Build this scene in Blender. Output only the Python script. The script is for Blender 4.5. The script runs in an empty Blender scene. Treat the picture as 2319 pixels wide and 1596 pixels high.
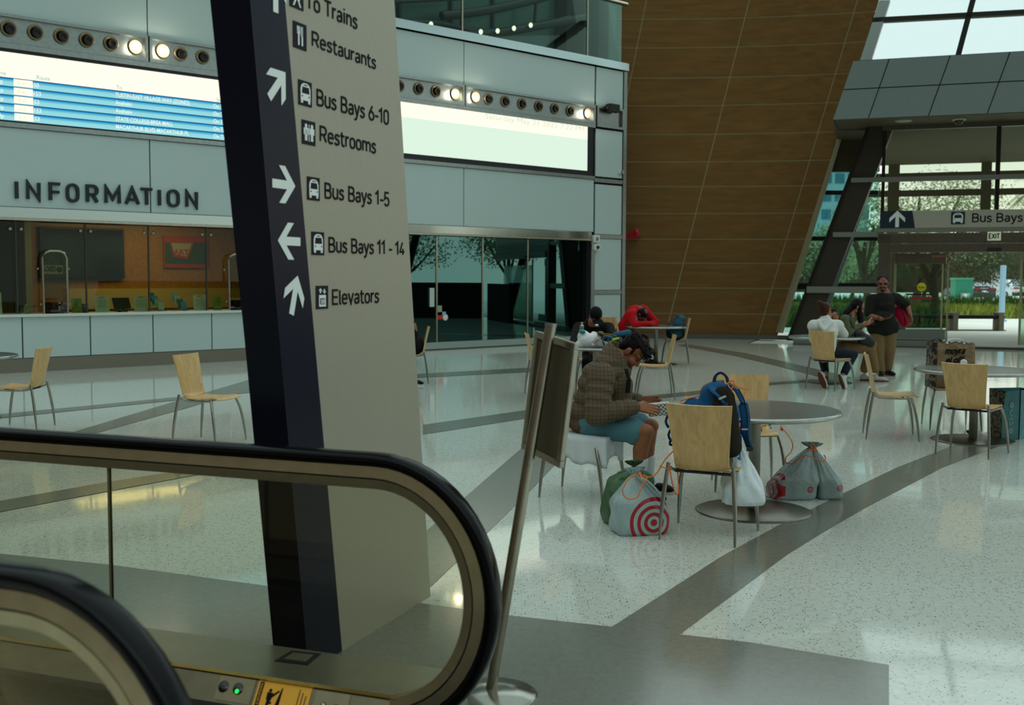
import bpy, bmesh, math, random
from mathutils import Vector, Matrix, Euler, noise
random.seed(7)
SC = bpy.context.scene
COL = SC.collection
V = Vector
# ------------------------------------------------------------------ camera
W, H, F = 2319.0, 1596.0, 2500.0
CAMZ = 1.69
TILT = math.atan(173.0 / F)
ROLL = 0.0044
CPOS = V((0, 0, CAMZ))
_f = V((0, math.cos(TILT), -math.sin(TILT)))
_r0 = V((1, 0, 0)); _u0 = V((0, math.sin(TILT), math.cos(TILT)))
CR = _r0 * math.cos(ROLL) + _u0 * math.sin(ROLL)
CU = -_r0 * math.sin(ROLL) + _u0 * math.cos(ROLL)
CF = _f
cam_data = bpy.data.cameras.new('camera')
cam = bpy.data.objects.new('camera', cam_data); COL.objects.link(cam)
cam.matrix_world = Matrix(((CR.x, CU.x, -CF.x, CPOS.x), (CR.y, CU.y, -CF.y, CPOS.y), (CR.z, CU.z, -CF.z, CPOS.z), (0, 0, 0, 1)))
cam_data.sensor_width = 36.0
cam_data.lens = 36.0 * F / W
cam_data.clip_end = 2000
cam_data.dof.use_dof = True
cam_data.dof.focus_distance = 8.3
cam_data.dof.aperture_fstop = 3.2
SC.camera = cam
SC.view_settings.view_transform = 'Standard'
SC.view_settings.look = 'None'
SC.view_settings.exposure = 0.0
SC.view_settings.gamma = 1.0
SC.view_settings.use_curve_mapping = False

def ray(px, py):
    return CF + CR * ((px - W / 2) / F) + CU * ((H / 2 - py) / F)
def at_z(px, py, z=0.0):
    d = ray(px, py); return CPOS + d * ((z - CAMZ) / d.z)
def at_y(px, py, y):
    d = ray(px, py); return CPOS + d * (y / d.y)
def on_plane(px, py, p0, n):
    d = ray(px, py); return CPOS + d * ((p0 - CPOS).dot(n) / d.dot(n))

def lin(c):
    def f(v):
        v = v / 255.0
        return v / 12.92 if v <= 0.04045 else ((v + 0.055) / 1.055) ** 2.4
    return (f(c[0]), f(c[1]), f(c[2]), 1.0)

# ------------------------------------------------------------------ world: bright glazed side to the right / ahead, dim hall behind, translucent roof
wd = bpy.data.worlds.new('world'); SC.world = wd; wd.use_nodes = True
nt = wd.node_tree; nt.nodes.clear()
def N(t, x=None, **kw):
    n = nt.nodes.new(t)
    for k, v in kw.items(): setattr(n, k, v)
    return n
tc = N('ShaderNodeTexCoord')
dot = N('ShaderNodeVectorMath', operation='DOT_PRODUCT'); e = V((0.80, 0.60, 0.0)).normalized(); dot.inputs[1].default_value = e
nt.links.new(tc.outputs['Generated'], dot.inputs[0])
mr = N('ShaderNodeMapRange'); mr.inputs[1].default_value = -1; mr.inputs[2].default_value = 1
nt.links.new(dot.outputs['Value'], mr.inputs[0])
rp = N('ShaderNodeValToRGB')
cr = rp.color_ramp
cr.elements[0].position = 0.0; cr.elements[0].color = (0.10, 0.075, 0.05, 1)
cr.elements[1].position = 1.0; cr.elements[1].color = (1.6, 1.5, 1.2, 1)
for p, c in ((0.35, (0.12, 0.115, 0.095, 1)), (0.55, (0.25, 0.31, 0.29, 1)), (0.75, (0.62, 0.80, 0.78, 1)), (0.9, (1.1, 1.15, 1.0, 1))):
    el = cr.elements.new(p); el.color = c
nt.links.new(mr.outputs[0], rp.inputs[0])
sep = N('ShaderNodeSeparateXYZ'); nt.links.new(tc.outputs['Generated'], sep.inputs[0])
rz = N('ShaderNodeValToRGB'); rz.color_ramp.elements[0].position = 0.28; rz.color_ramp.elements[0].color = (0, 0, 0, 1)
rz.color_ramp.elements[1].position = 0.75; rz.color_ramp.elements[1].color = (1, 1, 1, 1)
nt.links.new(sep.outputs['Z'], rz.inputs[0])
mx = N('ShaderNodeMix', data_type='RGBA'); mx.inputs[7].default_value = (1.75, 2.15, 2.10, 1)
nt.links.new(rz.outputs[0], mx.inputs[0]); nt.links.new(rp.outputs[0], mx.inputs[6])
bg = N('ShaderNodeBackground'); bg.inputs[1].default_value = 1.0
out = N('ShaderNodeOutputWorld')
# pale hazy sky above the horizon on the glazed side
pz = N('ShaderNodeMapRange'); pz.inputs[1].default_value = 0.05; pz.inputs[2].default_value = 0.17; nt.links.new(sep.outputs['Z'], pz.inputs[0])
pd = N('ShaderNodeMapRange'); pd.inputs[1].default_value = 0.1; pd.inputs[2].default_value = 0.6; nt.links.new(dot.outputs['Value'], pd.inputs[0])
pm = N('ShaderNodeMath', operation='MULTIPLY'); nt.links.new(pz.outputs[0], pm.inputs[0]); nt.links.new(pd.outputs[0], pm.inputs[1])
mp_ = N('ShaderNodeMix', data_type='RGBA'); mp_.inputs[7].default_value = (0.70, 0.90, 0.88, 1)
nt.links.new(pm.outputs[0], mp_.inputs[0]); nt.links.new(rp.outputs[0], mp_.inputs[6]); nt.links.new(mp_.outputs[2], mx.inputs[6])
nt.links.new(mx.outputs[2], bg.inputs[0]); nt.links.new(bg.outputs[0], out.inputs[0])

# ------------------------------------------------------------------ materials
MATS = {}
def mat(name, col, rough=0.5, metal=0.0, spec=0.5, var=0.0, vscale=8.0, bump=0.0, bscale=60.0, coat=0.0, emit=None, estr=1.0, trans=0.0):
    if name in MATS: return MATS[name]
    if rough >= 0.55 and metal == 0: spec = min(spec, 0.15)
    m = bpy.data.materials.new(name); m.use_nodes = True
    t = m.node_tree; b = t.nodes['Principled BSDF']
    c = lin(col)
    b.inputs['Base Color'].default_value = c
    b.inputs['Roughness'].default_value = rough
    b.inputs['Metallic'].default_value = metal
    b.inputs['Specular IOR Level'].default_value = spec
    b.inputs['Coat Weight'].default_value = coat
    b.inputs['Transmission Weight'].default_value = trans
    tcn = t.nodes.new('ShaderNodeTexCoord')
    if var > 0:
        nz = t.nodes.new('ShaderNodeTexNoise'); nz.inputs['Scale'].default_value = vscale; nz.inputs['Detail'].default_value = 5
        t.links.new(tcn.outputs['Object'], nz.inputs['Vector'])
        r = t.nodes.new('ShaderNodeValToRGB')
        r.color_ramp.elements[0].position = 0.3; r.color_ramp.elements[1].position = 0.7
        r.color_ramp.elements[0].color = tuple(x * (1 - var) for x in c[:3]) + (1,)
        r.color_ramp.elements[1].color = tuple(min(1, x * (1 + var)) for x in c[:3]) + (1,)
        t.links.new(nz.outputs['Fac'], r.inputs[0]); t.links.new(r.outputs[0], b.inputs['Base Color'])
    if bump > 0:
        nb = t.nodes.new('ShaderNodeTexNoise'); nb.inputs['Scale'].default_value = bscale; nb.inputs['Detail'].default_value = 4
        t.links.new(tcn.outputs['Object'], nb.inputs['Vector'])
        bp = t.nodes.new('ShaderNodeBump'); bp.inputs['Strength'].default_value = bump; bp.inputs['Distance'].default_value = 0.02
        t.links.new(nb.outputs['Fac'], bp.inputs['Height']); t.links.new(bp.outputs[0], b.inputs['Normal'])
    if emit is not None:
        b.inputs['Emission Color'].default_value = lin(emit); b.inputs['Emission Strength'].default_value = estr
    MATS[name] = m
    return m
def nodes_of(m):
    t = m.node_tree; return t, t.nodes['Principled BSDF']

def glass_mat(name, tint, refl=0.08, rough=0.0, gtint=(255, 255, 255), fk=0.7):
    m = bpy.data.materials.new(name); m.use_nodes = True; t = m.node_tree; t.nodes.clear()
    tr = t.nodes.new('ShaderNodeBsdfTransparent'); tr.inputs[0].default_value = lin(tint)
    gl = t.nodes.new('ShaderNodeBsdfGlossy'); gl.inputs['Roughness'].default_value = rough; gl.inputs['Color'].default_value = lin(gtint)
    lw = t.nodes.new('ShaderNodeLayerWeight'); lw.inputs[0].default_value = 0.25
    ma = t.nodes.new('ShaderNodeMath'); ma.operation = 'MULTIPLY_ADD'; ma.inputs[1].default_value = fk; ma.inputs[2].default_value = refl; ma.use_clamp = True
    t.links.new(lw.outputs['Fresnel'], ma.inputs[0])
    mxs = t.nodes.new('ShaderNodeMixShader'); o = t.nodes.new('ShaderNodeOutputMaterial')
    t.links.new(ma.outputs[0], mxs.inputs[0]); t.links.new(tr.outputs[0], mxs.inputs[1]); t.links.new(gl.outputs[0], mxs.inputs[2])
    t.links.new(mxs.outputs[0], o.inputs[0]); MATS[name] = m
    return m
def emit_mat(name, col, s):
    m = bpy.data.materials.new(name); m.use_nodes = True; t = m.node_tree; t.nodes.clear()
    em = t.nodes.new('ShaderNodeEmission'); em.inputs[0].default_value = lin(col); em.inputs[1].default_value = s
    o = t.nodes.new('ShaderNodeOutputMaterial'); t.links.new(em.outputs[0], o.inputs[0]); MATS[name] = m
    return m

def terrazzo(name, base, chipc, dens, scale, rough=0.12, chip_lo=0.22):
    m = mat(name, base, rough=rough, spec=0.95); t, b = nodes_of(m)
    tcn = t.nodes.new('ShaderNodeTexCoord')
    vo = t.nodes.new('ShaderNodeTexVoronoi'); vo.inputs['Scale'].default_value = scale
    mp = t.nodes.new('ShaderNodeMapping'); mp.inputs['Scale'].default_value = (1, 1.3, 1)
    t.links.new(tcn.outputs['Object'], mp.inputs[0]); t.links.new(mp.outputs[0], vo.inputs['Vector'])
    lt = t.nodes.new('ShaderNodeMath'); lt.operation = 'LESS_THAN'; lt.inputs[1].default_value = chip_lo
    t.links.new(vo.outputs['Distance'], lt.inputs[0])
    sp = t.nodes.new('ShaderNodeSeparateColor'); t.links.new(vo.outputs['Color'], sp.inputs[0])
    lt2 = t.nodes.new('ShaderNodeMath'); lt2.operation = 'LESS_THAN'; lt2.inputs[1].default_value = dens
    t.links.new(sp.outputs[0], lt2.inputs[0])
    mu = t.nodes.new('ShaderNodeMath'); mu.operation = 'MULTIPLY'
    t.links.new(lt.outputs[0], mu.inputs[0]); t.links.new(lt2.outputs[0], mu.inputs[1])
    nz = t.nodes.new('ShaderNodeTexNoise'); nz.inputs['Scale'].default_value = 25; nz.inputs['Detail'].default_value = 6
    t.links.new(tcn.outputs['Object'], nz.inputs['Vector'])
    r = t.nodes.new('ShaderNodeValToRGB'); c = lin(base)
    r.color_ramp.elements[0].position = 0.3; r.color_ramp.elements[1].position = 0.7
    r.color_ramp.elements[0].color = tuple(x * 0.90 for x in c[:3]) + (1,); r.color_ramp.elements[1].color = tuple(min(1, x * 1.08) for x in c[:3]) + (1,)
    t.links.new(nz.outputs['Fac'], r.inputs[0])
    mi = t.nodes.new('ShaderNodeMix'); mi.data_type = 'RGBA'; mi.inputs[7].default_value = lin(chipc)
    t.links.new(mu.outputs[0], mi.inputs[0]); t.links.new(r.outputs[0], mi.inputs[6]); t.links.new(mi.outputs[2], b.inputs['Base Color'])
    # faint unevenness of the polish
    nb = t.nodes.new('ShaderNodeTexNoise'); nb.inputs['Scale'].default_value = 1.3
    t.links.new(tcn.outputs['Object'], nb.inputs['Vector'])
    bp = t.nodes.new('ShaderNodeBump'); bp.inputs['Strength'].default_value = 0.03; bp.inputs['Distance'].default_value = 0.05
    t.links.new(nb.outputs['Fac'], bp.inputs['Height']); t.links.new(bp.outputs[0], b.inputs['Normal'])
    return m

def wood(name, c1, c2, rough=0.4, axis='Z', scale=3.0, stretch=18.0, dist=2.0, spec=0.4):
    """grain runs along `axis` of the object"""
    m = mat(name, c1, rough=rough, spec=spec); t, b = nodes_of(m)
    tcn = t.nodes.new('ShaderNodeTexCoord'); mp = t.nodes.new('ShaderNodeMapping')
    s = [scale * stretch] * 3; s['XYZ'.index(axis)] = scale
    mp.inputs['Scale'].default_value = s
    t.links.new(tcn.outputs['Object'], mp.inputs[0])
    nz = t.nodes.new('ShaderNodeTexNoise'); nz.inputs['Scale'].default_value = 1.0; nz.inputs['Detail'].default_value = 6; nz.inputs['Distortion'].default_value = dist
    t.links.new(mp.outputs[0], nz.inputs['Vector'])
    r = t.nodes.new('ShaderNodeValToRGB'); r.color_ramp.elements[0].position = 0.32; r.color_ramp.elements[1].position = 0.68
    r.color_ramp.elements[0].color = lin(c2); r.color_ramp.elements[1].color = lin(c1)
    t.links.new(nz.outputs['Fac'], r.inputs[0]); t.links.new(r.outputs[0], b.inputs['Base Color'])
    return m

def brushed(name, col, rough=0.3, var=0.1):
    m = mat(name, col, rough=rough, metal=1.0, var=var, vscale=14); return m

M_FLOOR = terrazzo('terrazzo_cream', (203, 206, 196), (36, 28, 22), 0.34, 58.0, rough=0.06, chip_lo=0.27)
M_BAND = terrazzo('terrazzo_grey', (116, 116, 106), (80, 76, 64), 0.5, 120.0, rough=0.16, chip_lo=0.3)
M_PANEL = mat('white_glass_panel', (186, 205, 202), rough=0.28, spec=0.4, var=0.02, vscale=0.4)
M_JOINT = mat('dark_joint', (22, 24, 22), rough=0.8)
M_GREYM = brushed('grey_metal', (150, 156, 152), 0.35)
M_SOFF = mat('polished_soffit', (176, 180, 172), rough=.13, metal=1.0, bump=.06, bscale=3)
M_STEEL = brushed('stainless', (165, 158, 142), 0.26)
M_STEELD = mat('stainless_warm', (172, 158, 126), rough=.34, metal=.85, var=.08, vscale=14)
M_CHROME = brushed('chair_tube', (150, 148, 138), 0.32)
M_BLACK = mat('black', (14, 14, 15), rough=0.5)
M_BLACKG = mat('black_gloss', (10, 10, 12), rough=0.12, spec=0.6)
M_RUBBER = mat('handrail_rubber', (6, 6, 8), rough=0.2, spec=0.16)
M_PLY = wood('birch_plywood', (206, 172, 116), (188, 150, 94), rough=0.35, axis='Z', scale=2.2, stretch=9, dist=1.6)
M_PLYE = mat('plywood_edge', (170, 135, 85), rough=0.5)
M_NAVY = mat('navy_laminate', (9, 12, 28), rough=0.3, spec=0.2)
M_NAVYB = mat('navy_strip', (10, 16, 36), rough=0.3, spec=0.10)
M_BEIGE = mat('beige_enamel', (154, 148, 131), rough=0.38, var=0.02, vscale=30)
M_SIGNW = mat('sign_white', (225, 232, 228), rough=0.5)
M_SIGNK = mat('sign_ink', (18, 16, 20), rough=0.6, spec=.1)
M_WHITE = mat('white_plastic', (222, 226, 222), rough=0.5)

# ------------------------------------------------------------------ mesh helpers
class MB:
    def __init__(s): s.v = []; s.f = []; s.smooth = []
    def add(s, verts, faces, smooth=False):
        o = len(s.v); s.v.extend(V(p) for p in verts)
        for f in faces: s.f.append(tuple(i + o for i in f)); s.smooth.append(smooth)
        return s
    def xform(s, M):
        s.v = [M @ p for p in s.v]; return s
    def merge(s, other, M=None):
        s.add([M @ p if M else p for p in other.v], other.f); s.smooth[-len(other.f):] = other.smooth
        return s
def frame(o, u, v, n):
    return Matrix(((u[0], v[0], n[0], o[0]), (u[1], v[1], n[1], o[1]), (u[2], v[2], n[2], o[2]), (0, 0, 0, 1)))
def T(x, y, z): return Matrix.Translation((x, y, z))
def RZ(a): return Matrix.Rotation(a, 4, 'Z')
def RX(a): return Matrix.Rotation(a, 4, 'X')
def RY(a): return Matrix.Rotation(a, 4, 'Y')
_BF = [(0, 3, 2, 1), (4, 5, 6, 7), (0, 1, 5, 4), (1, 2, 6, 5), (2, 3, 7, 6), (3, 0, 4, 7)]
def box(mb, a, b, M=None, bev=0.0):
    x0, y0, z0 = (min(p, q) for p, q in zip(a, b)); x1, y1, z1 = (max(p, q) for p, q in zip(a, b))
    if bev <= 0:
        vs = [(x0, y0, z0), (x1, y0, z0), (x1, y1, z0), (x0, y1, z0), (x0, y0, z1), (x1, y0, z1), (x1, y1, z1), (x0, y1, z1)]
        mb.add([M @ V(p) if M else p for p in vs], _BF); return mb
    bm = bmesh.new(); r = bmesh.ops.create_cube(bm, size=1.0)
    for v in bm.verts: v.co = V((x0 + (v.co.x + .5) * (x1 - x0), y0 + (v.co.y + .5) * (y1 - y0), z0 + (v.co.z + .5) * (z1 - z0)))
    bmesh.ops.bevel(bm, geom=list(bm.edges), offset=bev, segments=2, affect='EDGES', profile=0.6)
    bm.verts.index_update()
    mb.add([M @ v.co if M else v.co.copy() for v in bm.verts], [[v.index for v in f.verts] for f in bm.faces]); bm.free(); return mb
def prism(mb, poly, c0, c1, M=None):
    """poly in (a,b), extruded along c from c0 to c1; poly counter-clockwise"""
    n = len(poly)
    vs = [(a, b, c0) for a, b in poly] + [(a, b, c1) for a, b in poly]
    fs = [tuple(range(n))[::-1], tuple(range(n, 2 * n))] + [(i, (i + 1) % n, n + (i + 1) % n, n + i) for i in range(n)]
    mb.add([M @ V(p) if M else p for p in vs], fs); return mb
def ring_basis(d, up=None):
    d = d.normalized(); up = up or (V((0, 0, 1)) if abs(d.z) < 0.95 else V((0, 1, 0)))
    a = d.cross(up).normalized(); return a, a.cross(d).normalized()
def tube(mb, pts, r, seg=10, caps=True, flat=1.0, up=None, closed=False):
    pts = [V(p) for p in pts]; n = len(pts); rs = r if isinstance(r, (list, tuple)) else [r] * n
    vs = []
    for i, p in enumerate(pts):
        if closed: d = pts[(i + 1) % n] - pts[i - 1]
        else: d = pts[min(i + 1, n - 1)] - pts[max(i - 1, 0)]
        a, b = ring_basis(d, up)
        for k in range(seg):
            t = 2 * math.pi * k / seg; vs.append(p + a * (rs[i] * math.cos(t)) + b * (rs[i] * flat * math.sin(t)))
    fs = []
    for i in range(n if closed else n - 1):
        j = (i + 1) % n
        for k in range(seg):
            l = (k + 1) % seg; fs.append((i * seg + k, i * seg + l, j * seg + l, j * seg + k))
    mb.add(vs, fs, True)
    if caps and not closed:
        mb.add(vs[:seg], [tuple(range(seg))[::-1]]); mb.add(vs[-seg:], [tuple(range(seg))])
    return mb
def spline(pts, n=8):
    pts = [V(p) for p in pts]; out = []
    P = [pts[0] * 2 - pts[1]] + pts + [pts[-1] * 2 - pts[-2]]
    for i in range(1, len(P) - 2):
        p0, p1, p2, p3 = P[i - 1], P[i], P[i + 1], P[i + 2]
        for k in range(n):
            t = k / n
            out.append(0.5 * ((2 * p1) + (p2 - p0) * t + (2 * p0 - 5 * p1 + 4 * p2 - p3) * t * t + (3 * p1 - p0 - 3 * p2 + p3) * t ** 3))
    out.append(pts[-1]); return out
def lathe(mb, prof, seg=32, M=None, smooth=True):
    vs = []; n = len(prof)
    for r, z in prof:
        for k in range(seg):
            t = 2 * math.pi * k / seg; vs.append(V((r * math.cos(t), r * math.sin(t), z)))
    fs = []
    for i in range(n - 1):
        for k in range(seg):
            l = (k + 1) % seg; fs.append((i * seg + k, i * seg + l, (i + 1) * seg + l, (i + 1) * seg + k))
    if prof[0][0] > 1e-6: fs.append(tuple(range(seg))[::-1])
    if prof[-1][0] > 1e-6: fs.append(tuple((n - 1) * seg + k for k in range(seg)))
    mb.add([M @ p if M else p for p in vs], fs, smooth); return mb
def ell(mb, c, r, M=None, seg=14, rings=9):
    """ellipsoid, centre c, radii r, optional 3x3/4x4 orientation"""
    vs = []; fs = []
    for i in range(rings + 1):
        ph = math.pi * i / rings
        for k in range(seg):
            t = 2 * math.pi * k / seg
            p = V((r[0] * math.sin(ph) * math.cos(t), r[1] * math.sin(ph) * math.sin(t), -r[2] * math.cos(ph)))
            if M is not None: p = M.to_3x3() @ p
            vs.append(V(c) + p)
    for i in range(rings):
        for k in range(seg):
            l = (k + 1) % seg
            fs.append((i * seg + k, i * seg + l, (i + 1) * seg + l, (i + 1) * seg + k))
    mb.add(vs, fs, True); return mb
def caps(mb, p0, p1, r0, r1, seg=14, flat=1.0, side=None):
    """tapered capsule; flat<1 squeezes it across `side`"""
    p0 = V(p0); p1 = V(p1); d = (p1 - p0)
    L = d.length
    if L < 1e-5: return ell(mb, p0, (r0, r0, r0))
    dn = d / L; a, b = ring_basis(dn, side)
    prof = []
    for i in range(4): t = math.pi / 2 * (1 - i / 4); prof.append((-r0 * math.sin(t), r0 * math.cos(t)))
    for i in range(5): prof.append((L * i / 4, r0 + (r1 - r0) * i / 4))
    for i in range(1, 5): t = math.pi / 2 * (i / 4); prof.append((L + r1 * math.sin(t), r1 * math.cos(t)))
    vs = []
    for s, r in prof:
        for k in range(seg):
            t = 2 * math.pi * k / seg; vs.append(p0 + dn * s + a * (max(r, 1e-4) * math.cos(t)) + b * (max(r, 1e-4) * flat * math.sin(t)))
    n = len(prof); fs = [tuple(range(seg))[::-1], tuple((n - 1) * seg + k for k in range(seg))]
    for i in range(n - 1):
        for k in range(seg):
            l = (k + 1) % seg; fs.append((i * seg + k, i * seg + l, (i + 1) * seg + l, (i + 1) * seg + k))
    mb.add(vs, fs, True); return mb
def chain(mb, pts, rs, **k):
    for i in range(len(pts) - 1): caps(mb, pts[i], pts[i + 1], rs[i], rs[i + 1], **k)

# ------------------------------------------------------------------ object helpers
PM = {}          # python-side matrices of the parents
BAKE = []
def root_of(o):
    return PM.get(o.name, Matrix.Identity(4))
def obj(name, mb, m, parent=None, world=True, M=None):
    """link mb as ONE mesh object; with a parent and world=True the vertices are given in world space"""
    me = bpy.data.meshes.new(name)
    vs = mb.v
    base = Matrix.Identity(4)
    if parent is not None:
        base = root_of(parent)
        if world:
            inv = base.inverted(); vs = [inv @ p for p in vs]
    me.from_pydata([tuple(p) for p in vs], [], mb.f)
    me.polygons.foreach_set('use_smooth', mb.smooth)
    me.update()
    o = bpy.data.objects.new(name, me); COL.objects.link(o)
    if m is not None: me.materials.append(m)
    if parent is not None: o.parent = parent
    PM[o.name] = base
    return o
def tag(o, label, cat, group=None, kind=None):
    o['label'] = label; o['category'] = cat
    if group: o['group'] = group
    if kind: o['kind'] = kind
    return o
def thing(name, label, cat, loc=(0, 0, 0), rz=0.0, group=None):
    o = bpy.data.objects.new(name, None); COL.objects.link(o); o.empty_display_size = 0.1
    o.location = loc; o.rotation_euler = (0, 0, rz)
    PM[o.name] = T(*loc) @ RZ(rz)
    return tag(o, label, cat, group)
def struct(name, mb, m, parent=None):
    o = obj(name, mb, m, parent)
    if parent is None: o['kind'] = 'structure'
    return o
def blob(name, mb, m, parent, voxel=0.008, it=6, factor=0.5):
    """fuse overlapping shapes into one continuous surface"""
    o = obj(name, mb, m, parent)
    r = o.modifiers.new('fuse', 'REMESH'); r.mode = 'VOXEL'; r.voxel_size = voxel; r.use_smooth_shade = True
    if it:
        s = o.modifiers.new('soft', 'SMOOTH'); s.iterations = it; s.factor = factor
    BAKE.append(o)
    return o
def bake_all():
    dg = bpy.context.evaluated_depsgraph_get(); dg.update()
    for o in BAKE:
        me = bpy.data.meshes.new_from_object(o.evaluated_get(dg))
        old = o.data; o.modifiers.clear(); me.name = old.name; o.data = me
        for p in me.polygons: p.use_smooth = True
def copy_tree(src, loc, rz, label, group=None, cat=None):
    r = src.copy(); COL.objects.link(r); r.location = loc; r.rotation_euler = (0, 0, rz); r['label'] = label
    if group: r['group'] = group
    PM[r.name] = T(*loc) @ RZ(rz)
    for ch in list(src.children):
        c = ch.copy(); COL.objects.link(c); c.parent = r
        for g in ch.children:
            d = g.copy(); COL.objects.link(d); d.parent = c
    return r
def text_mb(s, fr, width=None, height=None, depth=0.002, weight=0.0, align='LEFT', xs=None, spacing=1.0):
    """lettering laid in frame fr (a right, b up, c out); scaled so the caps are `height` high and the line `width` long"""
    cu = bpy.data.curves.new('lettering', 'FONT'); cu.body = s; cu.size = 1.0; cu.extrude = 0.5; cu.offset = weight; cu.space_character = spacing
    cu.resolution_u = 4
    to = bpy.data.objects.new('lettering_tmp', cu); COL.objects.link(to)
    me = bpy.data.meshes.new_from_object(to)
    mb = MB(); vs = [v.co.copy() for v in me.vertices]
    if vs:
        x0 = min(v.x for v in vs); x1 = max(v.x for v in vs)
        caph = 0.73
        sy = (height / caph) if height else 1.0
        sx = (width / (x1 - x0)) if width else sy * (xs or 1.0)
        off = -x0
        if align == 'CENTER': off = -(x0 + x1) / 2
        mb.add([fr @ V(((v.x + off) * sx, v.y * sy, (v.z + 0.5) * depth)) for v in vs], [tuple(p.vertices) for p in me.polygons])
    bpy.data.objects.remove(to); bpy.data.curves.remove(cu); bpy.data.meshes.remove(me)
    return mb
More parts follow.
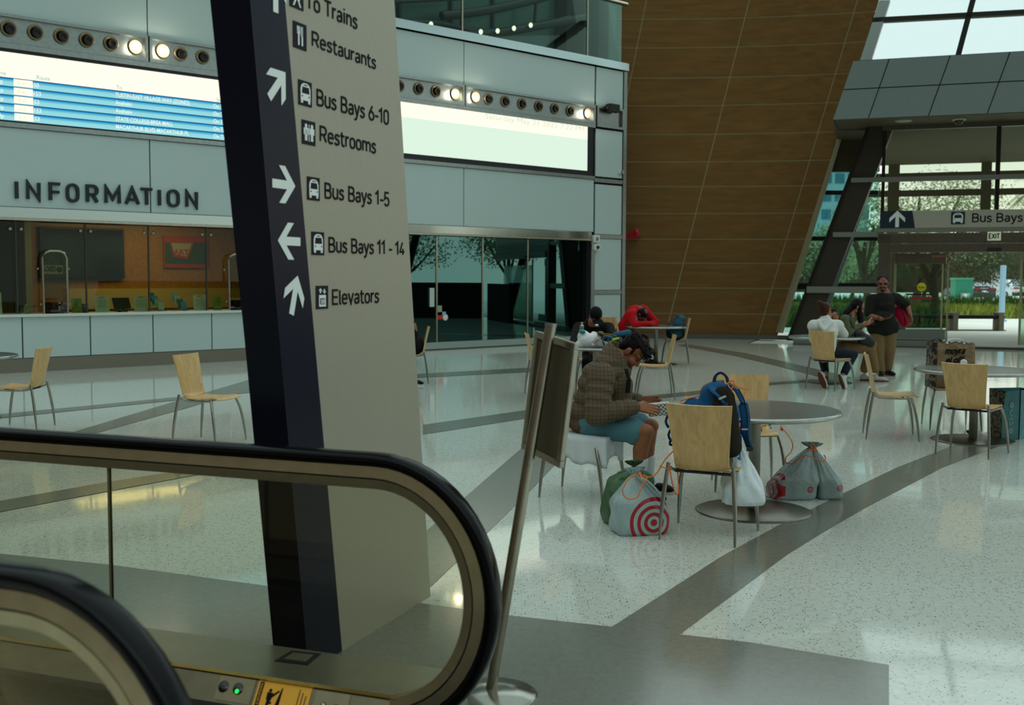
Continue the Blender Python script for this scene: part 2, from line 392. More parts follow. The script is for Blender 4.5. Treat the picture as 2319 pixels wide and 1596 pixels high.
# ------------------------------------------------------------------ plain rounded-grotesque lettering drawn with strokes
LO, HI, XH, ST = .065, .935, .665, .135
def _arc(cx, cy, rx, ry, a0, a1, n=9):
    return [(cx + rx * math.cos(math.radians(a0 + (a1 - a0) * k / n)), cy + ry * math.sin(math.radians(a0 + (a1 - a0) * k / n))) for k in range(n + 1)]
def _stad(x0, x1, y0, y1):
    c = (x0 + x1) / 2; r = (x1 - x0) / 2; ry = min(r, (y1 - y0) / 2)
    return _arc(c, y1 - ry, r, ry, 0, 180) + _arc(c, y0 + ry, r, ry, 180, 360) + [(x1, y1 - ry)]
def _D(x0, x1, y0, y1):
    ry = (y1 - y0) / 2; return [(x0, y1), (x1 - .2, y1)] + _arc(x1 - .2, y0 + ry, .2, ry, 90, -90) + [(x0, y0)]
GL = {
 ' ': (.30, []), 'I': (.27, [[(.135, LO), (.135, HI)]]), 'l': (.27, [[(.12, HI), (.12, .15), (.14, .09), (.22, LO)]]),
 'N': (.74, [[(.1, LO), (.1, HI), (.62, LO), (.62, HI)]]), 'F': (.58, [[(.1, LO), (.1, HI), (.54, HI)], [(.1, .5), (.5, .5)]]),
 'E': (.60, [[(.54, LO), (.1, LO), (.1, HI), (.54, HI)], [(.1, .5), (.5, .5)]]), 'O': (.72, [_stad(.1, .62, LO, HI)]),
 'R': (.68, [[(.1, LO)] + _D(.1, .58, .47, HI)[:0] + [(.1, HI)] + _D(.1, .58, .47, HI)[1:], [(.36, .47), (.58, LO)]]),
 'M': (.86, [[(.1, LO), (.1, HI), (.43, .3), (.76, HI), (.76, LO)]]), 'A': (.70, [[(.06, LO), (.35, HI), (.64, LO)], [(.15, .31), (.55, .31)]]),
 'T': (.62, [[(.04, HI), (.58, HI)], [(.31, LO), (.31, HI)]]), 'X': (.64, [[(.07, LO), (.57, HI)], [(.07, HI), (.57, LO)]]),
 'B': (.68, [[(.1, LO)] + [(.1, HI)] + _D(.1, .55, .52, HI)[1:], [(.1, .52)] + _D(.1, .59, LO, .52)[1:] + [(.1, LO)]]),
 'o': (.58, [_stad(.09, .49, LO, XH)]), 'n': (.58, [[(.1, LO), (.1, XH + .06)], [(.1, .45)] + _arc(.29, .45, .19, XH - .45, 180, 0) + [(.48, LO)]]),
 'u': (.58, [[(.48, XH + .06), (.48, LO)], [(.1, XH + .06), (.1, .28)] + _arc(.29, .26, .19, .26 - LO, 180, 360) + [(.48, .3)]]),
 'm': (.90, [[(.1, LO), (.1, XH + .06)], [(.1, .47)] + _arc(.275, .47, .175, XH - .47, 180, 0) + [(.45, LO)], [(.45, .47)] + _arc(.625, .47, .175, XH - .47, 180, 0) + [(.80, LO)]]),
 'r': (.40, [[(.1, LO), (.1, XH + .06)], [(.1, .43)] + _arc(.3, .43, .2, XH - .43, 180, 75)]),
 'i': (.25, [[(.12, LO), (.12, XH + .06)], [(.12, .86), (.12, .95)]]),
 's': (.52, [[(.43, .57), (.36, .64), (.26, XH), (.15, .63), (.1, .54), (.13, .45), (.24, .39), (.34, .34), (.42, .27), (.40, .15), (.32, .08), (.22, LO), (.12, .09), (.06, .15)]]),
 'a': (.57, [[(.12, .58), (.2, .645), (.3, XH), (.42, .62), (.46, .52), (.46, LO)], [(.46, .38), (.25, .38), (.14, .34), (.09, .23), (.13, .12), (.23, LO), (.36, .1), (.46, .2)]]),
 'e': (.58, [[(.09, .38), (.49, .38), (.49, .48)] + _arc(.29, .45, .2, XH - .45, 0, 180) + _arc(.29, .27, .2, .27 - LO, 180, 290) + [(.46, .12)]]),
 't': (.42, [[(.16, .9), (.16, .22), (.2, .1), (.3, LO), (.37, LO)], [(.03, XH), (.36, XH)]]),
 'v': (.54, [[(.05, XH + .06), (.27, LO), (.49, XH + .06)]]), 'y': (.54, [[(.05, XH + .06), (.28, .08)], [(.49, XH + .06), (.22, -.12), (.12, -.19), (.04, -.19)]]),
 '-': (.42, [[(.06, .38), (.36, .38)]]), '0': (.62, [_stad(.09, .53, LO, HI)]), '1': (.46, [[(.04, .74), (.28, HI), (.28, LO)]]),
 '4': (.60, [[(.36, HI), (.07, .27), (.55, .27)], [(.41, .5), (.41, LO)]]),
 '5': (.60, [[(.5, HI), (.13, HI), (.1, .5), (.2, .58)] + _arc(.3, .33, .22, .265, 90, -90) + [(.17, .09), (.08, .17)]]),
 '6': (.62, [[(.40, HI), (.14, .48)], _stad(.09, .53, LO, .58)]),
 'f': (.40, [[(.16, LO), (.16, .75), (.22, .9), (.32, .95), (.38, .94)], [(.03, XH), (.36, XH)]]),
 'P': (.64, [[(.1, LO), (.1, HI)] + _D(.1, .58, .45, HI)[1:]]), 'U': (.70, [[(.1, HI), (.1, .3)] + _arc(.34, .3, .24, .235, 180, 360) + [(.58, HI)]]),
 'S': (.62, [[(.5, .78), (.42, .9), (.3, HI), (.16, .9), (.1, .76), (.14, .61), (.3, .52), (.44, .44), (.53, .3), (.48, .13), (.32, LO), (.16, .1), (.07, .22)]]),
 'H': (.72, [[(.1, LO), (.1, HI)], [(.62, LO), (.62, HI)], [(.1, .5), (.62, .5)]]), 'C': (.66, [_arc(.36, .66, .26, .275, 20, 180) + _arc(.36, .34, .26, .275, 180, 340)]), 'D': (.70, [[(.1, LO), (.1, HI)] + _D(.1, .62, LO, HI)[1:] + [(.1, LO)]]), 'L': (.56, [[(.1, HI), (.1, LO), (.52, LO)]]),
}
def stroke_mb(s, fr, width, height, depth=.002, st=ST, sx_st=None):
    """s set in frame fr: cap height `height`, whole line `width`"""
    adv = sum(GL[c][0] for c in s); sx = width / (adv - .1) ; mb = MB(); x = -.06
    h = st / 2 * height
    for c in s:
        w, strokes = GL[c]
        for p in strokes:
            pts = [V((((x + a) * sx), b * height, 0)) for a, b in p]
            q = [pts[0]]
            for k in pts[1:]:
                if (k - q[-1]).length > 1e-5: q.append(k)
            n = len(q); L = []; R = []
            closed = (q[0] - q[-1]).length < 1e-4 and n > 3
            for i in range(n):
                a = q[i - 1] if i > 0 else (q[-2] if closed else None); b = q[i + 1] if i < n - 1 else (q[1] if closed else None)
                d1 = (q[i] - a).normalized() if a is not None else None; d2 = (b - q[i]).normalized() if b is not None else None
                d1 = d1 or d2; d2 = d2 or d1
                n1 = V((-d1.y, d1.x, 0)); n2 = V((-d2.y, d2.x, 0)); m = (n1 + n2)
                m = m.normalized() if m.length > .3 else n1
                k = h / max(.45, m.dot(n1))
                L.append(q[i] + m * k); R.append(q[i] - m * k)
            vs = []
            for i in range(n): vs += [fr @ L[i], fr @ R[i], fr @ (L[i] + V((0, 0, depth))), fr @ (R[i] + V((0, 0, depth)))]
            fs = []
            for i in range(n - 1):
                o = 4 * i; fs += [(o + 2, o + 3, o + 7, o + 6), (o, o + 2, o + 6, o + 4), (o + 3, o + 1, o + 5, o + 7)]
            fs += [(0, 1, 3, 2), (4 * n - 4, 4 * n - 2, 4 * n - 1, 4 * n - 3)]
            mb.add(vs, fs)
        x += w
    return mb
# ================================================================== the setting
def flat(polys, z, name, m, label=None):
    mb = MB()
    for poly in polys: mb.add([V((p[0], p[1], z)) for p in poly], [tuple(range(len(poly)))])
    return struct(name, mb, m)
A = at_z(0, 846); B_ = at_z(1200, 782)
WU = (B_ - A).normalized(); WN = V((WU.y, -WU.x, 0)); WZ = V((0, 0, 1))
FW = frame(A, WU, WZ, WN)
UEND = 15.74
def wp(px, py):
    p = on_plane(px, py, A, WN); return (p - A).dot(WU), p.z
def wbox(mb, u0, u1, z0, z1, d0, d1, bev=0): return box(mb, (u0, z0, d0), (u1, z1, d1), FW, bev)

# floor -------------------------------------------------------------
DP = at_z(1990, 784); DU = V((1, -0.35, 0)).normalized(); DN = V((DU.y, -DU.x, 0))       # glazed door wall on the right
FD = frame(DP, DU, WZ, DN)
def dp(px, py, d=0.0):
    p = on_plane(px, py, DP + DN * d, DN); return (p - DP).dot(DU), p.z
floor_poly = [(-26, -2), (30, -2), (30, 19.6), tuple((DP + DU * 6).xy), tuple(DP.xy), tuple((DP - DU * 3.2).xy), (7.2, 31.5), (-26, 31.5)]
flat([floor_poly], 0.0, 'floor', M_FLOOR)
def band(top, bot, i):
    a = [at_z(*p) for p in top]; b = [at_z(*p) for p in bot]
    polys = [[a[k], b[k], b[k + 1], a[k + 1]] for k in range(len(a) - 1)]
    return flat([[(p.x, p.y) for p in q] for q in polys], 0.001 + 0.0005 * i, 'trim_%d' % i, M_BAND)
band([(1385, 1420), (1637, 1258), (1766, 1188), (1918, 1113), (2030, 1059), (2155, 1010), (2335, 938)],
     [(1535, 1440), (1780, 1258), (1860, 1208), (1960, 1150), (2134, 1059), (2241, 1018), (2335, 985)], 1)
band([(-60, 1248), (250, 1279), (620, 1329), (960, 1367), (1155, 1394), (1390, 1420), (1700, 1455), (2013, 1506)],
     [(-60, 3500), (250, 3500), (620, 3500), (960, 3500), (1155, 3500), (1390, 3500), (1800, 3500), (2018, 3500)], 2)
band([(880, 1270), (973, 1196), (1090, 1094), (1180, 1016), (1300, 921)], [(880, 1410), (979, 1325), (1100, 1210), (1190, 1122), (1395, 910)], 3)
band([(958, 962), (1190, 929), (1445, 898), (1560, 887), (1744, 866), (1850, 859)], [(958, 984), (1190, 948), (1445, 906), (1560, 896), (1744, 872), (1850, 864)], 4)
band([(100, 998), (181, 974), (380, 914), (564, 860), (760, 812)], [(140, 1004), (225, 979), (430, 922), (580, 877), (790, 818)], 5)
band([(-40, 944), (0, 938), (403, 899), (700, 869), (958, 846), (1210, 832)], [(-40, 953), (0, 947), (403, 906), (700, 875), (958, 855), (1210, 842)], 6)
band([(-60, 1147), (0, 1135), (250, 1091), (440, 1062), (640, 1040)], [(-60, 1176), (0, 1160), (250, 1112), (440, 1077), (640, 1052)], 7)
band([(1555, 779), (1690, 800), (1790, 822), (1930, 855)], [(1535, 782), (1665, 806), (1765, 830), (1895, 864)], 8)
# thin brass strip lines along the foreground band
# outdoor paving
mb = MB(); mb.add([(-60, 20, -0.03), (120, 20, -0.03), (120, 260, -0.03), (-60, 260, -0.03)], [(0, 1, 2, 3)])
struct('ground', mb, mat('pale_paving', (214, 212, 202), rough=0.8, var=0.06, vscale=0.6))

# translucent cushion roof over the hall (out of the picture, it dims the sky)
mb = MB(); mb.add([(-40, -12, 17), (45, -12, 17), (45, 26.5, 17), (12.5, 26.5, 17), (9.0, 30.2, 17), (-40, 30.2, 17)], [(0, 1, 2, 3, 4, 5)])
rm = bpy.data.materials.new('roof_cushion'); rm.use_nodes = True; rt = rm.node_tree; rt.nodes.clear()
rtr = rt.nodes.new('ShaderNodeBsdfTransparent'); rtr.inputs[0].default_value = (.42, .42, .42, 1); ro = rt.nodes.new('ShaderNodeOutputMaterial'); rt.links.new(rtr.outputs[0], ro.inputs[0])
struct('ceiling_hall', mb, rm)
# information wall ----------------------------------------------------
mb = MB()
prism(mb, [(-1.6, 2.60), (14.45, 2.60), (14.45, 0), (UEND, 0), (UEND, 7.0), (-1.6, 7.0)], -0.60, -0.03, FW)
wall = struct('wall_left', mb, M_JOINT)
g = 0.012
JU = [-1.03, 2.72, 6.47, 10.22, 14.55]
for i in range(4):
    for z0, z1 in ((6.03, 7.00), (2.83, 4.15)):
        mb = MB(); wbox(mb, JU[i] + g, JU[i + 1] - g, z0, z1, -0.03, 0.0); struct('panel', mb, M_PANEL, wall)
ZC = [0.10, 1.30, 2.78, 4.15, 5.78]
for k, (z0, z1) in enumerate([(0.12, 1.22), (1.34, 2.66), (2.78, 4.05), (4.25, 5.45), (6.03, 7.0)]):
    mb = MB(); wbox(mb, 14.60, UEND - 0.14, z0, z1, -0.03, 0.0); struct('panel', mb, M_PANEL, wall)
mb = MB()
wbox(mb, UEND - 0.12, UEND, 0, 7.0, -0.05, 0.03)
for z in (1.28, 2.72, 4.15): wbox(mb, 14.55, UEND - 0.12, z - 0.05, z + 0.05, -0.04, 0.02)
wbox(mb, 14.44, 14.56, 0, 2.66, -0.05, 0.03)
struct('panel_frame', mb, M_GREYM, wall)
# recessed light trays above the screens
for i in range(4):
    u0, u1 = JU[i] + 0.015, JU[i + 1] - 0.015
    mb = MB()
    wbox(mb, u0, u1, 5.98, 6.03, -0.03, 0.05); wbox(mb, u0, u1, 5.56, 5.62, -0.03, 0.05)
    wbox(mb, u0, u0 + 0.05, 5.62, 5.98, -0.03, 0.05); wbox(mb, u1 - 0.05, u1, 5.62, 5.98, -0.03, 0.05)
    wbox(mb, u0 + 0.05, u1 - 0.05, 5.62, 5.98, -0.03, -0.022)
    struct('light_tray', mb, M_GREYM, wall)
mb = MB(); u0, u1 = 14.60, UEND - 0.14
for a, b, c, d in ((u0, u1, 5.98, 6.03), (u0, u1, 5.50, 5.56), (u0, u0 + .05, 5.56, 5.98), (u1 - .05, u1, 5.56, 5.98)): wbox(mb, a, b, c, d, -0.03, 0.05)
wbox(mb, u0 + .05, u1 - .05, 5.56, 5.98, -0.03, -0.022)
struct('light_tray', mb, M_GREYM, wall)
mb = MB(); wbox(mb, -1.6, 14.55, 5.46, 5.56, -0.03, 0.04); wbox(mb, -1.6, 14.55, 4.16, 4.24, -0.03, 0.03); struct('trim_rail', mb, M_GREYM, wall)
# polished soffit strip over counter and shop front
mb = MB(); wbox(mb, -1.6, 14.45, 2.64, 2.82, -0.6, 0.03, 0.006); struct('trim_9', mb, M_SOFF)
mb = MB(); wbox(mb, -1.6, 14.45, 2.60, 2.64, -0.6, 0.05); struct('trim_10', mb, M_STEEL)

# gallery above: ledge, glass balustrade, rail ----------------------------
led = MB(); wbox(led, -1.6, UEND + 0.03, 7.03, 7.22, -0.7, 0.06, 0.005); ledge = struct('trim_11', led, mat('ledge_metal', (185, 200, 200), rough=0.2, metal=1.0))
mb = MB(); wbox(mb, -1.6, UEND, 6.6, 7.03, -6.0, -0.62); struct('ceiling', mb, mat('gallery_slab', (60, 62, 58), rough=0.8))
bal = thing('glass_balustrade', 'glass balustrade with steel rail along the upper gallery ledge', 'balustrade', tuple(FW @ V((5, 7.22, -0.05))))
M_BGL = glass_mat('balustrade_glass', (196, 216, 208), 0.01, fk=.4)
for a, b in ((-1.5, 2.7), (2.74, 6.45), (6.49, 10.2), (10.24, 14.3), (14.34, 15.6)):
    mb = MB(); wbox(mb, a, b, 7.22, 8.72, -0.07, -0.055); obj('glass_pane', mb, M_BGL, bal)
mb = MB(); tube(mb, [FW @ V((-1.5, 8.76, -0.06)), FW @ V((UEND + 0.05, 8.76, -0.06))], 0.05); obj('handrail', mb, M_STEEL, bal)
for u in (10.22, 14.32):
    mb = MB(); wbox(mb, u - 0.02, u + 0.02, 7.22, 8.74, -0.09, -0.05); obj('post', mb, M_STEEL, bal)
mb = MB(); wbox(mb, 15.28, 15.42, 7.22, 8.74, -0.14, -0.09); obj('post', mb, mat('pale_post', (180, 205, 205), rough=0.3), bal)
# back of the gallery: tinted glazed wall; truss and lamps stand in for reflections
mb = MB(); wbox(mb, -1.6, 24.0, 6.0, 16.0, -6.3, -6.1); wg = struct('wall_gallery', mb, mat('gallery_glass', (58, 98, 90), rough=0.25, var=0.12, vscale=0.5))
mb = MB()
for px in (300, 420, 905, 1022, 1117, 1260):
    q_ = on_plane(px, 40, A - WN * 6.05, WN); u = (q_ - A).dot(WU); wbox(mb, u - 0.04, u + 0.04, 6.5, 16.0, -6.1, -6.02)
struct('mullion', mb, M_BLACK, wg)
mb = MB(); 
for a_, b_ in ((1283, 1322), (1356, 1384)):
    ua = (on_plane(a_, 40, A - WN * 5.7, WN) - A).dot(WU); ub = (on_plane(b_, 40, A - WN * 5.7, WN) - A).dot(WU); wbox(mb, ua, ub, 6.5, 16, -6.0, -5.7)
struct('column_1', mb, mat('gallery_column', (52, 42, 30), rough=0.7))
def gp(px, py, d=-5.6):
    return on_plane(px, py, A + WN * d, WN)
tr = thing('roof_truss', 'dark curved roof truss seen through the gallery glass', 'truss', tuple(gp(1150, 70)))  # hall truss reflected in the balustrade, built as solid tubes behind the glass
mb = MB(); tube(mb, spline([gp(880, 62), gp(1000, 78), gp(1110, 76), gp(1220, 58), gp(1330, 38)]), 0.13, 8); obj('lower_chord', mb, M_BLACK, tr)
mb = MB(); tube(mb, spline([gp(880, 52), gp(990, 54), gp(1090, 72), gp(1210, 62), gp(1290, 40)]), 0.1, 8); obj('middle_chord', mb, M_BLACK, tr)
mb = MB(); tube(mb, spline([gp(1000, 36), gp(1110, 22), gp(1230, -6), gp(1330, -36)]), 0.13, 8); obj('upper_chord', mb, M_BLACK, tr)
for p, q in (((890, 5), (1045, -3)), ((1210, 60), (1215, -10)), ((1040, 74), (1050, 26))): mb = MB(); tube(mb, [gp(*p), gp(*q)], 0.05, 6); obj('brace', mb, M_BLACK, tr)
M_LAMP = emit_mat('lamp_glow', (255, 244, 214), 3.2)
for i, p in enumerate(((937, 58), (976, 55), (1089, 72), (1127, 70), (1164, 64), (1202, 57))):  # lamp reflections in the balustrade, built as glowing bulbs
    c = gp(*p, d=-5.3)
    t = thing('globe_lamp', ['first round lamp from the sign pylon along the gallery truss', 'second round lamp from the sign pylon along the gallery truss', 'third round lamp along the gallery truss, right of the glass joint', 'fourth round lamp along the gallery truss', 'fifth round lamp along the gallery truss', 'last and highest round lamp along the gallery truss'][i], 'lamp', tuple(c), group='lamps on the gallery truss')
    mb = MB(); ell(mb, c, (0.06, 0.06, 0.075)); obj('bulb', mb, M_LAMP, t)
    mb = MB(); caps(mb, c + V((0, .05, 0)), c + V((0.0, 0.16, 0.0)), 0.05, 0.06); obj('housing', mb, M_BLACK, t)

# spotlights in the trays ------------------------------------------------
sp_px = [(20, 67, 0), (81, 77, 0), (140, 87, 0), (197, 96, 0), (252, 106, 0), (307, 117, 1), (369, 125, 1), (410, 129, 0), (460, 136, 0),
         (905, 195, 0), (949, 201, 0), (988, 205, 0), (1031, 212, 1), (1077, 216, 1), (1107, 217, 0), (1145, 221, 0), (1183, 225, 0), (1221, 230, 0), (1257, 234, 0), (1292, 236, 0), (1331, 243, 1)]
ords = ['first', 'second', 'third', 'fourth', 'fifth', 'sixth', 'seventh', 'eighth', 'ninth', 'tenth', 'eleventh', 'twelfth']
M_LIT = emit_mat('spot_lit', (255, 236, 200), 9.0)
M_RING = mat('spot_ring', (150, 132, 100), rough=0.4, metal=0.6)
side_n = [0, 0]
for px, py, lit in sp_px:
    s = 0 if px < 600 else 1
    u, z = wp(px, py); z = 5.80
    nm = ords[side_n[s]]; side_n[s] += 1
    lab = '%s %s spotlight from the left in the tray above the %s screen' % (nm, 'lit' if lit else 'unlit', 'departures' if s == 0 else 'date')
    t = thing('spotlight', lab, 'spotlight', tuple(FW @ V((u, z, 0.0))), group='recessed spotlights above the screens')
    M = FW @ T(u, z, -0.02)
    mb = MB(); lathe(mb, [(0.085, 0.0), (0.13, 0.0), (0.135, 0.02), (0.13, 0.035), (0.115, 0.035), (0.085, -0.005)], 24, M); obj('ring', mb, M_RING, t)
    mb = MB(); lathe(mb, [(0.001, 0.0), (0.085, 0.0)], 20, M @ T(0, 0, 0.012)); obj('lens', mb, M_LIT if lit else M_BLACKG, t)
    if not lit:
        mb = MB(); lathe(mb, [(0.03, 0.013), (0.07, 0.02), (0.078, 0.06), (0.06, 0.06), (0.05, 0.03)], 16, M @ T(0.012, -0.012, 0)); obj('barrel', mb, M_BLACK, t)
    else:
        lp = bpy.data.lights.new('spot_light', 'POINT'); lp.energy = 6; lp.color = (1, .88, .68); lp.shadow_soft_size = 0.08
        lo = bpy.data.objects.new('spot_light', lp); COL.objects.link(lo); lo.parent = t; lo.matrix_local = PM[t.name].inverted() @ T(*(FW @ V((u, z, 0.16))))
# projector in the last tray, detectors on the panels
t = thing('projector_camera', 'black box camera in the light tray at the end of the white wall', 'camera', tuple(FW @ V((15.1, 5.7, 0.1))))
u, z = wp(1382, 246)
mb = MB(); box(mb, (u - .2, z - .11, 0.04), (u + .16, z + .1, 0.2), FW, 0.02); obj('body', mb, M_BLACK, t)
mb = MB(); lathe(mb, [(0.001, .02), (.07, .02), (.075, -.06)], 14, FW @ T(u - .23, z, 0.12) @ RY(-1.2)); obj('lens_hood', mb, M_BLACK, t)
mb = MB(); wbox(mb, u - .03, u + .03, z - .05, z + .05, -0.02, 0.06); obj('bracket', mb, M_GREYM, t)
def small_box(name, lab, cat, px, py, w, h, d, m, extra=None):
    u, z = wp(px, py)
    t = thing(name, lab, cat, tuple(FW @ V((u, z, 0.0))))
    mb = MB(); box(mb, (u - w / 2, z - h / 2, 0.0), (u + w / 2, z + h / 2, d), FW, min(w, h, d) * .2); obj('case', mb, m, t)
    if extra == 'dome':
        mb = MB(); ell(mb, FW @ V((u, z, d)), (.05, .05, .05)); obj('lens', mb, M_BLACKG, t)
    if extra == 'grille':
        mb = MB(); lathe(mb, [(.001, .004), (.05, .004), (.055, 0)], 14, FW @ T(u, z, d)); obj('grille', mb, M_GREYM, t)
    return t
small_box('alarm_sounder', 'upper white alarm box beside the shop front frame', 'alarm', 1346, 541, .22, .19, .1, M_WHITE, 'grille')
small_box('motion_sensor', 'lower white sensor box beside the shop front frame', 'sensor', 1346, 560, .22, .16, .12, M_WHITE, 'dome')
small_box('emergency_light', 'tiny white light at the bottom of an upper right wall panel', 'light', 1405, 390, .16, .08, .05, M_WHITE, 'grille')

# display screens -----------------------------------------------------------
def row_mat():
    m = bpy.data.materials.new('screen_rows'); m.use_nodes = True; t = m.node_tree; t.nodes.clear()
    tcn = t.nodes.new('ShaderNodeTexCoord'); sp = t.nodes.new('ShaderNodeSeparateXYZ'); t.links.new(tcn.outputs['Object'], sp.inputs[0])
    ma = t.nodes.new('ShaderNodeMath'); ma.operation = 'MULTIPLY_ADD'; ma.inputs[1].default_value = 1 / 0.142; ma.inputs[2].default_value = -4.27 / 0.142
    t.links.new(sp.outputs[2], ma.inputs[0]); fr = t.nodes.new('ShaderNodeMath'); fr.operation = 'FRACT'; t.links.new(ma.outputs[0], fr.inputs[0])
    r = t.nodes.new('ShaderNodeValToRGB'); c = r.color_ramp; c.elements[0].position = 0.0; c.elements[0].color = lin((150, 222, 228)); c.elements[1].position = 1.0; c.elements[1].color = lin((16, 70, 120))
    for p, q in ((0.45, (150, 218, 224)), (0.78, (50, 160, 205)), (0.9, (10, 110, 175)), (0.97, (12, 50, 90))): el = c.elements.new(p); el.color = lin(q)
    t.links.new(fr.outputs[0], r.inputs[0]); em = t.nodes.new('ShaderNodeEmission'); em.inputs[1].default_value = 1.0
    t.links.new(r.outputs[0], em.inputs[0]); o = t.nodes.new('ShaderNodeOutputMaterial'); t.links.new(em.outputs[0], o.inputs[0]); return m
M_CREAM = emit_mat('screen_cream', (255, 249, 226), 1.15); M_MINT = emit_mat('screen_mint', (222, 246, 226), 1.0)
M_TXTW = emit_mat('screen_text_white', (240, 250, 240), 1.0); M_TXTB = emit_mat('screen_text_blue', (120, 180, 185), 1.0); M_TXTP = emit_mat('screen_text_pale', (216, 224, 206), 1.0)
O0 = A.copy()
def screen(lab, u0, u1, zt, zb):
    t = thing('display_screen', lab, 'screen', (0, 0, 0))
    mb = MB(); wbox(mb, u0 - .12, u1 + .22, zb - .12, zt + .1, -0.03, 0.02); obj('housing', mb, M_BLACK, t); return t
sc1 = screen('wide lit departures board with blue rows above the information counter', -1.5, 6.25, 5.40, 4.27)
mb = MB(); wbox(mb, -1.5, 6.25, 4.98, 5.40, 0.02, 0.026); obj('header_panel', mb, M_CREAM, sc1)
mb = MB(); wbox(mb, -1.5, 6.25, 4.27, 4.98, 0.02, 0.026); obj('row_panel', mb, row_mat(), sc1)
def scr_text(s, px, py, h, m, par, name='lettering', width=None, xs=0.9):
    u, z = wp(px, py); fr = FW @ T(u, z, 0.028)
    mb = text_mb(s, fr, width=width, height=h, depth=0.002, xs=xs); return obj(name, mb, m, par)
scr_text('Route', 82, 180, .075, M_TXTB, sc1); scr_text('To', 262, 202, .075, M_TXTB, sc1); scr_text('Time', -14, 168, .075, M_TXTB, sc1); scr_text('Status', 489, 230, .075, M_TXTB, sc1)
mb = MB(); uu, _ = wp(30, 200); uv, _ = wp(73, 200)
for k in range(5): wbox(mb, uu, uv, 4.98 - .142 * (k + 1) + .014, 4.98 - .142 * k - .014, .026, .03)
obj('time_cell', mb, M_CREAM, sc1)
rows = [('50', 'TUSTIN-EAST VILLAGE WAY (ZONE2)'), ('153', 'Anaheim'), ('53', 'Anaheim'), ('153', 'STATE COLLEGE-BREA MALL'), ('53', 'MACARTHUR BLVD-MACARTHUR PL')]
for k, (rt, to) in enumerate(rows):
    z = 4.98 - .142 * (k + 1) + .03
    for s, px, w in ((rt, 76, None), (to, 260, None), ('On Time', 481, None), ('2:2%dp' % k, -22, None)):
        u, _ = wp(px, 230); mb = text_mb(s, FW @ T(u, z, .028), height=.075, depth=.002, weight=.012, xs=0.83 if px == 260 else .9); obj('lettering', mb, M_TXTW, sc1)
    u, _ = wp(38, 200); mb = text_mb('00:45', FW @ T(u, z + .005, .031), height=.06, depth=.002, xs=.8); obj('lettering', mb, M_TXTP, sc1)
sc2 = screen('wide lit screen with a date line above the dark shop front', 6.75, wp(1329, 300)[0], 5.50, 4.36)
ue = wp(1329, 300)[0]
mb = MB(); wbox(mb, 6.75, ue, 5.14, 5.50, 0.02, 0.026); obj('header_panel', mb, M_CREAM, sc2)
mb = MB(); wbox(mb, 6.75, ue, 4.36, 5.14, 0.02, 0.026); obj('lower_panel', mb, M_MINT, sc2)
u0, _ = wp(1097, 275); u1, _ = wp(1321, 290)
mb = text_mb('Saturday May 21 2022 7:22 PM', FW @ T(u0, 5.33, .028), width=u1 - u0, height=.13, depth=.002); obj('lettering', mb, M_TXTP, sc2)
# INFORMATION sign: raised letters --------------------------------------------
sg = thing('information_sign', 'dark raised INFORMATION letters on the white wall above the counter', 'sign', tuple(FW @ V((1.8, 3.0, 0))))
u0, z0 = wp(34, 452); u1, z1 = wp(450, 472)
M_LET = mat('letter_metal', (36, 44, 52), rough=0.4, metal=0.5)
zb = (z0 + z1) / 2; word = 'INFORMATION'; pos = [34, 60, 111, 150, 195, 237, 284, 319, 357, 378, 420]; wid = [9, 35, 28, 31, 30, 38, 33, 28, 9, 30, 30]
for ch, p, w in zip(word, pos, wid):
    ua, _ = wp(p, 440); ub, _ = wp(p + w, 440)
    mb = stroke_mb(ch, FW @ T(ua, zb, 0.0), (ub - ua) * (GL[ch][0] - .1) / (GL[ch][0] - .02) , .325, .05, st=.16); obj('letter', mb, M_LET, sg)

# teller counter -----------------------------------------------------------------
ct = thing('ticket_counter', 'long white panelled information counter with pale worktop', 'counter', tuple(FW @ V((3, 0, 0))))
mb = MB(); wbox(mb, -1.6, 6.85, 0.0, .24, -.59, -0.01); obj('plinth', mb, mat('counter_plinth', (118, 112, 98), rough=.4), ct)
mb = MB(); wbox(mb, -1.6, 6.85, .24, .95, -.59, -.03); obj('carcass', mb, M_JOINT, ct)
cj = [-1.6] + [wp(p, 760)[0] for p in (51, 205, 347, 480)] + [5.8, 6.85]
for a, b in zip(cj[:-1], cj[1:]):
    mb = MB(); wbox(mb, a + .012, b - .012, .25, .945, -.03, 0.0); obj('front_panel', mb, M_PANEL, ct)
mb = MB(); wbox(mb, -1.6, 6.85, .95, 1.0, -.75, .06, .008); obj('worktop', mb, mat('worktop', (206, 214, 206), rough=.3), ct)
# room behind the counter
M_WOODIN = wood('office_wood', (156, 112, 42), (128, 88, 30), rough=.35, axis='X', scale=.8, stretch=14)
mb = MB(); wbox(mb, -1.6, 7.2, 0, 2.9, -3.4, -3.3); struct('wall_office', mb, M_WOODIN)
mb = MB(); wbox(mb, -1.6, 7.2, 2.85, 2.95, -3.4, -.6); struct('ceiling_office', mb, mat('office_ceiling', (120, 110, 90), rough=.8))
mb = MB(); wbox(mb, -1.6, 7.2, 0, .02, -3.4, -.6); struct('floor_office', mb, mat('office_floor', (70, 62, 50), rough=.6))
mb = MB(); wbox(mb, 6.9, 7.2, 0, 2.9, -3.3, -.6); struct('wall_partition', mb, mat('yellow_wall', (200, 178, 110), rough=.6))
al = bpy.data.lights.new('office_downlight', 'AREA'); al.energy = 230; al.size = 3.0; al.size_y = 1.2; al.shape = 'RECTANGLE'; al.color = (1, .86, .52)
ao = bpy.data.objects.new('office_downlight', al); COL.objects.link(ao); ao.matrix_world = FW @ T(3.6, 2.8, -2.0) @ RX(math.pi / 2)
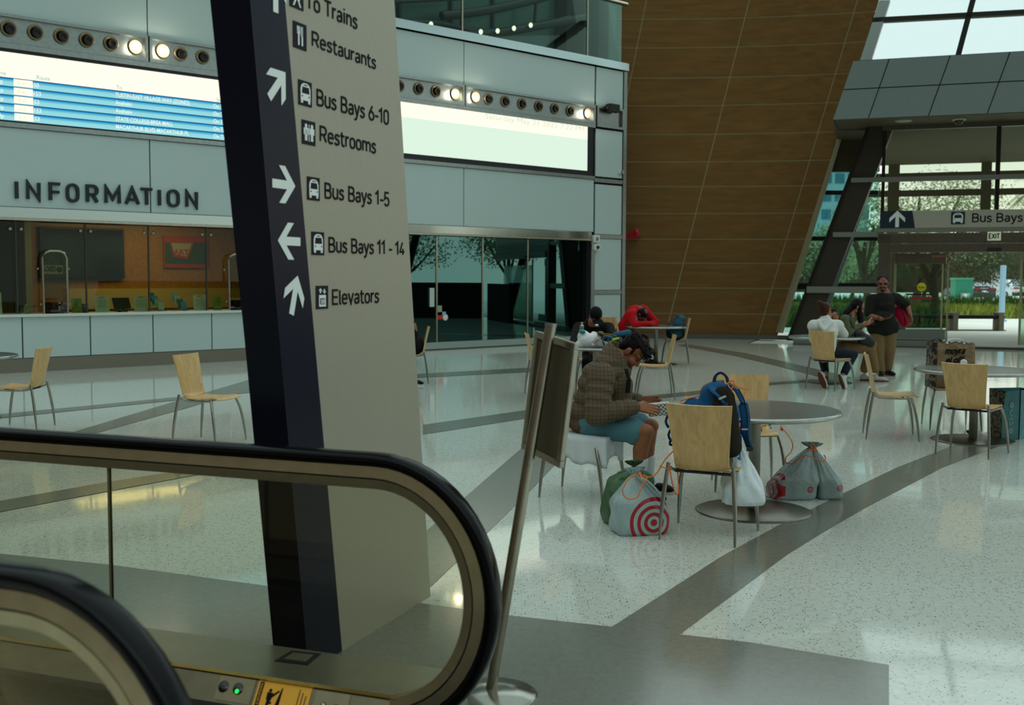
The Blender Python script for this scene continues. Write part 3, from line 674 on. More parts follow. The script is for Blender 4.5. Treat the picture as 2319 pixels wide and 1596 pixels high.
def ip(px, py, d):
    p = on_plane(px, py, A + WN * d, WN); return (p - A).dot(WU), p.z
u0, z0 = ip(152, 690, -3.28); u1, z1 = ip(545, 652, -3.28)
mb = MB(); wbox(mb, u0, 6.9, z0 - .1, z1, -3.3, -3.25); struct('trim_12', mb, mat('beige_band', (168, 156, 112), rough=.6))
u0, _ = ip(0, 600, -2.6); u1, _ = ip(55, 600, -2.6)
cb = thing('office_cabinet', 'dark tall cabinet at the left end of the teller windows', 'cabinet', tuple(FW @ V((0, 0, -2.8))))
mb = MB(); wbox(mb, u0 - 2.2, u1 - .25, .02, 2.84, -3.25, -2.5); obj('carcass', mb, mat('cabinet_dark', (32, 28, 22), rough=.5), cb)
mb = MB(); wbox(mb, u1 - .2, u1 + .02, .02, 2.84, -3.25, -2.6); obj('end_panel', mb, M_BLACK, cb)
mb = MB(); wbox(mb, u1 + .02, u1 + .16, .02, 2.84, -3.25, -2.65); obj('filler_strip', mb, mat('pale_filler', (150, 150, 128), rough=.5), cb)
tv = thing('wall_television', 'large dark television on the wood wall behind the teller glass', 'television', tuple(FW @ V((2.5, 2, -3.2))))
u0, z0 = ip(92, 631, -3.2); u1, z1 = ip(281, 518, -3.2)
mb = MB(); box(mb, (u0, z0, -3.3), (u1, z1, -3.2), FW, .015); obj('bezel', mb, M_BLACK, tv)
mb = MB(); wbox(mb, u0 + .04, u1 - .04, z0 + .04, z1 - .04, -3.2, -3.195); obj('glass_front', mb, M_BLACKG, tv)
ps = thing('wall_poster', 'framed green and red ART poster on the wood wall', 'poster', tuple(FW @ V((5, 2, -3.2))))
u0, z0 = ip(372, 606, -3.25); u1, z1 = ip(473, 536, -3.25)
mb = MB(); wbox(mb, u0, u1, z0, z1, -3.3, -3.25); obj('frame', mb, mat('poster_red', (150, 50, 36), rough=.5), ps)
mb = MB(); wbox(mb, u0 + .02, u1 - .02, z0 + .09, z1 - .14, -3.25, -3.245); obj('sheet', mb, mat('poster_green', (40, 74, 66), rough=.5), ps)
mb = MB(); pw = u1 - u0
prism(mb, [(u0 + .12 * pw, z1 - .12), (u0 + .2 * pw, z0 + .24), (u0 + .52 * pw, z0 + .2), (u0 + .66 * pw, z1 - .12)], -3.245, -3.242, FW); obj('emblem_border', mb, mat('poster_red', (150, 50, 36)), ps)
mb = MB(); prism(mb, [(u0 + .16 * pw, z1 - .16), (u0 + .23 * pw, z0 + .29), (u0 + .49 * pw, z0 + .25), (u0 + .61 * pw, z1 - .16)], -3.242, -3.24, FW); obj('emblem', mb, mat('poster_pale', (150, 150, 130)), ps)
mb = text_mb('ART', FW @ T(u0 + .2 * pw, z1 - .42, -3.238), width=.34 * pw, height=.13, depth=.002, weight=.02); obj('lettering', mb, mat('poster_red', (150, 50, 36)), ps)
# teller glass
tg = thing('teller_glass', 'clear glass screen panes standing on the information counter', 'glass screen', tuple(FW @ V((3, 1, -.1))))
M_TG = glass_mat('teller_pane', (226, 230, 214), .003, fk=.45)
tj = [-1.5] + [wp(p, 600)[0] for p in (42, 200, 343, 474)] + [5.6, 7.1]
for a, b in zip(tj[:-1], tj[1:]):
    mb = MB(); wbox(mb, a + .012, b - .012, 1.01, 2.58, -.12, -.108); obj('pane', mb, M_TG, tg)
for a in tj[1:-1]:
    mb = MB(); wbox(mb, a - .012, a + .012, 1.01, 2.6, -.135, -.10); obj('joint_strip', mb, mat('joint_strip', (50, 46, 36), rough=.4), tg)
    for s in (-.09, .09):
        mb = MB(); lathe(mb, [(.001, .03), (.03, .03), (.035, .0)], 12, FW @ T(a + s, 2.46, -.108)); obj('clamp', mb, M_STEEL, tg)
for k, (a, b) in enumerate(((98, 152), (519, 575))):
    ua, _ = wp(a, 640); ub, _ = wp(b, 640)
    t = thing('speaking_hatch', ['steel arched hatch frame below the closed sign', 'steel arched hatch frame half hidden by the sign pylon'][k], 'hatch', tuple(FW @ V(((ua + ub) / 2, 1.0, 0))))
    z1 = 2.09
    pts = [V((ua, 1.0, .0)), V((ua, z1 - .12, 0)), V((ua + .035, z1 - .035, 0)), V((ua + .12, z1, 0)), V((ub - .12, z1, 0)), V((ub - .035, z1 - .035, 0)), V((ub, z1 - .12, 0)), V((ub, 1.0, 0))]
    mb = MB(); tube(mb, [FW @ p for p in pts], .022, 10); obj('arch', mb, M_STEEL, t)
    mb = MB(); wbox(mb, ua + .03, ub - .03, 1.24, z1 - .03, -.01, 0.0); obj('glass_insert', mb, M_TG, t)
    mb = MB(); wbox(mb, ua + .02, ub - .02, 1.0, 1.2, -.02, 0.0); obj('tray_flap', mb, glass_mat('amber_flap', (120, 90, 50), .1) if k == 0 else MATS['amber_flap'], t)
    for s, zz in ((ua - .06, 1.78), (ub + .06, 1.78), (ua - .02, 1.16), (ub + .06, 1.16)):
        mb = MB(); ell(mb, FW @ V((s, zz, -.075)), (.022, .022, .022), seg=8, rings=6); obj('stud', mb, M_STEEL, t)
cs = thing('closed_sign', 'small white and red CLOSED sign hung behind the arched hatch', 'sign', tuple(FW @ V((1, 1.7, -.2))))
u0, z0 = ip(99, 622, -.2); u1, z1 = ip(143, 599, -.2)
mb = MB(); wbox(mb, u0, u1, z0, z1, -.21, -.2); obj('board', mb, mat('red_board', (170, 30, 26)), cs)
mb = MB(); wbox(mb, u0 + .008, u1 - .008, z0 + .015, z1 - .012, -.2, -.197); obj('face', mb, M_WHITE, cs)
mb = text_mb('CLOSED', FW @ T(u0 - .05, z0 + .06, -.196), width=.26, height=.09, depth=.001, weight=.03); obj('lettering', mb, M_SIGNK, cs)
mb = MB(); lathe(mb, [(.028, 0), (.05, 0), (.05, .002), (.028, .002)], 16, FW @ T(u1 - .07, (z0 + z1) / 2, -.196)); obj('dial', mb, mat('dial_red', (120, 40, 34)), cs)
mb = MB(); tube(mb, [FW @ V((u0 + .08, z1, -.205)), FW @ V((u0 + .15, z1 + .13, -.205)), FW @ V((u1 - .08, z1, -.205))], .004, 6); obj('string', mb, M_GREYM, cs)
# papers and stands on the worktop
def sheet(px0, px1, pyt, pyb, lab, m, d=-.16, name='notice_sheet', cat='notice', text=None, tilt=.12):
    ua, za = ip(px0, pyb, d); ub, zb = ip(px1, pyt, d)
    za = 1.0; zb = za + max(.12, ip((px0 + px1) / 2, pyt, d)[1] - 1.0)
    t = thing(name, lab, cat, tuple(FW @ V(((ua + ub) / 2, 1.0, d))), group='notices standing on the counter')
    M = FW @ T(ua, za, d) @ RX(-tilt)
    mb = MB(); box(mb, (0, 0, 0), (ub - ua, zb - za, .004), M); obj('sheet', mb, m, t)
    w = ub - ua; h = zb - za
    if text:
        mb = text_mb(text, M @ T(w * .3, h * .86, .005), width=w * .4, height=.03, depth=.001, weight=.02); obj('heading', mb, mat('heading_red', (150, 60, 50)), t)
    mb = MB()
    for k in range(5): box(mb, (w * .15, h * (.72 - .1 * k), .004), (w * (.85 - .06 * (k % 2)), h * (.745 - .1 * k), .0055), M)
    obj('text_lines', mb, mat('grey_print', (120, 124, 120)), t)
    mb = MB(); prism(mb, [(0, 0), (.09, 0), (0, .16)], 0, w * .3, FW @ T(ua + w * .3, 1.0, d - .026) @ RY(math.pi / 2)); obj('easel_back', mb, M_WHITE, t)
    return t
M_PAPER = mat('paper', (196, 208, 192), rough=.8); M_FLYER = mat('flyer_green', (130, 150, 60), rough=.7, var=.3, vscale=9)
sheet(216, 248, 670, 706, 'white notice sheet left of the tablet on the counter', M_PAPER, text='ART')
sheet(305, 335, 670, 704, 'white notice sheet right of the tablet on the counter', M_PAPER, text='ART')
sheet(439, 468, 667, 702, 'white notice sheet between brochure holder and small flyer', M_PAPER, text='ART')
sheet(-12, 4, 662, 706, 'white notice cut off by the left picture edge', M_PAPER, text=None)
sheet(164, 186, 675, 706, 'green timetable flyer right of the arched hatch', M_FLYER, name='flyer_stand', cat='flyer')
sheet(483, 502, 671, 701, 'pale green flyer beside the sign pylon', M_FLYER, name='flyer_stand', cat='flyer')
sheet(55, 67, 692, 706, 'tiny green card left of the arched hatch', M_FLYER, name='flyer_stand', cat='flyer')
for k, (px, lab) in enumerate(((346, 'blue brochure rack right of the second white notice'), (398, 'white and blue brochure rack left of the third white notice'))):
    ua, _ = ip(px, 700, -.2); t = thing('brochure_rack', lab, 'brochure rack', tuple(FW @ V((ua, 1.0, -.2))))
    for j in range(4):
        M = FW @ T(ua + .04 * j, 1.0 + .10 * (3 - j) * .6, -.37 + .05 * j) @ RX(-.25)
        mb = MB(); box(mb, (0, 0, 0), (.12, .17, .008), M); obj('brochure', mb, mat('brochure_%d%d' % (k, j), [(50, 120, 150), (60, 150, 180), (150, 190, 190), (190, 200, 190)][(j + k * 2) % 4], rough=.5), t)
    mb = MB(); box(mb, (ua - .01, 1.0, -.42), (ua + .26, 1.03, -.16), FW); obj('base', mb, glass_mat('acrylic', (220, 230, 228), .1) if k == 0 else MATS['acrylic'], t)
tb = thing('tablet_stand', 'black tablet on a stand with loose cables', 'tablet', tuple(FW @ V((3.1, 1, -.2))))
ua, _ = ip(260, 700, -.2); ub, _ = ip(299, 700, -.2)
mb = MB(); box(mb, (0, 0, 0), (ub - ua, .22, .02), FW @ T(ua, 1.06, -.24) @ RX(-.5), .008); obj('tablet_body', mb, M_BLACK, tb)
mb = MB(); box(mb, (ua + .08, 1.0, -.34), (ub - .08, 1.08, -.2), FW, .01); obj('stand_foot', mb, M_BLACK, tb)
mb = MB(); tube(mb, [FW @ p for p in spline([(ua - .02, 1.01, -.16), (ua + .08, 1.05, -.17), (ua + .14, 1.01, -.15), (ua + .24, 1.06, -.17), (ub, 1.012, -.16)])], .007, 6); obj('cable', mb, mat('cable_yellow', (150, 130, 70)), tb)
ua, _ = ip(193, 700, -.2); t = thing('card_reader', 'small black card reader beside the green timetable flyer', 'card reader', tuple(FW @ V((ua, 1, -.2))))
mb = MB(); box(mb, (ua - .04, 1.0, -.25), (ua + .05, 1.16, -.18), FW, .01); obj('body', mb, M_BLACK, t)
mb = MB(); wbox(mb, ua - .02, ua + .03, 1.1, 1.14, -.18, -.177); wbox(mb, ua - .02, ua + .03, 1.02, 1.05, -.18, -.177); obj('screen', mb, mat('reader_screen', (120, 150, 150)), t)

# shop front ------------------------------------------------------------------------
sf = thing('window_1', 'dark glazed shop front with four tall panes', 'window', tuple(FW @ V((11, 0, 0)))); sf['kind'] = 'structure'
M_SF = glass_mat('shop_glass', (70, 84, 80), .20, gtint=(170, 235, 230))
sj = [7.25, wp(1000, 650)[0], wp(1104, 650)[0], wp(1206, 650)[0], 14.38]
for a, b in zip(sj[:-1], sj[1:]):
    mb = MB(); wbox(mb, a + .02, b - .02, .16, 2.6, -.2, -.185); obj('pane', mb, M_SF, sf)
for a in sj[1:-1]:
    mb = MB(); wbox(mb, a - .022, a + .022, .16, 2.6, -.21, -.17); obj('mullion', mb, M_STEEL, sf)
mb = MB(); wbox(mb, 7.25, 14.38, .02, .17, -.22, -.12, .006); obj('bottom_rail', mb, mat('rail_pale', (165, 178, 172), rough=.3, metal=.6), sf)
mb = MB(); wbox(mb, 7.25, 14.38, 0, .03, -.22, -.14); obj('threshold', mb, M_BLACK, sf)
mb = MB(); wbox(mb, 14.36, 14.46, 0, 2.6, -.6, -.05); wbox(mb, 7.2, 7.27, 0, 2.6, -.6, -.05); obj('jamb', mb, M_BLACK, sf)
mb = MB(); ua, za = wp(983, 695); ub, zb = wp(993, 652); wbox(mb, ua, ub, za, zb, -.17, -.15); obj('door_plate', mb, mat('door_plate', (190, 202, 198), rough=.4), sf)
for (p0, p1, y0, y1, c, n_) in ((1001, 1014, 714, 724, (200, 30, 36), 'sticker'), (1002, 1012, 692, 707, (150, 160, 130), 'sticker'), (1013, 1021, 706, 714, (130, 190, 200), 'sticker')):
    ua, za = wp(p0, y1); ub, zb = wp(p1, y0); mb = MB(); wbox(mb, ua, ub, za, zb, -.183, -.18); obj(n_, mb, mat('sticker_%d' % p0, c, emit=None), sf)
mb = MB(); lathe(mb, [(.06, 0), (.075, 0), (.075, .002), (.06, .002)], 18, FW @ T(wp(1020, 719)[0], wp(1020, 719)[1], -.183)); obj('sticker', mb, M_WHITE, sf)
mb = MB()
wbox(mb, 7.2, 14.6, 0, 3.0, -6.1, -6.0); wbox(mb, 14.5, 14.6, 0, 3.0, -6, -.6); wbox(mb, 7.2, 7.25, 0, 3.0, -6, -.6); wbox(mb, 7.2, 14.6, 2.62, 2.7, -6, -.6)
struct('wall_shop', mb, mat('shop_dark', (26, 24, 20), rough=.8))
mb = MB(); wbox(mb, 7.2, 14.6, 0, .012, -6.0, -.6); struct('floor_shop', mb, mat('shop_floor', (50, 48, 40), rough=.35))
ua = wp(1262, 600)[0]
mb = MB(); wbox(mb, ua, 14.36, 0, 2.6, -1.2, -.9); struct('column_2', mb, mat('shop_brown', (44, 32, 22), rough=.7))

# wood clad end wall -------------------------------------------------------------------
def woodY(x): return 30.35 - 0.0285 * max(0.0, x - 3.5) ** 2
def wood_pt(px, py):
    y = 30.2
    for _ in range(12):
        p = at_y(px, py, y); y = woodY(p.x)
    return at_y(px, py, y)
M_WOOD = wood('wood_cladding', (126, 92, 44), (109, 77, 33), rough=.42, axis='X', scale=.55, stretch=16, dist=.6, spec=.35)
zrow = [0.12] + [wood_pt(1432, y).z for y in (709, 651, 595, 541, 483, 422, 366, 304, 239, 176, 108, 43, -25)]
lines = [None, ((1464, 0), (1418, 230)), ((1697, 0), (1521, 703)), ((1942, 0), (1721, 745)), ((1992, 0), (1764, 753))]
def lx(i, z):
    if i == 0: return 2.7
    a = wood_pt(*lines[i][0]); b = wood_pt(*lines[i][1]); t = (z - b.z) / (a.z - b.z); return max(2.72, b.x + (a.x - b.x) * t)
ww = MB(); nb = 24; zz_ = [0.0] + zrow; vs = []; fs = []; n1 = nb + 1; nz = len(zz_)
for off in (0.012, 0.35):
    for z in zz_:
        xr = lx(4, z) - .02
        for k in range(n1): x = 2.6 + (xr - 2.6) * k / nb; vs.append((x, woodY(x) + off, z))
o2 = n1 * nz
for j in range(nz - 1):
    for k in range(nb): a = j * n1 + k; fs += [(a, a + 1, a + n1 + 1, a + n1), (o2 + a, o2 + a + n1, o2 + a + n1 + 1, o2 + a + 1)]
    a = j * n1; fs.append((a, a + n1, o2 + a + n1, o2 + a)); a = j * n1 + nb; fs.append((a, o2 + a, o2 + a + n1, a + n1))
for k in range(nb): a = (nz - 1) * n1 + k; fs.append((a, a + 1, o2 + a + 1, o2 + a))
ww.add(vs, fs); wall_b = struct('wall_back', ww, mat('cladding_joint', (168, 162, 126), rough=.6))
for i in range(4):
    for j in range(len(zrow) - 1):
        gz = 0.013; z0, z1 = zrow[j] + gz, zrow[j + 1] - gz
        mb = MB(); vs = []; K = 6
        for z in (z0, z1):
            xa = lx(i, z) + gz; xb = lx(i + 1, z) - gz
            if xb - xa < .03: break
            for k in range(K + 1): x = xa + (xb - xa) * k / K; vs.append((x, woodY(x), z))
        if len(vs) < 2 * (K + 1): continue
        vs2 = [(x, y + .010, z) for x, y, z in vs]; n2 = K + 1
        fs = [(k, k + 1, n2 + k + 1, n2 + k) for k in range(K)] + [(k, 2 * n2 + k, 2 * n2 + k + 1, k + 1) for k in range(K)] + [(n2 + k, n2 + k + 1, 3 * n2 + k + 1, 3 * n2 + k) for k in range(K)]
        fs += [(0, n2, 3 * n2, 2 * n2), (K, 2 * n2 + K, 3 * n2 + K, n2 + K)]
        mb.add(vs + vs2, fs); struct('panel', mb, M_WOOD, wall_b)
mb = MB()
for z0, z1, d in ((.0, .12, -.10),):
    xs = [2.6 + (lx(4, 0) + .3 - 2.6) * k / 12 for k in range(13)]
    vs = [(x, woodY(x) + d, z0) for x in xs] + [(x, woodY(x) + d, z1) for x in xs] + [(x, woodY(x) + .02, z1) for x in xs]
    mb.add(vs, [(k, k + 1, 13 + k + 1, 13 + k) for k in range(12)] + [(13 + k, 14 + k, 27 + k, 26 + k) for k in range(12)])
struct('baseboard_back', mb, mat('base_grey', (92, 92, 80), rough=.4))
hb = at_y(1430, 538, woodY(3.6)); t = thing('fire_bell', 'red horn shaped alarm on the wood wall beside the white wall end', 'alarm', (hb.x, woodY(3.3), hb.z))
M_RED = mat('alarm_red', (190, 16, 40), rough=.4)
hw = woodY(hb.x)
mb = MB(); lathe(mb, [(.001, 0), (.05, 0), (.06, .12), (.12, .28), (.17, .36), (.15, .36), (.05, .2)], 16, T(hb.x - .18, hw - .2, hb.z) @ RY(1.25)); obj('horn', mb, M_RED, t)
mb = MB(); box(mb, (hb.x - .28, hw - .26, hb.z - .09), (hb.x - .14, hw, hb.z + .08)); obj('mount', mb, M_RED, t)

# door wall and canopy ---------------------------------------------------------------------
M_CAN = mat('canopy_panel', (126, 140, 138), rough=.45, metal=.2, var=.02); M_CANJ = M_JOINT
M_BRONZE = mat('dark_steel', (34, 32, 28), rough=.35, metal=.5); M_DFR = brushed('door_frame', (112, 108, 96), .35)
CD = 1.35
def dbox(mb, u0, u1, z0, z1, d0, d1, bev=0): return box(mb, (u0, z0, d0), (u1, z1, d1), FD, bev)
cu0, cz0 = dp(1885, 272, CD); cu1, cz1 = dp(1932, 137, CD)
UE = 7.5; sh = (cu1 - cu0) / (cz1 - cz0); zm = dp(1907, 203, CD)[1]
can = MB(); prism(can, [(cu0 + .02, cz0 + .02), (UE, cz0 + .02), (UE, cz1), (cu1 + .02, cz1)], -.3, CD - .02, FD)
canopy = struct('wall_canopy', can, M_CANJ)
sx = [dp(p, 270, CD)[0] for p in (1966, 2102, 2235)]; bay = sx[1] - sx[0]
cols = [cu0] + sx + [sx[-1] + bay, sx[-1] + 2 * bay]
for a, b in zip(cols[:-1], cols[1:]):
    for z0, z1 in ((cz0, zm), (zm, cz1)):
        q = .012; mb = MB(); pa = lambda uu, z: (uu + sh * (z - cz0), z)
        prism(mb, [pa(a + q, z0 + q), pa(b - q, z0 + q), pa(b - q, z1 - q), pa(a + q, z1 - q)], CD - .02, CD, FD); struct('panel', mb, M_CAN, canopy)
mb = MB(); prism(mb, [(cu0 + .05, -.25), (UE, -.25), (UE, CD - .01), (cu0 + .05, CD - .01)], 0, .03, FD @ frame((0, cz0 - .01, 0), (1, 0, 0), (0, 0, 1), (0, 1, 0)))
struct('ceiling_canopy', mb, mat('soffit_brown', (92, 82, 64), rough=.6))
for k, px in enumerate((2046, 2172)):
    u, z = dp(px, 271, CD * .6); c = FD @ V((u, cz0 - .012, CD * .6))
    if k == 0:
        t = thing('downlight', 'flat round light in the soffit above the exit', 'light', tuple(c)); mb = MB(); lathe(mb, [(.001, -.02), (.16, -.02), (.2, 0)], 20, T(*c)); obj('disc', mb, mat('disc_pale', (170, 170, 150), rough=.5), t)
    else:
        t = thing('dome_camera', 'small dome camera in the soffit above the exit', 'camera', tuple(c)); mb = MB(); lathe(mb, [(.15, -.04), (.16, 0)], 20, T(*c)); obj('base', mb, mat('disc_pale', (170, 170, 150)), t)
        mb = MB(); ell(mb, c + V((0, 0, -.05)), (.1, .1, .09)); obj('dome', mb, M_BLACKG, t)
# inner framing of the glass wall
dw = MB()
zt = dp(1990, 292)[1]
dbox(dw, -.05, UE, zt - .05, zt + .12, -.08, .08)
doorwall = struct('wall_right', dw, M_DFR)
mb = MB(); dbox(mb, -.04, .04, 0, zt, -.05, .05); u2 = dp(2259, 400)[0]; dbox(mb, u2 - .05, u2 + .05, dp(2259, 478)[1], zt, -.05, .05); struct('mullion', mb, M_BRONZE, doorwall)
mb = MB(); z = dp(2100, 405)[1]; dbox(mb, -.75, UE, z - .05, z + .06, -.07, .08)
z = dp(2100, 521)[1]; dbox(mb, -.1, UE, z - .05, z + .05, -.07, .10); zs0 = z + .05
zl = dp(1930, 531)[1]; dbox(mb, -1.15, .0, zl - .06, zl + .06, -.07, .08)
zl2 = dp(1900, 656)[1]; dbox(mb, -1.75, .0, zl2 - .08, zl2 + .08, -.07, .08); struct('rail', mb, mat('rail_grey', (128, 132, 122), rough=.4, metal=.4), doorwall)
# upper glass panes and side panes
M_DG = glass_mat('clear_pane', (238, 244, 236), .03)
pz = dp(2100, 405)[1]
for a, b, z0, z1 in ((.05, u2 - .05, pz + .06, zt - .05), (u2 + .05, UE, pz + .06, zt - .05), (.05, u2 - .05, zs0 + .4, pz - .05), (u2 + .05, UE, zs0 + .4, pz - .05)):
    mb = MB(); dbox(mb, a, b, z0, z1, -.01, .005); struct('pane', mb, M_DG, doorwall)
# leaning steel column, fanning away from the door
def slant(name, pxa, pxb, w, d0, d1, m, par=None):
    (ua, za), (ub, zb) = dp(*pxa, d=d0), dp(*pxb, d=d0)
    mb = MB(); prism(mb, [(ub, zb), (ub + w, zb), (ua + w, za), (ua, za)], d0, d1, FD)
    return struct(name, mb, m, par)
slant('column_3', (1966, 292), (1786, 768), .62, -.6, -.02, mat('column_steel', (54, 50, 40), rough=.4, metal=.3))
slant('column_4', (1962, 292), (1782, 768), .07, -.05, .05, M_BRONZE)
slant('column_5', (2010, 292), (1845, 768), .10, -.62, -.5, mat('column_edge', (140, 160, 160), rough=.3, metal=.3))
# pale steel edge on the wood wall's end and a lower strip glazing behind
def gx(px, py, y=30.3): return at_y(px, py, y)
mb = MB()
def quad3(mb, a, b, c, d, th=(0, .05, 0)):
    vs = [a, b, c, d]; vs = [V(p) for p in vs] + [V(p) + V(th) for p in vs]
    mb.add(vs, [(0, 1, 2, 3), (7, 6, 5, 4), (0, 4, 5, 1), (1, 5, 6, 2), (2, 6, 7, 3), (3, 7, 4, 0)])
yy = 29.5
quad3(mb, at_y(1766, 754, yy), at_y(1774, 754, yy), at_y(2000, 0, yy), at_y(1993, 0, yy), (0, .5, 0)); struct('trim_13', mb, mat('edge_steel', (176, 170, 138), rough=.3, metal=.3))
sg2 = thing('window_2', 'leaning side glazing between wood wall and steel column', 'window', tuple(at_y(1820, 754, 29.6))); sg2['kind'] = 'structure'
mb = MB(); quad3(mb, at_y(1776, 752, 29.7), at_y(1990, 752, 29.7), at_y(1990, 300, 29.7), at_y(1908, 300, 29.7), (0, .012, 0)); obj('pane', mb, glass_mat('teal_pane', (212, 238, 234), .02), sg2)
mb = MB()
for y, w in ((436, 5), (540, 5), (648, 7)):
    xa = 1774 + (752 - y) * .298
    quad3(mb, at_y(xa, y + w, 29.66), at_y(1988, y + w, 29.66), at_y(1988, y - w, 29.66), at_y(xa, y - w, 29.66), (0, .05, 0))
obj('glazing_bar', mb, M_BRONZE, sg2)
mb = MB(); quad3(mb, at_y(1886, 388, 29.6), at_y(1992, 388, 29.6), at_y(1992, 286, 29.6), at_y(1903, 286, 29.6), (0, .3, 0)); obj('spandrel', mb, mat('spandrel', (70, 62, 46), rough=.6), sg2)
# sill curb
mb = MB(); ub = dp(2140, 770)[0]
dbox(mb, -2.05, ub + .1, 0, .16, -.25, .12); dbox(mb, 0, ub, .2, .42, -.05, .02); struct('baseboard_right', mb, mat('curb_grey', (112, 116, 108), rough=.4))
mb = MB(); dbox(mb, -2.05, ub + .1, 0, .02, .12, .16); dbox(mb, ub + .1, UE, 0, .05, -.2, .16); struct('trim_14', mb, mat('threshold_brown', (58, 50, 36), rough=.5))
# sign band, exit header, jamb
sb = thing('bus_bays_sign', 'long grey overhead Bus Bays sign with navy arrow panel', 'sign', tuple(FD @ V((2, zs0, .1))))
a0 = dp(1994, 500)[0] ; zb0 = dp(2100, 516)[1]; zb1 = dp(2100, 477)[1]
mb = MB(); dbox(mb, a0, UE, zb0, zb1, -.02, .10); obj('board', mb, mat('sign_grey', (168, 164, 148), rough=.5), sb)
a1 = dp(2072, 515)[0]; a2 = dp(2066, 478)[0]
mb = MB(); prism(mb, [(a0 - .01, zb0), (a1, zb0), (a2, zb1), (a0 - .01, zb1)], .10, .106, FD); obj('arrow_panel', mb, mat('sign_navy', (16, 34, 50), rough=.4), sb)
def arrow_poly(s=1.0, w=.21, head=.5, ln=1.0):
    """arrow pointing +b, centred, unit tall"""
    t = .5; h = .15
    return [[(-w / 2, -.5), (w / 2, -.5), (w / 2, .24 - w / 2), (0, .24), (-w / 2, .24 - w / 2)], [(0, .5), (-.45, .05), (-.45, -.21), (0, .24)], [(0, .24), (.45, -.21), (.45, .05), (0, .5)]]
def arrow_mb(M, size, d=.003):
    mb = MB()
    for p in arrow_poly():
        prism(mb, [(a * size, b * size) for a, b in p], 0, d, M)
    return mb
ca, cz = dp(2031, 496); obj('arrow', arrow_mb(FD @ T(ca + .01, cz, .106), .40), M_SIGNW, sb)
def bus_icon(par, M, w, h, mk=M_SIGNK, name='bus_pictogram'):
    mb = MB(); prism(mb, [(-w / 2, -h / 2), (w / 2, -h / 2), (w / 2, h / 2), (-w / 2, h / 2)], 0, .002, M); bd = obj('pictogram_board', mb, mk, par)
    mb = MB(); a = w * .36; b = h * .40; e2 = .0015
    pts = [(-a, -b * .72), (a, -b * .72), (a, b * .45), (a * .8, b * .8), (a * .4, b), (-a * .4, b), (-a * .8, b * .8), (-a, b * .45)]
    prism(mb, pts, .002, .0035, M)
    for s in (-1, 1): prism(mb, [(s * a * .75 - a * .2, -b), (s * a * .75 + a * .2, -b), (s * a * .75 + a * .2, -b * .7), (s * a * .75 - a * .2, -b * .7)], .002, .0035, M)
    ic = obj(name, mb, M_SIGNW, par)
    mb = MB(); prism(mb, [(-a * .78, -b * .02), (a * .78, -b * .02), (a * .66, b * .62), (-a * .66, b * .62)], .0035, .0045, M)
    prism(mb, [(-a * .4, b * .76), (a * .4, b * .76), (a * .36, b * .86), (-a * .36, b * .86)], .0035, .0045, M)
    for s in (-1, 1): prism(mb, [(s * a * .7 - a * .1, -b * .38), (s * a * .7 + a * .1, -b * .38), (s * a * .7 + a * .1, -b * .24), (s * a * .7 - a * .1, -b * .24)], .0035, .0045, M)
    obj('pictogram_windows', mb, mk, par)
ia, iz = dp(2169, 494); bus_icon(sb, FD @ T(ia, iz, .101), .31, .30, mat('sign_navy', (16, 34, 50)))
ta, tz = dp(2201, 504); tb_, _ = dp(2315, 504)
obj('lettering', stroke_mb('Bus Bays', FD @ T(ta, tz, .101), tb_ - ta, .215, .003, st=.14), M_SIGNK, sb)
hd = MB(); z0, z1 = dp(2200, 571)[1], dp(2200, 527)[1]
dbox(hd, dp(1988, 550)[0], UE, z0 + (z1 - z0) * .48, z1, -.1, .12, .01); dbox(hd, dp(2014, 550)[0], UE, z0, z0 + (z1 - z0) * .46, -.1, .16, .01)
header = struct('trim_15', hd, M_DFR)
mb = MB(); dbox(mb, dp(1987, 650)[0], dp(2016, 650)[0], 0.16, z1 - .02, -.15, .12, .01); struct('trim_16', mb, M_DFR)
ex = thing('exit_sign', 'pale illuminated EXIT sign over the sliding door', 'sign', tuple(FD @ V((dp(2250, 536)[0], z1, .14))))
u0, za = dp(2235, 545); u1, zb = dp(2266, 525)
mb = MB(); dbox(mb, u0, u1, za, zb, .12, .15); obj('box', mb, mat('exit_pale', (214, 224, 190), rough=.5, emit=(214, 224, 190), estr=.15), ex)
obj('lettering', stroke_mb('EXIT', FD @ T(u0 + .03, za + .04, .151), u1 - u0 - .06, zb - za - .08, .002, st=.19), mat('exit_brown', (60, 24, 14)), ex)
mb = MB(); u0, za = dp(2235, 569); u1, zb = dp(2266, 562); dbox(mb, u0, u1, za, zb, .16, .24); t = tag(obj('door_sensor', mb, M_BLACK), 'black motion sensor bar on the door header', 'sensor')
# sliding door leaf, open
sd = thing('door_1', 'left glass sliding door leaf with yellow round sticker', 'door', tuple(FD @ V((1.4, 0, -.2)))); sd['kind'] = 'structure'
u0, _ = dp(2024, 700); u1, zz = dp(2138, 700); ztop = dp(2080, 574)[1]
mb = MB(); dbox(mb, u0, u1, .16, ztop - .25, -.22, -.205); obj('pane', mb, glass_mat('door_pane', (206, 228, 216), .03), sd)
mb = MB(); dbox(mb, u0, u1 + .02, ztop - .25, ztop, -.25, -.18, .01); dbox(mb, u0, u1, .06, .18, -.25, -.18); obj('door_rail', mb, M_DFR, sd)
mb = MB(); dbox(mb, u0 - .02, u0 + .04, .1, ztop - .2, -.24, -.19); dbox(mb, u1 - .07, u1 - .03, .1, ztop - .2, -.24, -.19); dbox(mb, u1 + .06, u1 + .10, .1, ztop - .2, -.3, -.26); obj('stile', mb, mat('stile', (170, 168, 130), rough=.3, metal=.4), sd)
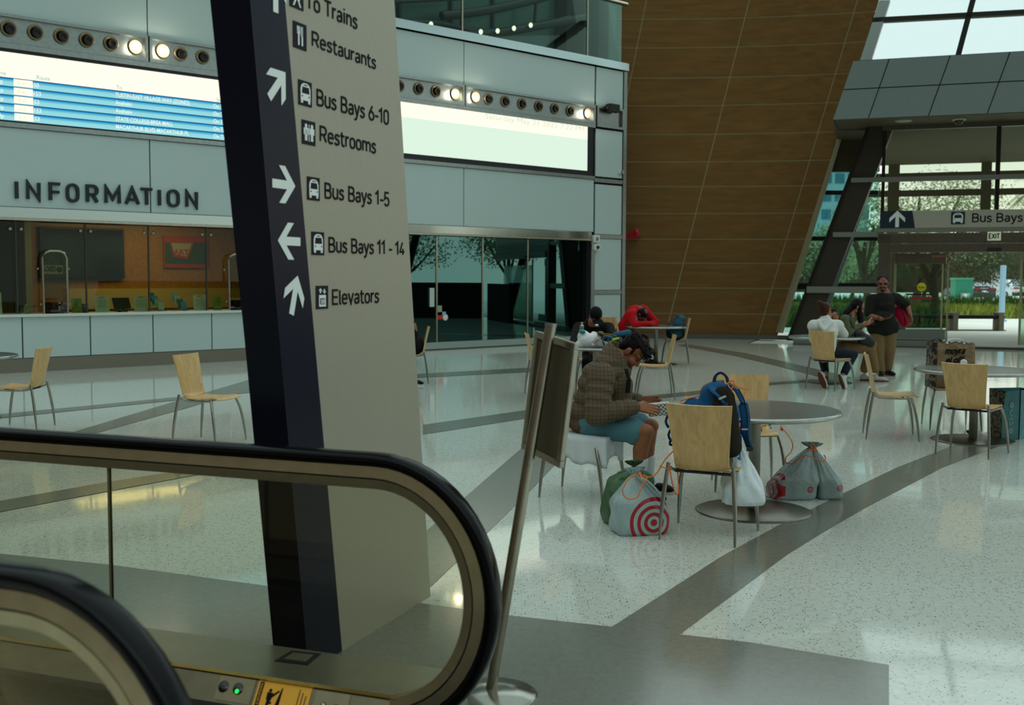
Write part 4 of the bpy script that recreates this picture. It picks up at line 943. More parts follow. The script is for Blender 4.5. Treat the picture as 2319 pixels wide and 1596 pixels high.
su, szz = dp(2087, 650, -.2); mb = MB(); lathe(mb, [(.001, .003), (.105, .003), (.108, 0)], 24, FD @ T(su, szz, -.2)); obj('round_sticker', mb, mat('sticker_yellow', (214, 200, 30), rough=.5), sd)
obj('lettering', text_mb('PUSH', FD @ T(su, szz - .03, -.196), width=.15, height=.05, depth=.001, weight=.02, align='CENTER'), M_SIGNK, sd)
u0, za = dp(2063, 678, -.2); u1, zb = dp(2112, 672, -.2); mb = MB(); dbox(mb, u0, u1, za, zb, -.2, -.197); obj('warning_strip', mb, mat('strip_red', (150, 40, 44)), sd)
u0, za = dp(2051, 668, -.2); u1, zb = dp(2108, 665, -.2); mb = MB(); dbox(mb, u0, u1, za, zb, -.2, -.197); obj('black_strip', mb, M_BLACK, sd)
u0, za = dp(2110, 582, -.17); u1, zb = dp(2140, 578, -.17); mb = MB(); dbox(mb, u0, u1, za, zb, -.178, -.175); obj('top_sticker', mb, mat('strip_salmon', (190, 110, 90)), sd)
mb = MB(); u0 = dp(2313, 700)[0]; dbox(mb, u0, UE, .1, ztop - .2, -.22, -.205); struct('window_3', mb, MATS['door_pane'])
mb = MB(); dbox(mb, u0 - .03, u0 + .02, .1, ztop, -.24, -.19); struct('trim_17', mb, MATS['stile'])
# vestibule roof beyond the door and its outer frame
VF = 9.6
mb = MB(); prism(mb, [(-1.2, -VF), (UE + 3, -VF), (UE + 3, -.3), (-1.2, -.3)], 0, .5, FD @ frame((0, cz0 - .05, 0), (1, 0, 0), (0, 0, 1), (0, 1, 0)))
struct('ceiling_vestibule', mb, mat('soffit_brown', (92, 82, 64)))
mb = MB()
def vp(px, py): return dp(px, py, -VF + .1)
for px, w in ((2001, .0), (2024, .35), (2233, .3)):
    if w: u = vp(px, 420)[0]; dbox(mb, u - w / 2, u + w / 2, 0 if px < 2100 else 2.6, cz0, -VF, -VF + .2)
for py in (398, 437):
    z = vp(2100, py)[1]; dbox(mb, -1.2, UE + 3, z - .1, z + .1, -VF, -VF + .15)
struct('column_6', mb, mat('vestibule_frame', (96, 92, 72), rough=.5, metal=.3))
# big roof glazing over the canopy
mb = MB()
def up_(px, py): return on_plane(px, py, DP + DN * (-.6), DN)
def bar(p, q, w):
    a, b = up_(*p), up_(*q); d = (b - a).normalized(); s = DN.cross(d).normalized() * w
    vs = [a - s, a + s, b + s, b - s]; quad3(mb, *vs, th=tuple(DN * -.2))
bar((1975, 45), (2440, 20), .058); bar((2214, -40), (2150, 200), .065)
bar((2420, -40), (2360, 200), .09); bar((1975, -100), (2440, -140), .09)
struct('window_4', mb, mat('roof_bar', (58, 62, 54), rough=.4, metal=.4))
mb = MB(); quad3(mb, up_(1940, 160), up_(1975, 130), up_(2016, 0), up_(1992, 0), tuple(DN * -.3)); struct('trim_18', mb, mat('pale_cladding', (176, 190, 186), rough=.4))
# ================================================================== outdoors
LEAFC = {}
def leaf_mesh(name, spheres, n, size, rnd):
    mb = MB()
    for c, r, k in spheres:
        for _ in range(int(n * k)):
            d = V((rnd.gauss(0, 1), rnd.gauss(0, 1), rnd.gauss(0, 1)))
            if d.length < .01: continue
            d.normalize(); p = V(c) + V((d.x * r[0], d.y * r[1], d.z * r[2])) * (rnd.random() ** .4)
            a = V((rnd.gauss(0, 1), rnd.gauss(0, 1), rnd.gauss(0, 1))).normalized(); b = a.orthogonal().normalized(); s = size * rnd.uniform(.6, 1.3)
            q = p + a * s; mb.add([p - b * s * .3, p + a * s * .5 + b * s * .05 - a * 0, q, p + b * s * .3], [(0, 1, 2, 3)])
    return mb
def leafmat(name, c): return mat(name, c, rough=.7, var=.35, vscale=3.0, spec=.2)
M_OLIVE = leafmat('olive_leaf', (126, 138, 98)); M_DKLEAF = leafmat('dark_leaf', (62, 70, 42)); M_BARK = mat('bark', (84, 70, 52), rough=.9, bump=.5, bscale=20)
def tree(lab, px, Yb, h, cr, m, seed, n=1500, lean=0.0, size=.16, group='trees outside the glass', X=None):
    rnd = random.Random(seed)
    x = at_z(px, 700, 0).x if X is None else X
    if X is None: x = (px - W / 2) / F * Yb
    t = thing('olive_tree', lab, 'tree', (x, Yb, -.03), group=group)
    mb = MB(); top = V((x + lean, Yb, h * .55))
    tube(mb, spline([(x, Yb, -.03), (x + .12, Yb, h * .18), (x - .05 + lean * .5, Yb, h * .38), top], 4), [.17 * h / 5] * 4 + [.13 * h / 5] * 4 + [.09 * h / 5] * 4 + [.05 * h / 5], 8)
    for k in range(6):
        a = k * 1.05 + rnd.random(); q = V((x + math.cos(a) * cr * .6, Yb + math.sin(a) * cr * .6, h * rnd.uniform(.6, .85)))
        s = V((x, Yb, h * rnd.uniform(.2, .4))); tube(mb, spline([s, (s + q) / 2 + V((0, 0, -.1)), q], 4), [.07 * h / 5] * 4 + [.05 * h / 5] * 4 + [.02], 6)
    obj('trunk', mb, M_BARK, t)
    sph = []
    for k in range(9):
        a = rnd.random() * 6.28; rr = cr * rnd.uniform(.1, .75); sph.append(((x + lean + math.cos(a) * rr, Yb + math.sin(a) * rr, h * rnd.uniform(.55, .88)), (cr * rnd.uniform(.35, .55),) * 2 + (cr * rnd.uniform(.28, .42),), 1 / 9))
    obj('foliage', leaf_mesh('f', sph, n, size, rnd), m, t)
    return t
tree('spreading olive tree behind the sliding door leaf', 2108, 38.4, 5.2, 2.6, M_OLIVE, 3, 3600, .2, size=.12)
tree('olive tree left of the door frame, behind the seated women', 1955, 43.5, 5.6, 1.9, M_OLIVE, 5, 2200)
tree('bushy tree seen above the Bus Bays sign', 2070, 46, 6.2, 3.4, M_OLIVE, 8, 3600, lean=1.4, size=.14)
tree('dark shade tree above the green utility box', 2190, 75, 5.2, 6.0, M_DKLEAF, 11, 9000, size=.26)
tree('dark shade tree at the right behind the white car', 2330, 92, 5.4, 6.0, M_DKLEAF, 12, 8000, size=.26)
tree('dark tree far left beyond the leaning column', 1850, 58, 4.2, 3.0, M_OLIVE, 14, 2600, size=.3)
tree('dark bushy tree far off between column and door', 1925, 70, 4.2, 3.6, M_OLIVE, 15, 1800, size=.35)
tree('tree with pale trunk beyond the car park', 2090, 98, 5.2, 5.0, M_DKLEAF, 17, 2600, size=.5)
# trees beyond the glazed side that show in the shop front's reflection
for k, (x, y, s) in enumerate(((20.5, 20.2, 21), (21.5, 24.6, 22), (23.5, 28.0, 23))):
    tree(['olive tree outside the side facade, nearest the hall', 'olive tree outside the side facade, middle one', 'olive tree outside the side facade, farthest one'][k], 0, y, 4.6, 2.2, M_OLIVE, s, 2200, X=x, group='trees along the side facade')
pal = thing('palm_tree', 'feathery palm crown in the top right pane', 'tree', ((2352 - W / 2) / F * 60, 60, 0))
px_, py_ = PM[pal.name].translation.x, 60
mb = MB(); tube(mb, [(px_, py_, 0), (px_ + .2, py_, 4), (px_, py_, 6.6)], [.3, .22, .2], 8); obj('trunk', mb, M_BARK, pal)
mb = MB(); rnd = random.Random(4)
for k in range(26):
    a = k * 2.4; el_ = rnd.uniform(-.2, 1.1); L = 2.1
    pts = [V((px_, py_, 6.6)) + V((math.cos(a) * L * s * math.cos(el_), math.sin(a) * L * s * math.cos(el_), L * s * math.sin(el_) - 1.0 * s * s)) for s in (0, .35, .7, 1)]
    for i in range(3):
        for j in range(8):
            p = pts[i].lerp(pts[i + 1], j / 8); sd_ = V((-math.sin(a), math.cos(a), 0)) * .4
            for s in (-1, 1): mb.add([p, p + V((0, 0, .04)), p + sd_ * s + V((0, 0, -.22))], [(0, 1, 2)])
obj('fronds', mb, M_OLIVE, pal)
# grass strip, hedge
def tuft_strip(name, lab, cat, x0, x1, y0, y1, hgt, n, m, seed):
    rnd = random.Random(seed); mb = MB()
    for _ in range(n):
        p = V((rnd.uniform(x0, x1), rnd.uniform(y0, y1), -.03)); a = rnd.random() * 6.28; h = hgt * rnd.uniform(.6, 1.1); w = .06
        d = V((math.cos(a), math.sin(a), 0)); mb.add([p - d * w, p + d * w, p + V((rnd.gauss(0, .18), rnd.gauss(0, .18), h))], [(0, 1, 2)])
    o = obj(name, mb, m); tag(o, lab, cat, kind='stuff'); return o
tuft_strip('ornamental_grass', 'strip of yellow green ornamental grass beyond the bench', 'grass', 8, 32, 47, 50, .62, 9000, leafmat('grass_leaf', (138, 148, 62)), 1)
tuft_strip('hedge_foliage', 'low dark green hedge behind the ornamental grass', 'hedge', 8, 34, 50.4, 52, .95, 9000, leafmat('hedge_leaf', (66, 96, 36)), 2)
tuft_strip('side_grass', 'green planting seen under the leaning glass', 'grass', 9, 15, 38, 41, .8, 3500, leafmat('side_leaf', (92, 112, 48)), 3)
# bench
Yb = 36.3; bx0 = (2118 - W / 2) / F * Yb; bx1 = (2268 - W / 2) / F * Yb; bxl = (2000 - W / 2) / F * Yb
bn = thing('stone_bench', 'long dark bench with three stone piers outside the door', 'bench', ((bx0 + bx1) / 2, Yb, -.03))
M_STONE = mat('bench_stone', (134, 128, 112), rough=.8, var=.1)
for px in (2158, 2261, 2040):
    x = (px - W / 2) / F * Yb; mb = MB(); box(mb, (x - .08, Yb - .25, -.03), (x + .08, Yb + .25, .55), None, .01); box(mb, (x - .095, Yb - .26, .52), (x + .095, Yb + .26, .57), None, .01); obj('pier', mb, M_STONE, bn)
mb = MB(); box(mb, (bxl, Yb - .2, .36), (bx1 + .02, Yb + .2, .48), None, .02); obj('seat_beam', mb, mat('bench_beam', (46, 42, 34), rough=.7), bn)
mb = MB(); box(mb, (bxl, Yb - .12, -.03), (bx1 + .1, Yb + .12, .0)); obj('base_strip', mb, M_STONE, bn)
# utility box
Yu = 62; x0 = (2162 - W / 2) / F * Yu; x1 = (2201 - W / 2) / F * Yu
ub_ = thing('utility_cabinet', 'green utility cabinet behind the hedge outside', 'utility box', ((x0 + x1) / 2, Yu, -.03))
mb = MB(); box(mb, (x0, Yu, -.03), (x1, Yu + .8, 1.66), None, .04); obj('case', mb, mat('utility_green', (36, 126, 100), rough=.5), ub_)
mb = MB(); box(mb, (x0 - .03, Yu - .03, 1.58), (x1 + .03, Yu + .83, 1.70), None, .03); obj('lid', mb, mat('utility_green2', (60, 140, 112), rough=.5), ub_)
mb = MB(); xa = (2172 - W / 2) / F * Yu; xb = (2191 - W / 2) / F * Yu; box(mb, (xa, Yu - .25, -.03), (xb, Yu - .02, .85), None, .03); obj('meter_box', mb, mat('meter_grey', (140, 166, 168), rough=.5), ub_)
mb = MB(); ell(mb, ((xa + xb) / 2 - .05, Yu - .27, .7), (.13, .08, .1)); obj('meter_dial', mb, M_WHITE, ub_)
# pole
Yp = 44; xp = (2268 - W / 2) / F * Yp
po = thing('street_pole', 'pale blue painted post standing between the two cars', 'pole', (xp, Yp, -.03))
mb = MB(); box(mb, (xp - .09, Yp - .09, -.03), (xp + .09, Yp + .09, 2.2), None, .02); obj('shaft', mb, mat('pole_blue', (160, 196, 220), rough=.5), po)
mb = MB(); box(mb, (xp - .14, Yp - .14, -.03), (xp + .16, Yp + .14, .05), None, .02); obj('base', mb, mat('pole_blue', (160, 196, 220)), po)
po2 = thing('white_pillar', 'white boundary pillar beyond the dark car', 'pillar', ((2254 - W / 2) / F * 98, 98, -.03)); x = PM[po2.name].translation.x
mb = MB(); box(mb, (x - .35, 97.6, -.03), (x + .35, 98.4, 2.4), None, .05); obj('shaft', mb, M_WHITE, po2)
mb = MB(); box(mb, (x - .42, 97.5, 2.4), (x + .42, 98.5, 2.55), None, .03); obj('cap', mb, M_WHITE, po2)
def car(lab, px, Yc, col, rz, kind):
    x = (px - W / 2) / F * Yc
    t = thing('car', lab, 'car', (x, Yc, -.03), rz, group='parked cars')
    def P(name, mb, m): return obj(name, mb, m, t, world=False)
    mb = MB(); hgt = 1.62 if kind == 'suv' else 1.42
    prof = [(-2.2, .3), (2.2, .3), (2.25, .62), (2.1, .86), (1.15, .98), (.45, hgt - .04), (-1.2, hgt), (-1.95, 1.08), (-2.2, .95)]
    vs = []; n = len(prof)
    for y, sc in ((-.9, .0), (-.84, .06), (.84, .06), (.9, .0)):
        for a, b in prof:
            inset = .16 if b > 1.0 else 0; yy = y * (1 - (inset if abs(y) > 0 else 0)); vs.append((yy, a, b))
    fs = [tuple(range(n)), tuple(range(3 * n, 4 * n))[::-1]]
    for k in range(3):
        for i in range(n): j = (i + 1) % n; fs.append((k * n + i, (k + 1) * n + i, (k + 1) * n + j, k * n + j))
    mb.add(vs, fs, False); P('body', mb, mat('car_paint_%s' % kind, col, rough=.25, coat=.6))
    for wx in (-.82, .82):
        for wy in (-1.35, 1.35):
            mb = MB(); lathe(mb, [(.15, -.1), (.32, -.1), (.34, -.06), (.34, .06), (.32, .1), (.15, .1)], 18, T(wx, wy, .33) @ RY(math.pi / 2)); w = P('wheel', mb, M_BLACK)
            mb = MB(); lathe(mb, [(.001, .08), (.2, .11)], 12, T(wx, wy, .33) @ RY(math.pi / 2 if wx > 0 else -math.pi / 2)); o = obj('hub_cap', mb, M_GREYM, w, world=False)
    M_CG = mat('car_glass', (60, 84, 88), rough=.08, spec=.8)
    mb = MB(); mb.add([(-.62, -1.98, 1.1), (.62, -1.98, 1.1), (.58, -1.28, hgt - .03), (-.58, -1.28, hgt - .03)], [(0, 1, 2, 3)]); mb.v = [p + V((0, -.02, .02)) for p in mb.v]; P('rear_window', mb, M_CG)
    for s in (-1, 1):
        mb = MB(); mb.add([(s * .79, -1.6, 1.05), (s * .79, 1.0, 1.05), (s * .76, .45, hgt - .12), (s * .76, -1.15, hgt - .1)], [(0, 1, 2, 3)]); P('side_window', mb, M_CG)
        mb = MB(); box(mb, (s * .55 - .22, -2.24, .88), (s * .55 + .22, -2.1, 1.02)); P('tail_light', mb, mat('tail_red', (150, 30, 30), rough=.3))
    mb = MB(); box(mb, (-.86, -2.28, .32), (.86, -2.1, .6), None, .05); P('bumper', mb, mat('bumper_dark', (40, 42, 44), rough=.5))
    mb = MB(); box(mb, (-.26, -2.3, .68), (.26, -2.2, .8)); P('plate', mb, M_WHITE)
car('dark parked car beside the green utility cabinet', 2192, 84, (40, 48, 56), .12, 'sedan')
car('white parked car at the right picture edge', 2282, 90, (206, 220, 222), .06, 'suv')
mb = MB(); box(mb, (20, 130, 0), (90, 136, 4.5)); t = thing('far_building', 'low dark building behind the car park trees', 'building', (50, 130, 0)); obj('wall', mb, mat('far_wall', (66, 56, 44), rough=.9), t)
mb = MB(); box(mb, (19, 129, 4.5), (91, 137, 5.0)); obj('roof', mb, mat('far_roof', (90, 84, 72), rough=.9), t)
bd = thing('office_tower', 'pale blue office building seen through the leaning glass', 'building', (62, 205, 0))
xa = (1845 - W / 2) / F * 205; xb = (1960 - W / 2) / F * 205
mb = MB(); box(mb, (xa, 205, -.03), (xb, 225, 30)); obj('wall', mb, mat('tower_wall', (132, 170, 182), rough=.6), bd)
mb = MB()
for k in range(8):
    for j in range(4): x = xa + .8 + j * 2.35; box(mb, (x, 204.9, 2.5 + k * 3.3), (x + 1.7, 205.0, 4.3 + k * 3.3))
obj('window_band', mb, mat('tower_glass', (62, 112, 132), rough=.2), bd)
# leaning steel mullions of the side facade (they show in the shop front)
fm = MB()
for y in (16.0, 20.5, 25.0):
    tube(fm, [(16.8, y, 0), (16.8, y + 2.4, 9)], .16, 8)
struct('wall_side', fm, M_BRONZE)
mb = MB(); box(mb, (17.0, 8, 0), (17.3, 24.0, 1.42)); box(mb, (3.9, 0, .3), (7.5, 1.4, .45), FD); struct('trim_19', mb, mat('planter_wall', (40, 38, 32), rough=.8))  # low dark walls added out of view to darken the shop front reflection

# ================================================================== sign pylon
PB0 = at_z(700, 1521.6); PB1 = at_z(975, 1350)
PU = (PB1 - PB0); PL = PU.length; PU.normalize(); PN = V((PU.y, -PU.x, 0))
FP = frame(PB0, PU, WZ, PN)
def pp(px, py):
    p = on_plane(px, py, PB0, PN); return (p - PB0).dot(PU), p.z
la = pp(568, 0); ra = pp(893, 0); LEAN = -(la[0] / la[1]) if la[1] else .14
LEANR = (PL - ra[0]) / ra[1]
b0 = pp(775, 1475); bt = pp(645, 0)
def sl(s0, k): return lambda z: s0 - k * z
PH = 3.7
py = thing('sign_pylon', 'tall leaning wayfinding pylon with navy arrow strip and beige face', 'sign', tuple(PB0 + PU * .6))
fL = sl(0, LEAN); fR = sl(PL, LEANR); sB = (bt[0] - b0[0]) / (bt[1] - b0[1]); fB = lambda z: b0[0] + sB * (z - b0[1])
TH = .17
mb = MB(); prism(mb, [(fL(0), 0), (fB(0), 0), (fB(PH), PH), (fL(PH), PH)], -TH, 0, FP); obj('arrow_strip', mb, M_NAVYB, py)
mb = MB(); prism(mb, [(fB(0), 0), (fR(0), 0), (fR(PH), PH), (fB(PH), PH)], -TH, 0, FP); obj('text_face', mb, M_BEIGE, py)
# dark wedge-shaped end face
pk = [(624, 1460), (478, 0)]
ev = V((-PU.x, -PU.y, 0)); 
def end_pt(px, py, z):
    """point on the end face's far edge: along -PN from the leading edge at height z"""
    d = ray(px, py); base = FP @ V((fL(z), z, 0))
    # solve base - PN*t seen at px
    best = None
    for k in range(0, 400):
        t = k * .002; p = base - PN * t; q = p - CPOS
        x = W / 2 + F * q.dot(CR) / q.dot(CF)
        if best is None or abs(x - px) < best[0]: best = (abs(x - px), t)
    return best[1]
t0 = end_pt(628, 1500, 0.05); t1 = end_pt(478, 0, la[1])
kk = (t1 - t0) / (la[1] - .05); tz = lambda z: t0 + kk * (z - .05)
mb = MB(); e_ = .004
vs = []
for z in (0, PH):
    vs += [FP @ V((fL(z) - e_, z, 0)), FP @ V((fL(z) - e_, z, -tz(z))), FP @ V((fL(z) + .02, z, -tz(z))), FP @ V((fL(z) + .02, z, -.001))]
mb.add(vs, [(0, 1, 5, 4), (1, 2, 6, 5), (2, 3, 7, 6), (3, 0, 4, 7), (0, 3, 2, 1), (4, 5, 6, 7)]); obj('end_face', mb, M_NAVY, py)
M_INK = M_SIGNK; M_ICON = mat('icon_board', (22, 18, 30), rough=.6)
def ptext(s, px0, py0, px1, py1, h):
    a = pp(px0, py0); b = pp(px1, py1)
    mb = stroke_mb(s, FP @ T(a[0], (a[1] + b[1]) / 2, .001), b[0] - a[0], h, .002); obj('lettering', mb, M_INK, py)
# cap heights from the photo
def hh(px, y0, y1): return pp(px, y0)[1] - pp(px, y1)[1]
ptext('To Trains', 693, 24, 809, 64, hh(700, -16, 24)); ptext('Restaurants', 706, 106, 851, 158, hh(710, 70, 106))
ptext('Bus Bays 6-10', 717, 240, 880, 284, hh(721, 201, 240)); ptext('Restrooms', 724, 322, 851, 349, hh(728, 284, 322))
ptext('Bus Bays 1-5', 735, 450, 881, 468, hh(739, 413, 450)); ptext('Bus Bays 11 - 14', 744, 572, 915, 579, hh(748, 536, 572))
ptext('Elevators', 752, 691, 858, 686, hh(756, 655, 691))
def icon(kind, xl, xr, yt, yb):
    a = pp(xl, yb); b = pp(xr, yt); c0 = pp(xl, yt); w = pp(xr, (yt + yb) / 2)[0] - a[0]; h = c0[1] - a[1]
    M = FP @ T(a[0] + w / 2, a[1] + h / 2 , .001)
    if kind == 'bus': bus_icon(py, M, w, h, M_ICON); return
    mb = MB(); prism(mb, [(-w / 2, -h / 2), (w / 2, -h / 2), (w / 2, h / 2), (-w / 2, h / 2)], 0, .002, M); obj('pictogram_board', mb, M_ICON, py)
    mb = MB()
    def R(x0, x1, y0, y1): prism(mb, [(x0 * w, y0 * h), (x1 * w, y0 * h), (x1 * w, y1 * h), (x0 * w, y1 * h)], .002, .0035, M)
    def D(x, y, r): prism(mb, [(x * w + r * w * math.cos(k * .524), y * h + r * w * math.sin(k * .524)) for k in range(12)], .002, .0035, M)
    if kind == 'food':
        R(-.16, -.06, -.36, .1); 
        for k in range(3): R(-.23 + k * .085, -.18 + k * .085, .1, .36)
        R(-.23, -.01, .06, .16); R(.1, .2, -.36, .36); R(.06, .2, -.02, .34)
    if kind == 'wc':
        for s in (-1, 1):
            D(s * .22, .27, .085); R(s * .22 - .1, s * .22 + .1, -.08, .2); R(s * .22 - .085, s * .22 - .01, -.34, -.08); R(s * .22 + .01, s * .22 + .085, -.34, -.08)
            R(s * .22 - .17, s * .22 - .11, -.06, .18); R(s * .22 + .11, s * .22 + .17, -.06, .18)
        prism(mb, [(-.38 * w, -.1 * h), (-.06 * w, -.1 * h), (-.15 * w, .12 * h), (-.29 * w, .12 * h)], .002, .0035, M); R(-.02, .02, -.36, .34)
    if kind == 'lift':
        R(-.28, .28, -.4, .1)
        for s in (-1, 1):
            R(s * .16 - .045, s * .16 + .045, .18, .36); yy = .38 if s < 0 else .16; q = -s * .12
            prism(mb, sorted([(s * .16 * w - .14 * w, (yy - (.0 if s > 0 else .1)) * h), (s * .16 * w + .14 * w, (yy - (.0 if s > 0 else .1)) * h)]) + [(s * .16 * w, (yy + (.02 if s < 0 else .0)) * h)] if s < 0 else [(s * .16 * w, .14 * h), (s * .16 * w + .14 * w, .26 * h), (s * .16 * w - .14 * w, .26 * h)], .002, .0035, M)
    if kind == 'train':
        R(-.2, .2, -.1, .5); prism(mb, [(-.3 * w, -.4 * h), (-.2 * w, -.4 * h), (-.05 * w, -.1 * h), (-.15 * w, -.1 * h)], .002, .0035, M); prism(mb, [(.2 * w, -.4 * h), (.3 * w, -.4 * h), (.15 * w, -.1 * h), (.05 * w, -.1 * h)], .002, .0035, M)
    obj('pictogram', mb, M_SIGNW, py)
    if kind == 'lift':
        mb = MB(); R(-.2, .2, -.3, -.04)
        mb.v = [p + PN * .0015 for p in mb.v]; obj('pictogram_windows', mb, M_ICON, py)
        mb = MB()
        for s in (-.12, 0, .12): R(s - .03, s + .03, -.28, -.08)
        mb.v = [p + PN * .003 for p in mb.v]; obj('pictogram', mb, M_SIGNW, py)
icon('train', 655, 686, -36, 13); icon('food', 663, 693, 46, 106); icon('bus', 675, 705, 179, 236); icon('wc', 683, 713, 270, 325)
icon('bus', 695, 723, 399, 452); icon('bus', 705, 733, 524, 577); icon('lift', 715, 742, 647, 700)
def parrow(px, py_, ang, size):
    a = pp(px, py_); M = FP @ T(a[0], a[1], .001) @ RZ(ang) @ Matrix.Diagonal((1, 1, 1, 1)); obj('arrow', arrow_mb(M, size, .002), M_SIGNW, py)
AS = .165
parrow(623, -20, 0, AS); parrow(627, 192, -math.pi / 4, AS); parrow(642, 418, -math.pi / 2, AS); parrow(654, 546, math.pi / 2, AS); parrow(666, 668, -.30, AS)

# ================================================================== escalator
EO = V((-.44, 3.94, 0)); EU = V((.938, -.346, 0)).normalized(); EN = V((-EU.y * -1, 0, 0))
EN = V((EU.y, -EU.x, 0))            # toward the camera
FE = frame(EO, EU, WZ, EN)
esc = thing('escalator', 'escalator landing with black handrails, glass sides and steel decks', 'escalator', tuple(EO))
ZT, R_, RV, EC = 1.05, .472, .512, -.045
ZCc = ZT - RV
def rail_path(off, back=-4.6, n=26, low=-.12):
    r = R_ - off; pts = [(back, ZT - off, 0), (back * .5, ZT - off, 0)]
    for k in range(n + 1):
        t = math.pi / 2 - math.radians(171) * k / n; pts.append((EC + r * math.cos(t), ZCc + (RV - off) * math.sin(t), 0))
    return [V(p) for p in pts]
def sweep(mb, path, prof, M):
    """profile (radial outward, lateral) swept along a path lying in the a-b plane"""
    n = len(path); m_ = len(prof); vs = []
    for i, p in enumerate(path):
        d = (path[min(i + 1, n - 1)] - path[max(i - 1, 0)]).normalized(); nn = V((-d.y, d.x, 0))
        for r, c in prof: vs.append(M @ (p + nn * r + V((0, 0, c))))
    fs = []
    for i in range(n - 1):
        for k in range(m_):
            l = (k + 1) % m_; fs.append((i * m_ + k, i * m_ + l, (i + 1) * m_ + l, (i + 1) * m_ + k))
    fs += [tuple(range(m_))[::-1], tuple((n - 1) * m_ + k for k in range(m_))]
    mb.add(vs, fs, False); return mb
def side(c0, tagn):
    M = FE @ T(0, 0, c0)
    rp_ = [(-.022 + .024 * math.copysign(abs(math.sin(t)) ** .75, math.sin(t)), .042 * math.copysign(abs(math.cos(t)) ** .75, math.cos(t))) for t in [2 * math.pi * k / 20 for k in range(20)]]
    mb = MB(); sweep(mb, rail_path(0), rp_, M); h = obj('handrail', mb, M_RUBBER, esc)
    for k in range(len(h.data.polygons)): h.data.polygons[k].use_smooth = True
    mb = MB(); sweep(mb, rail_path(.046), [(0, .028), (-.040, .034), (-.040, -.034), (0, -.028)], M); obj('rail_guide', mb, M_STEELD, esc)
    mb = MB(); sweep(mb, rail_path(.086), [(0, .022), (-.007, .022), (-.007, -.022), (0, -.022)], M); obj('guide_gasket', mb, M_BLACK, esc)
    mb = MB(); sweep(mb, rail_path(.093), [(0, .030), (-.035, .022), (-.035, -.022), (0, -.030)], M); obj('inner_trim', mb, M_STEELD, esc)
    # glass inside
    gp_ = rail_path(.126, n=26); zb = .14
    x_cut = (on_plane(250, 1200, EO + EN * c0, EN) - EO).dot(EU) if tagn == 'far' else -1.6
    arc = [(p.x, p.y) for p in gp_[2:] if p.y > zb]
    right = [(x_cut + .006, zb), (arc[-1][0], zb)] + arc[::-1] + [(x_cut + .006, ZT - .126)]
    left = [(-4.6, zb), (x_cut - .006, zb), (x_cut - .006, ZT - .126), (-4.6, ZT - .126)]
    for q in (right, left):
        mb = MB(); prism(mb, q, -.006, .006, M); obj('glass_panel', mb, MATS['esc_glass'], esc)
    mb = MB(); prism(mb, [(x_cut - .005, zb), (x_cut + .005, zb), (x_cut + .005, ZT - .126), (x_cut - .005, ZT - .126)], -.007, .007, M); obj('glass_joint', mb, mat('glass_edge', (96, 92, 66), rough=.3), esc)
glass_mat('esc_glass', (243, 243, 234), .015, gtint=(200, 180, 150))
side(0, 'far'); side(1.68, 'near')
# far deck: outer plate, inner sloping strip, skirt
M = FE
mb = MB(); pl = [(-4.6, -.33), (.10, -.33), (.18, -.30), (.21, -.22), (.21, -.06), (.17, -.01), (-4.6, -.01)]
FEd = FE @ frame((0, .155, 0), (1, 0, 0), (0, 0, 1), (0, 1, 0))
prism(mb, [(a, b) for a, b in pl][::-1], -.15, 0, FEd); obj('outer_deck', mb, mat('deck_steel', (150, 146, 128), rough=.3, metal=.65, var=.06), esc)
def strip(name, poly, m, x0=-4.6, x1=.05):
    mb = MB(); prism(mb, [(c, b) for b, c in poly], x0, x1, FE @ frame((0, 0, 0), (0, 0, 1), (0, 1, 0), (1, 0, 0))); return obj(name, mb, m, esc)
strip('inner_deck', [(.155, .012), (.06, .075), (.0, .075), (.0, .012)], brushed('deck_inner', (112, 104, 84), .34))
strip('deck_bead', [(.165, .010), (.158, .026), (.150, .020), (.150, .008)], brushed('bead', (170, 150, 96), .2))
strip('skirt', [(.062, .075), (.04, .085), (-.35, .085), (-.35, .070), (.0, .070)], mat('skirt_dark', (20, 18, 15), rough=.4), -4.6, .1)
mb = MB(); prism(mb, [(-4.6, .09), (.5, .09), (.5, 1.52), (-4.6, 1.52)][::-1], -.03, .004, FE @ frame((0, 0, 0), (1, 0, 0), (0, 0, 1), (0, 1, 0))); obj('landing_plate', mb, mat('landing_plate', (30, 28, 24), rough=.35, metal=.6), esc)
strip('near_skirt', [(.15, 1.60), (.05, 1.54), (0, 1.54), (0, 1.60)], brushed('deck_inner', (112, 104, 84)))
mb = MB(); prism(mb, [(-4.6, 1.63), (.18, 1.63), (.18, 1.95), (-4.6, 1.95)][::-1], .0, .155, FE @ frame((0, 0, 0), (1, 0, 0), (0, 0, 1), (0, 1, 0))); obj('near_outer_deck', mb, MATS['deck_steel'], esc)
# dark frame let into the deck
def ep(px, py_, z): p = at_z(px, py_, z) - EO; return p.dot(EU), p.dot(EN)
q = [ep(*p, .156) for p in ((622, 1497), (660, 1474), (728, 1481), (698, 1506))]
cxx = sum(a for a, b in q) / 4; cyy = sum(b for a, b in q) / 4
mb = MB(); prism(mb, q[::-1], 0, .004, FE @ frame((0, .155, 0), (1, 0, 0), (0, 0, 1), (0, 1, 0))); fr_ = obj('deck_hatch_frame', mb, M_BLACK, esc)
mb = MB(); prism(mb, [(cxx + (a - cxx) * .66, cyy + (b - cyy) * .6) for a, b in q][::-1], .004, .006, FE @ frame((0, .155, 0), (1, 0, 0), (0, 0, 1), (0, 1, 0))); obj('deck_hatch', mb, MATS['deck_steel'], esc)
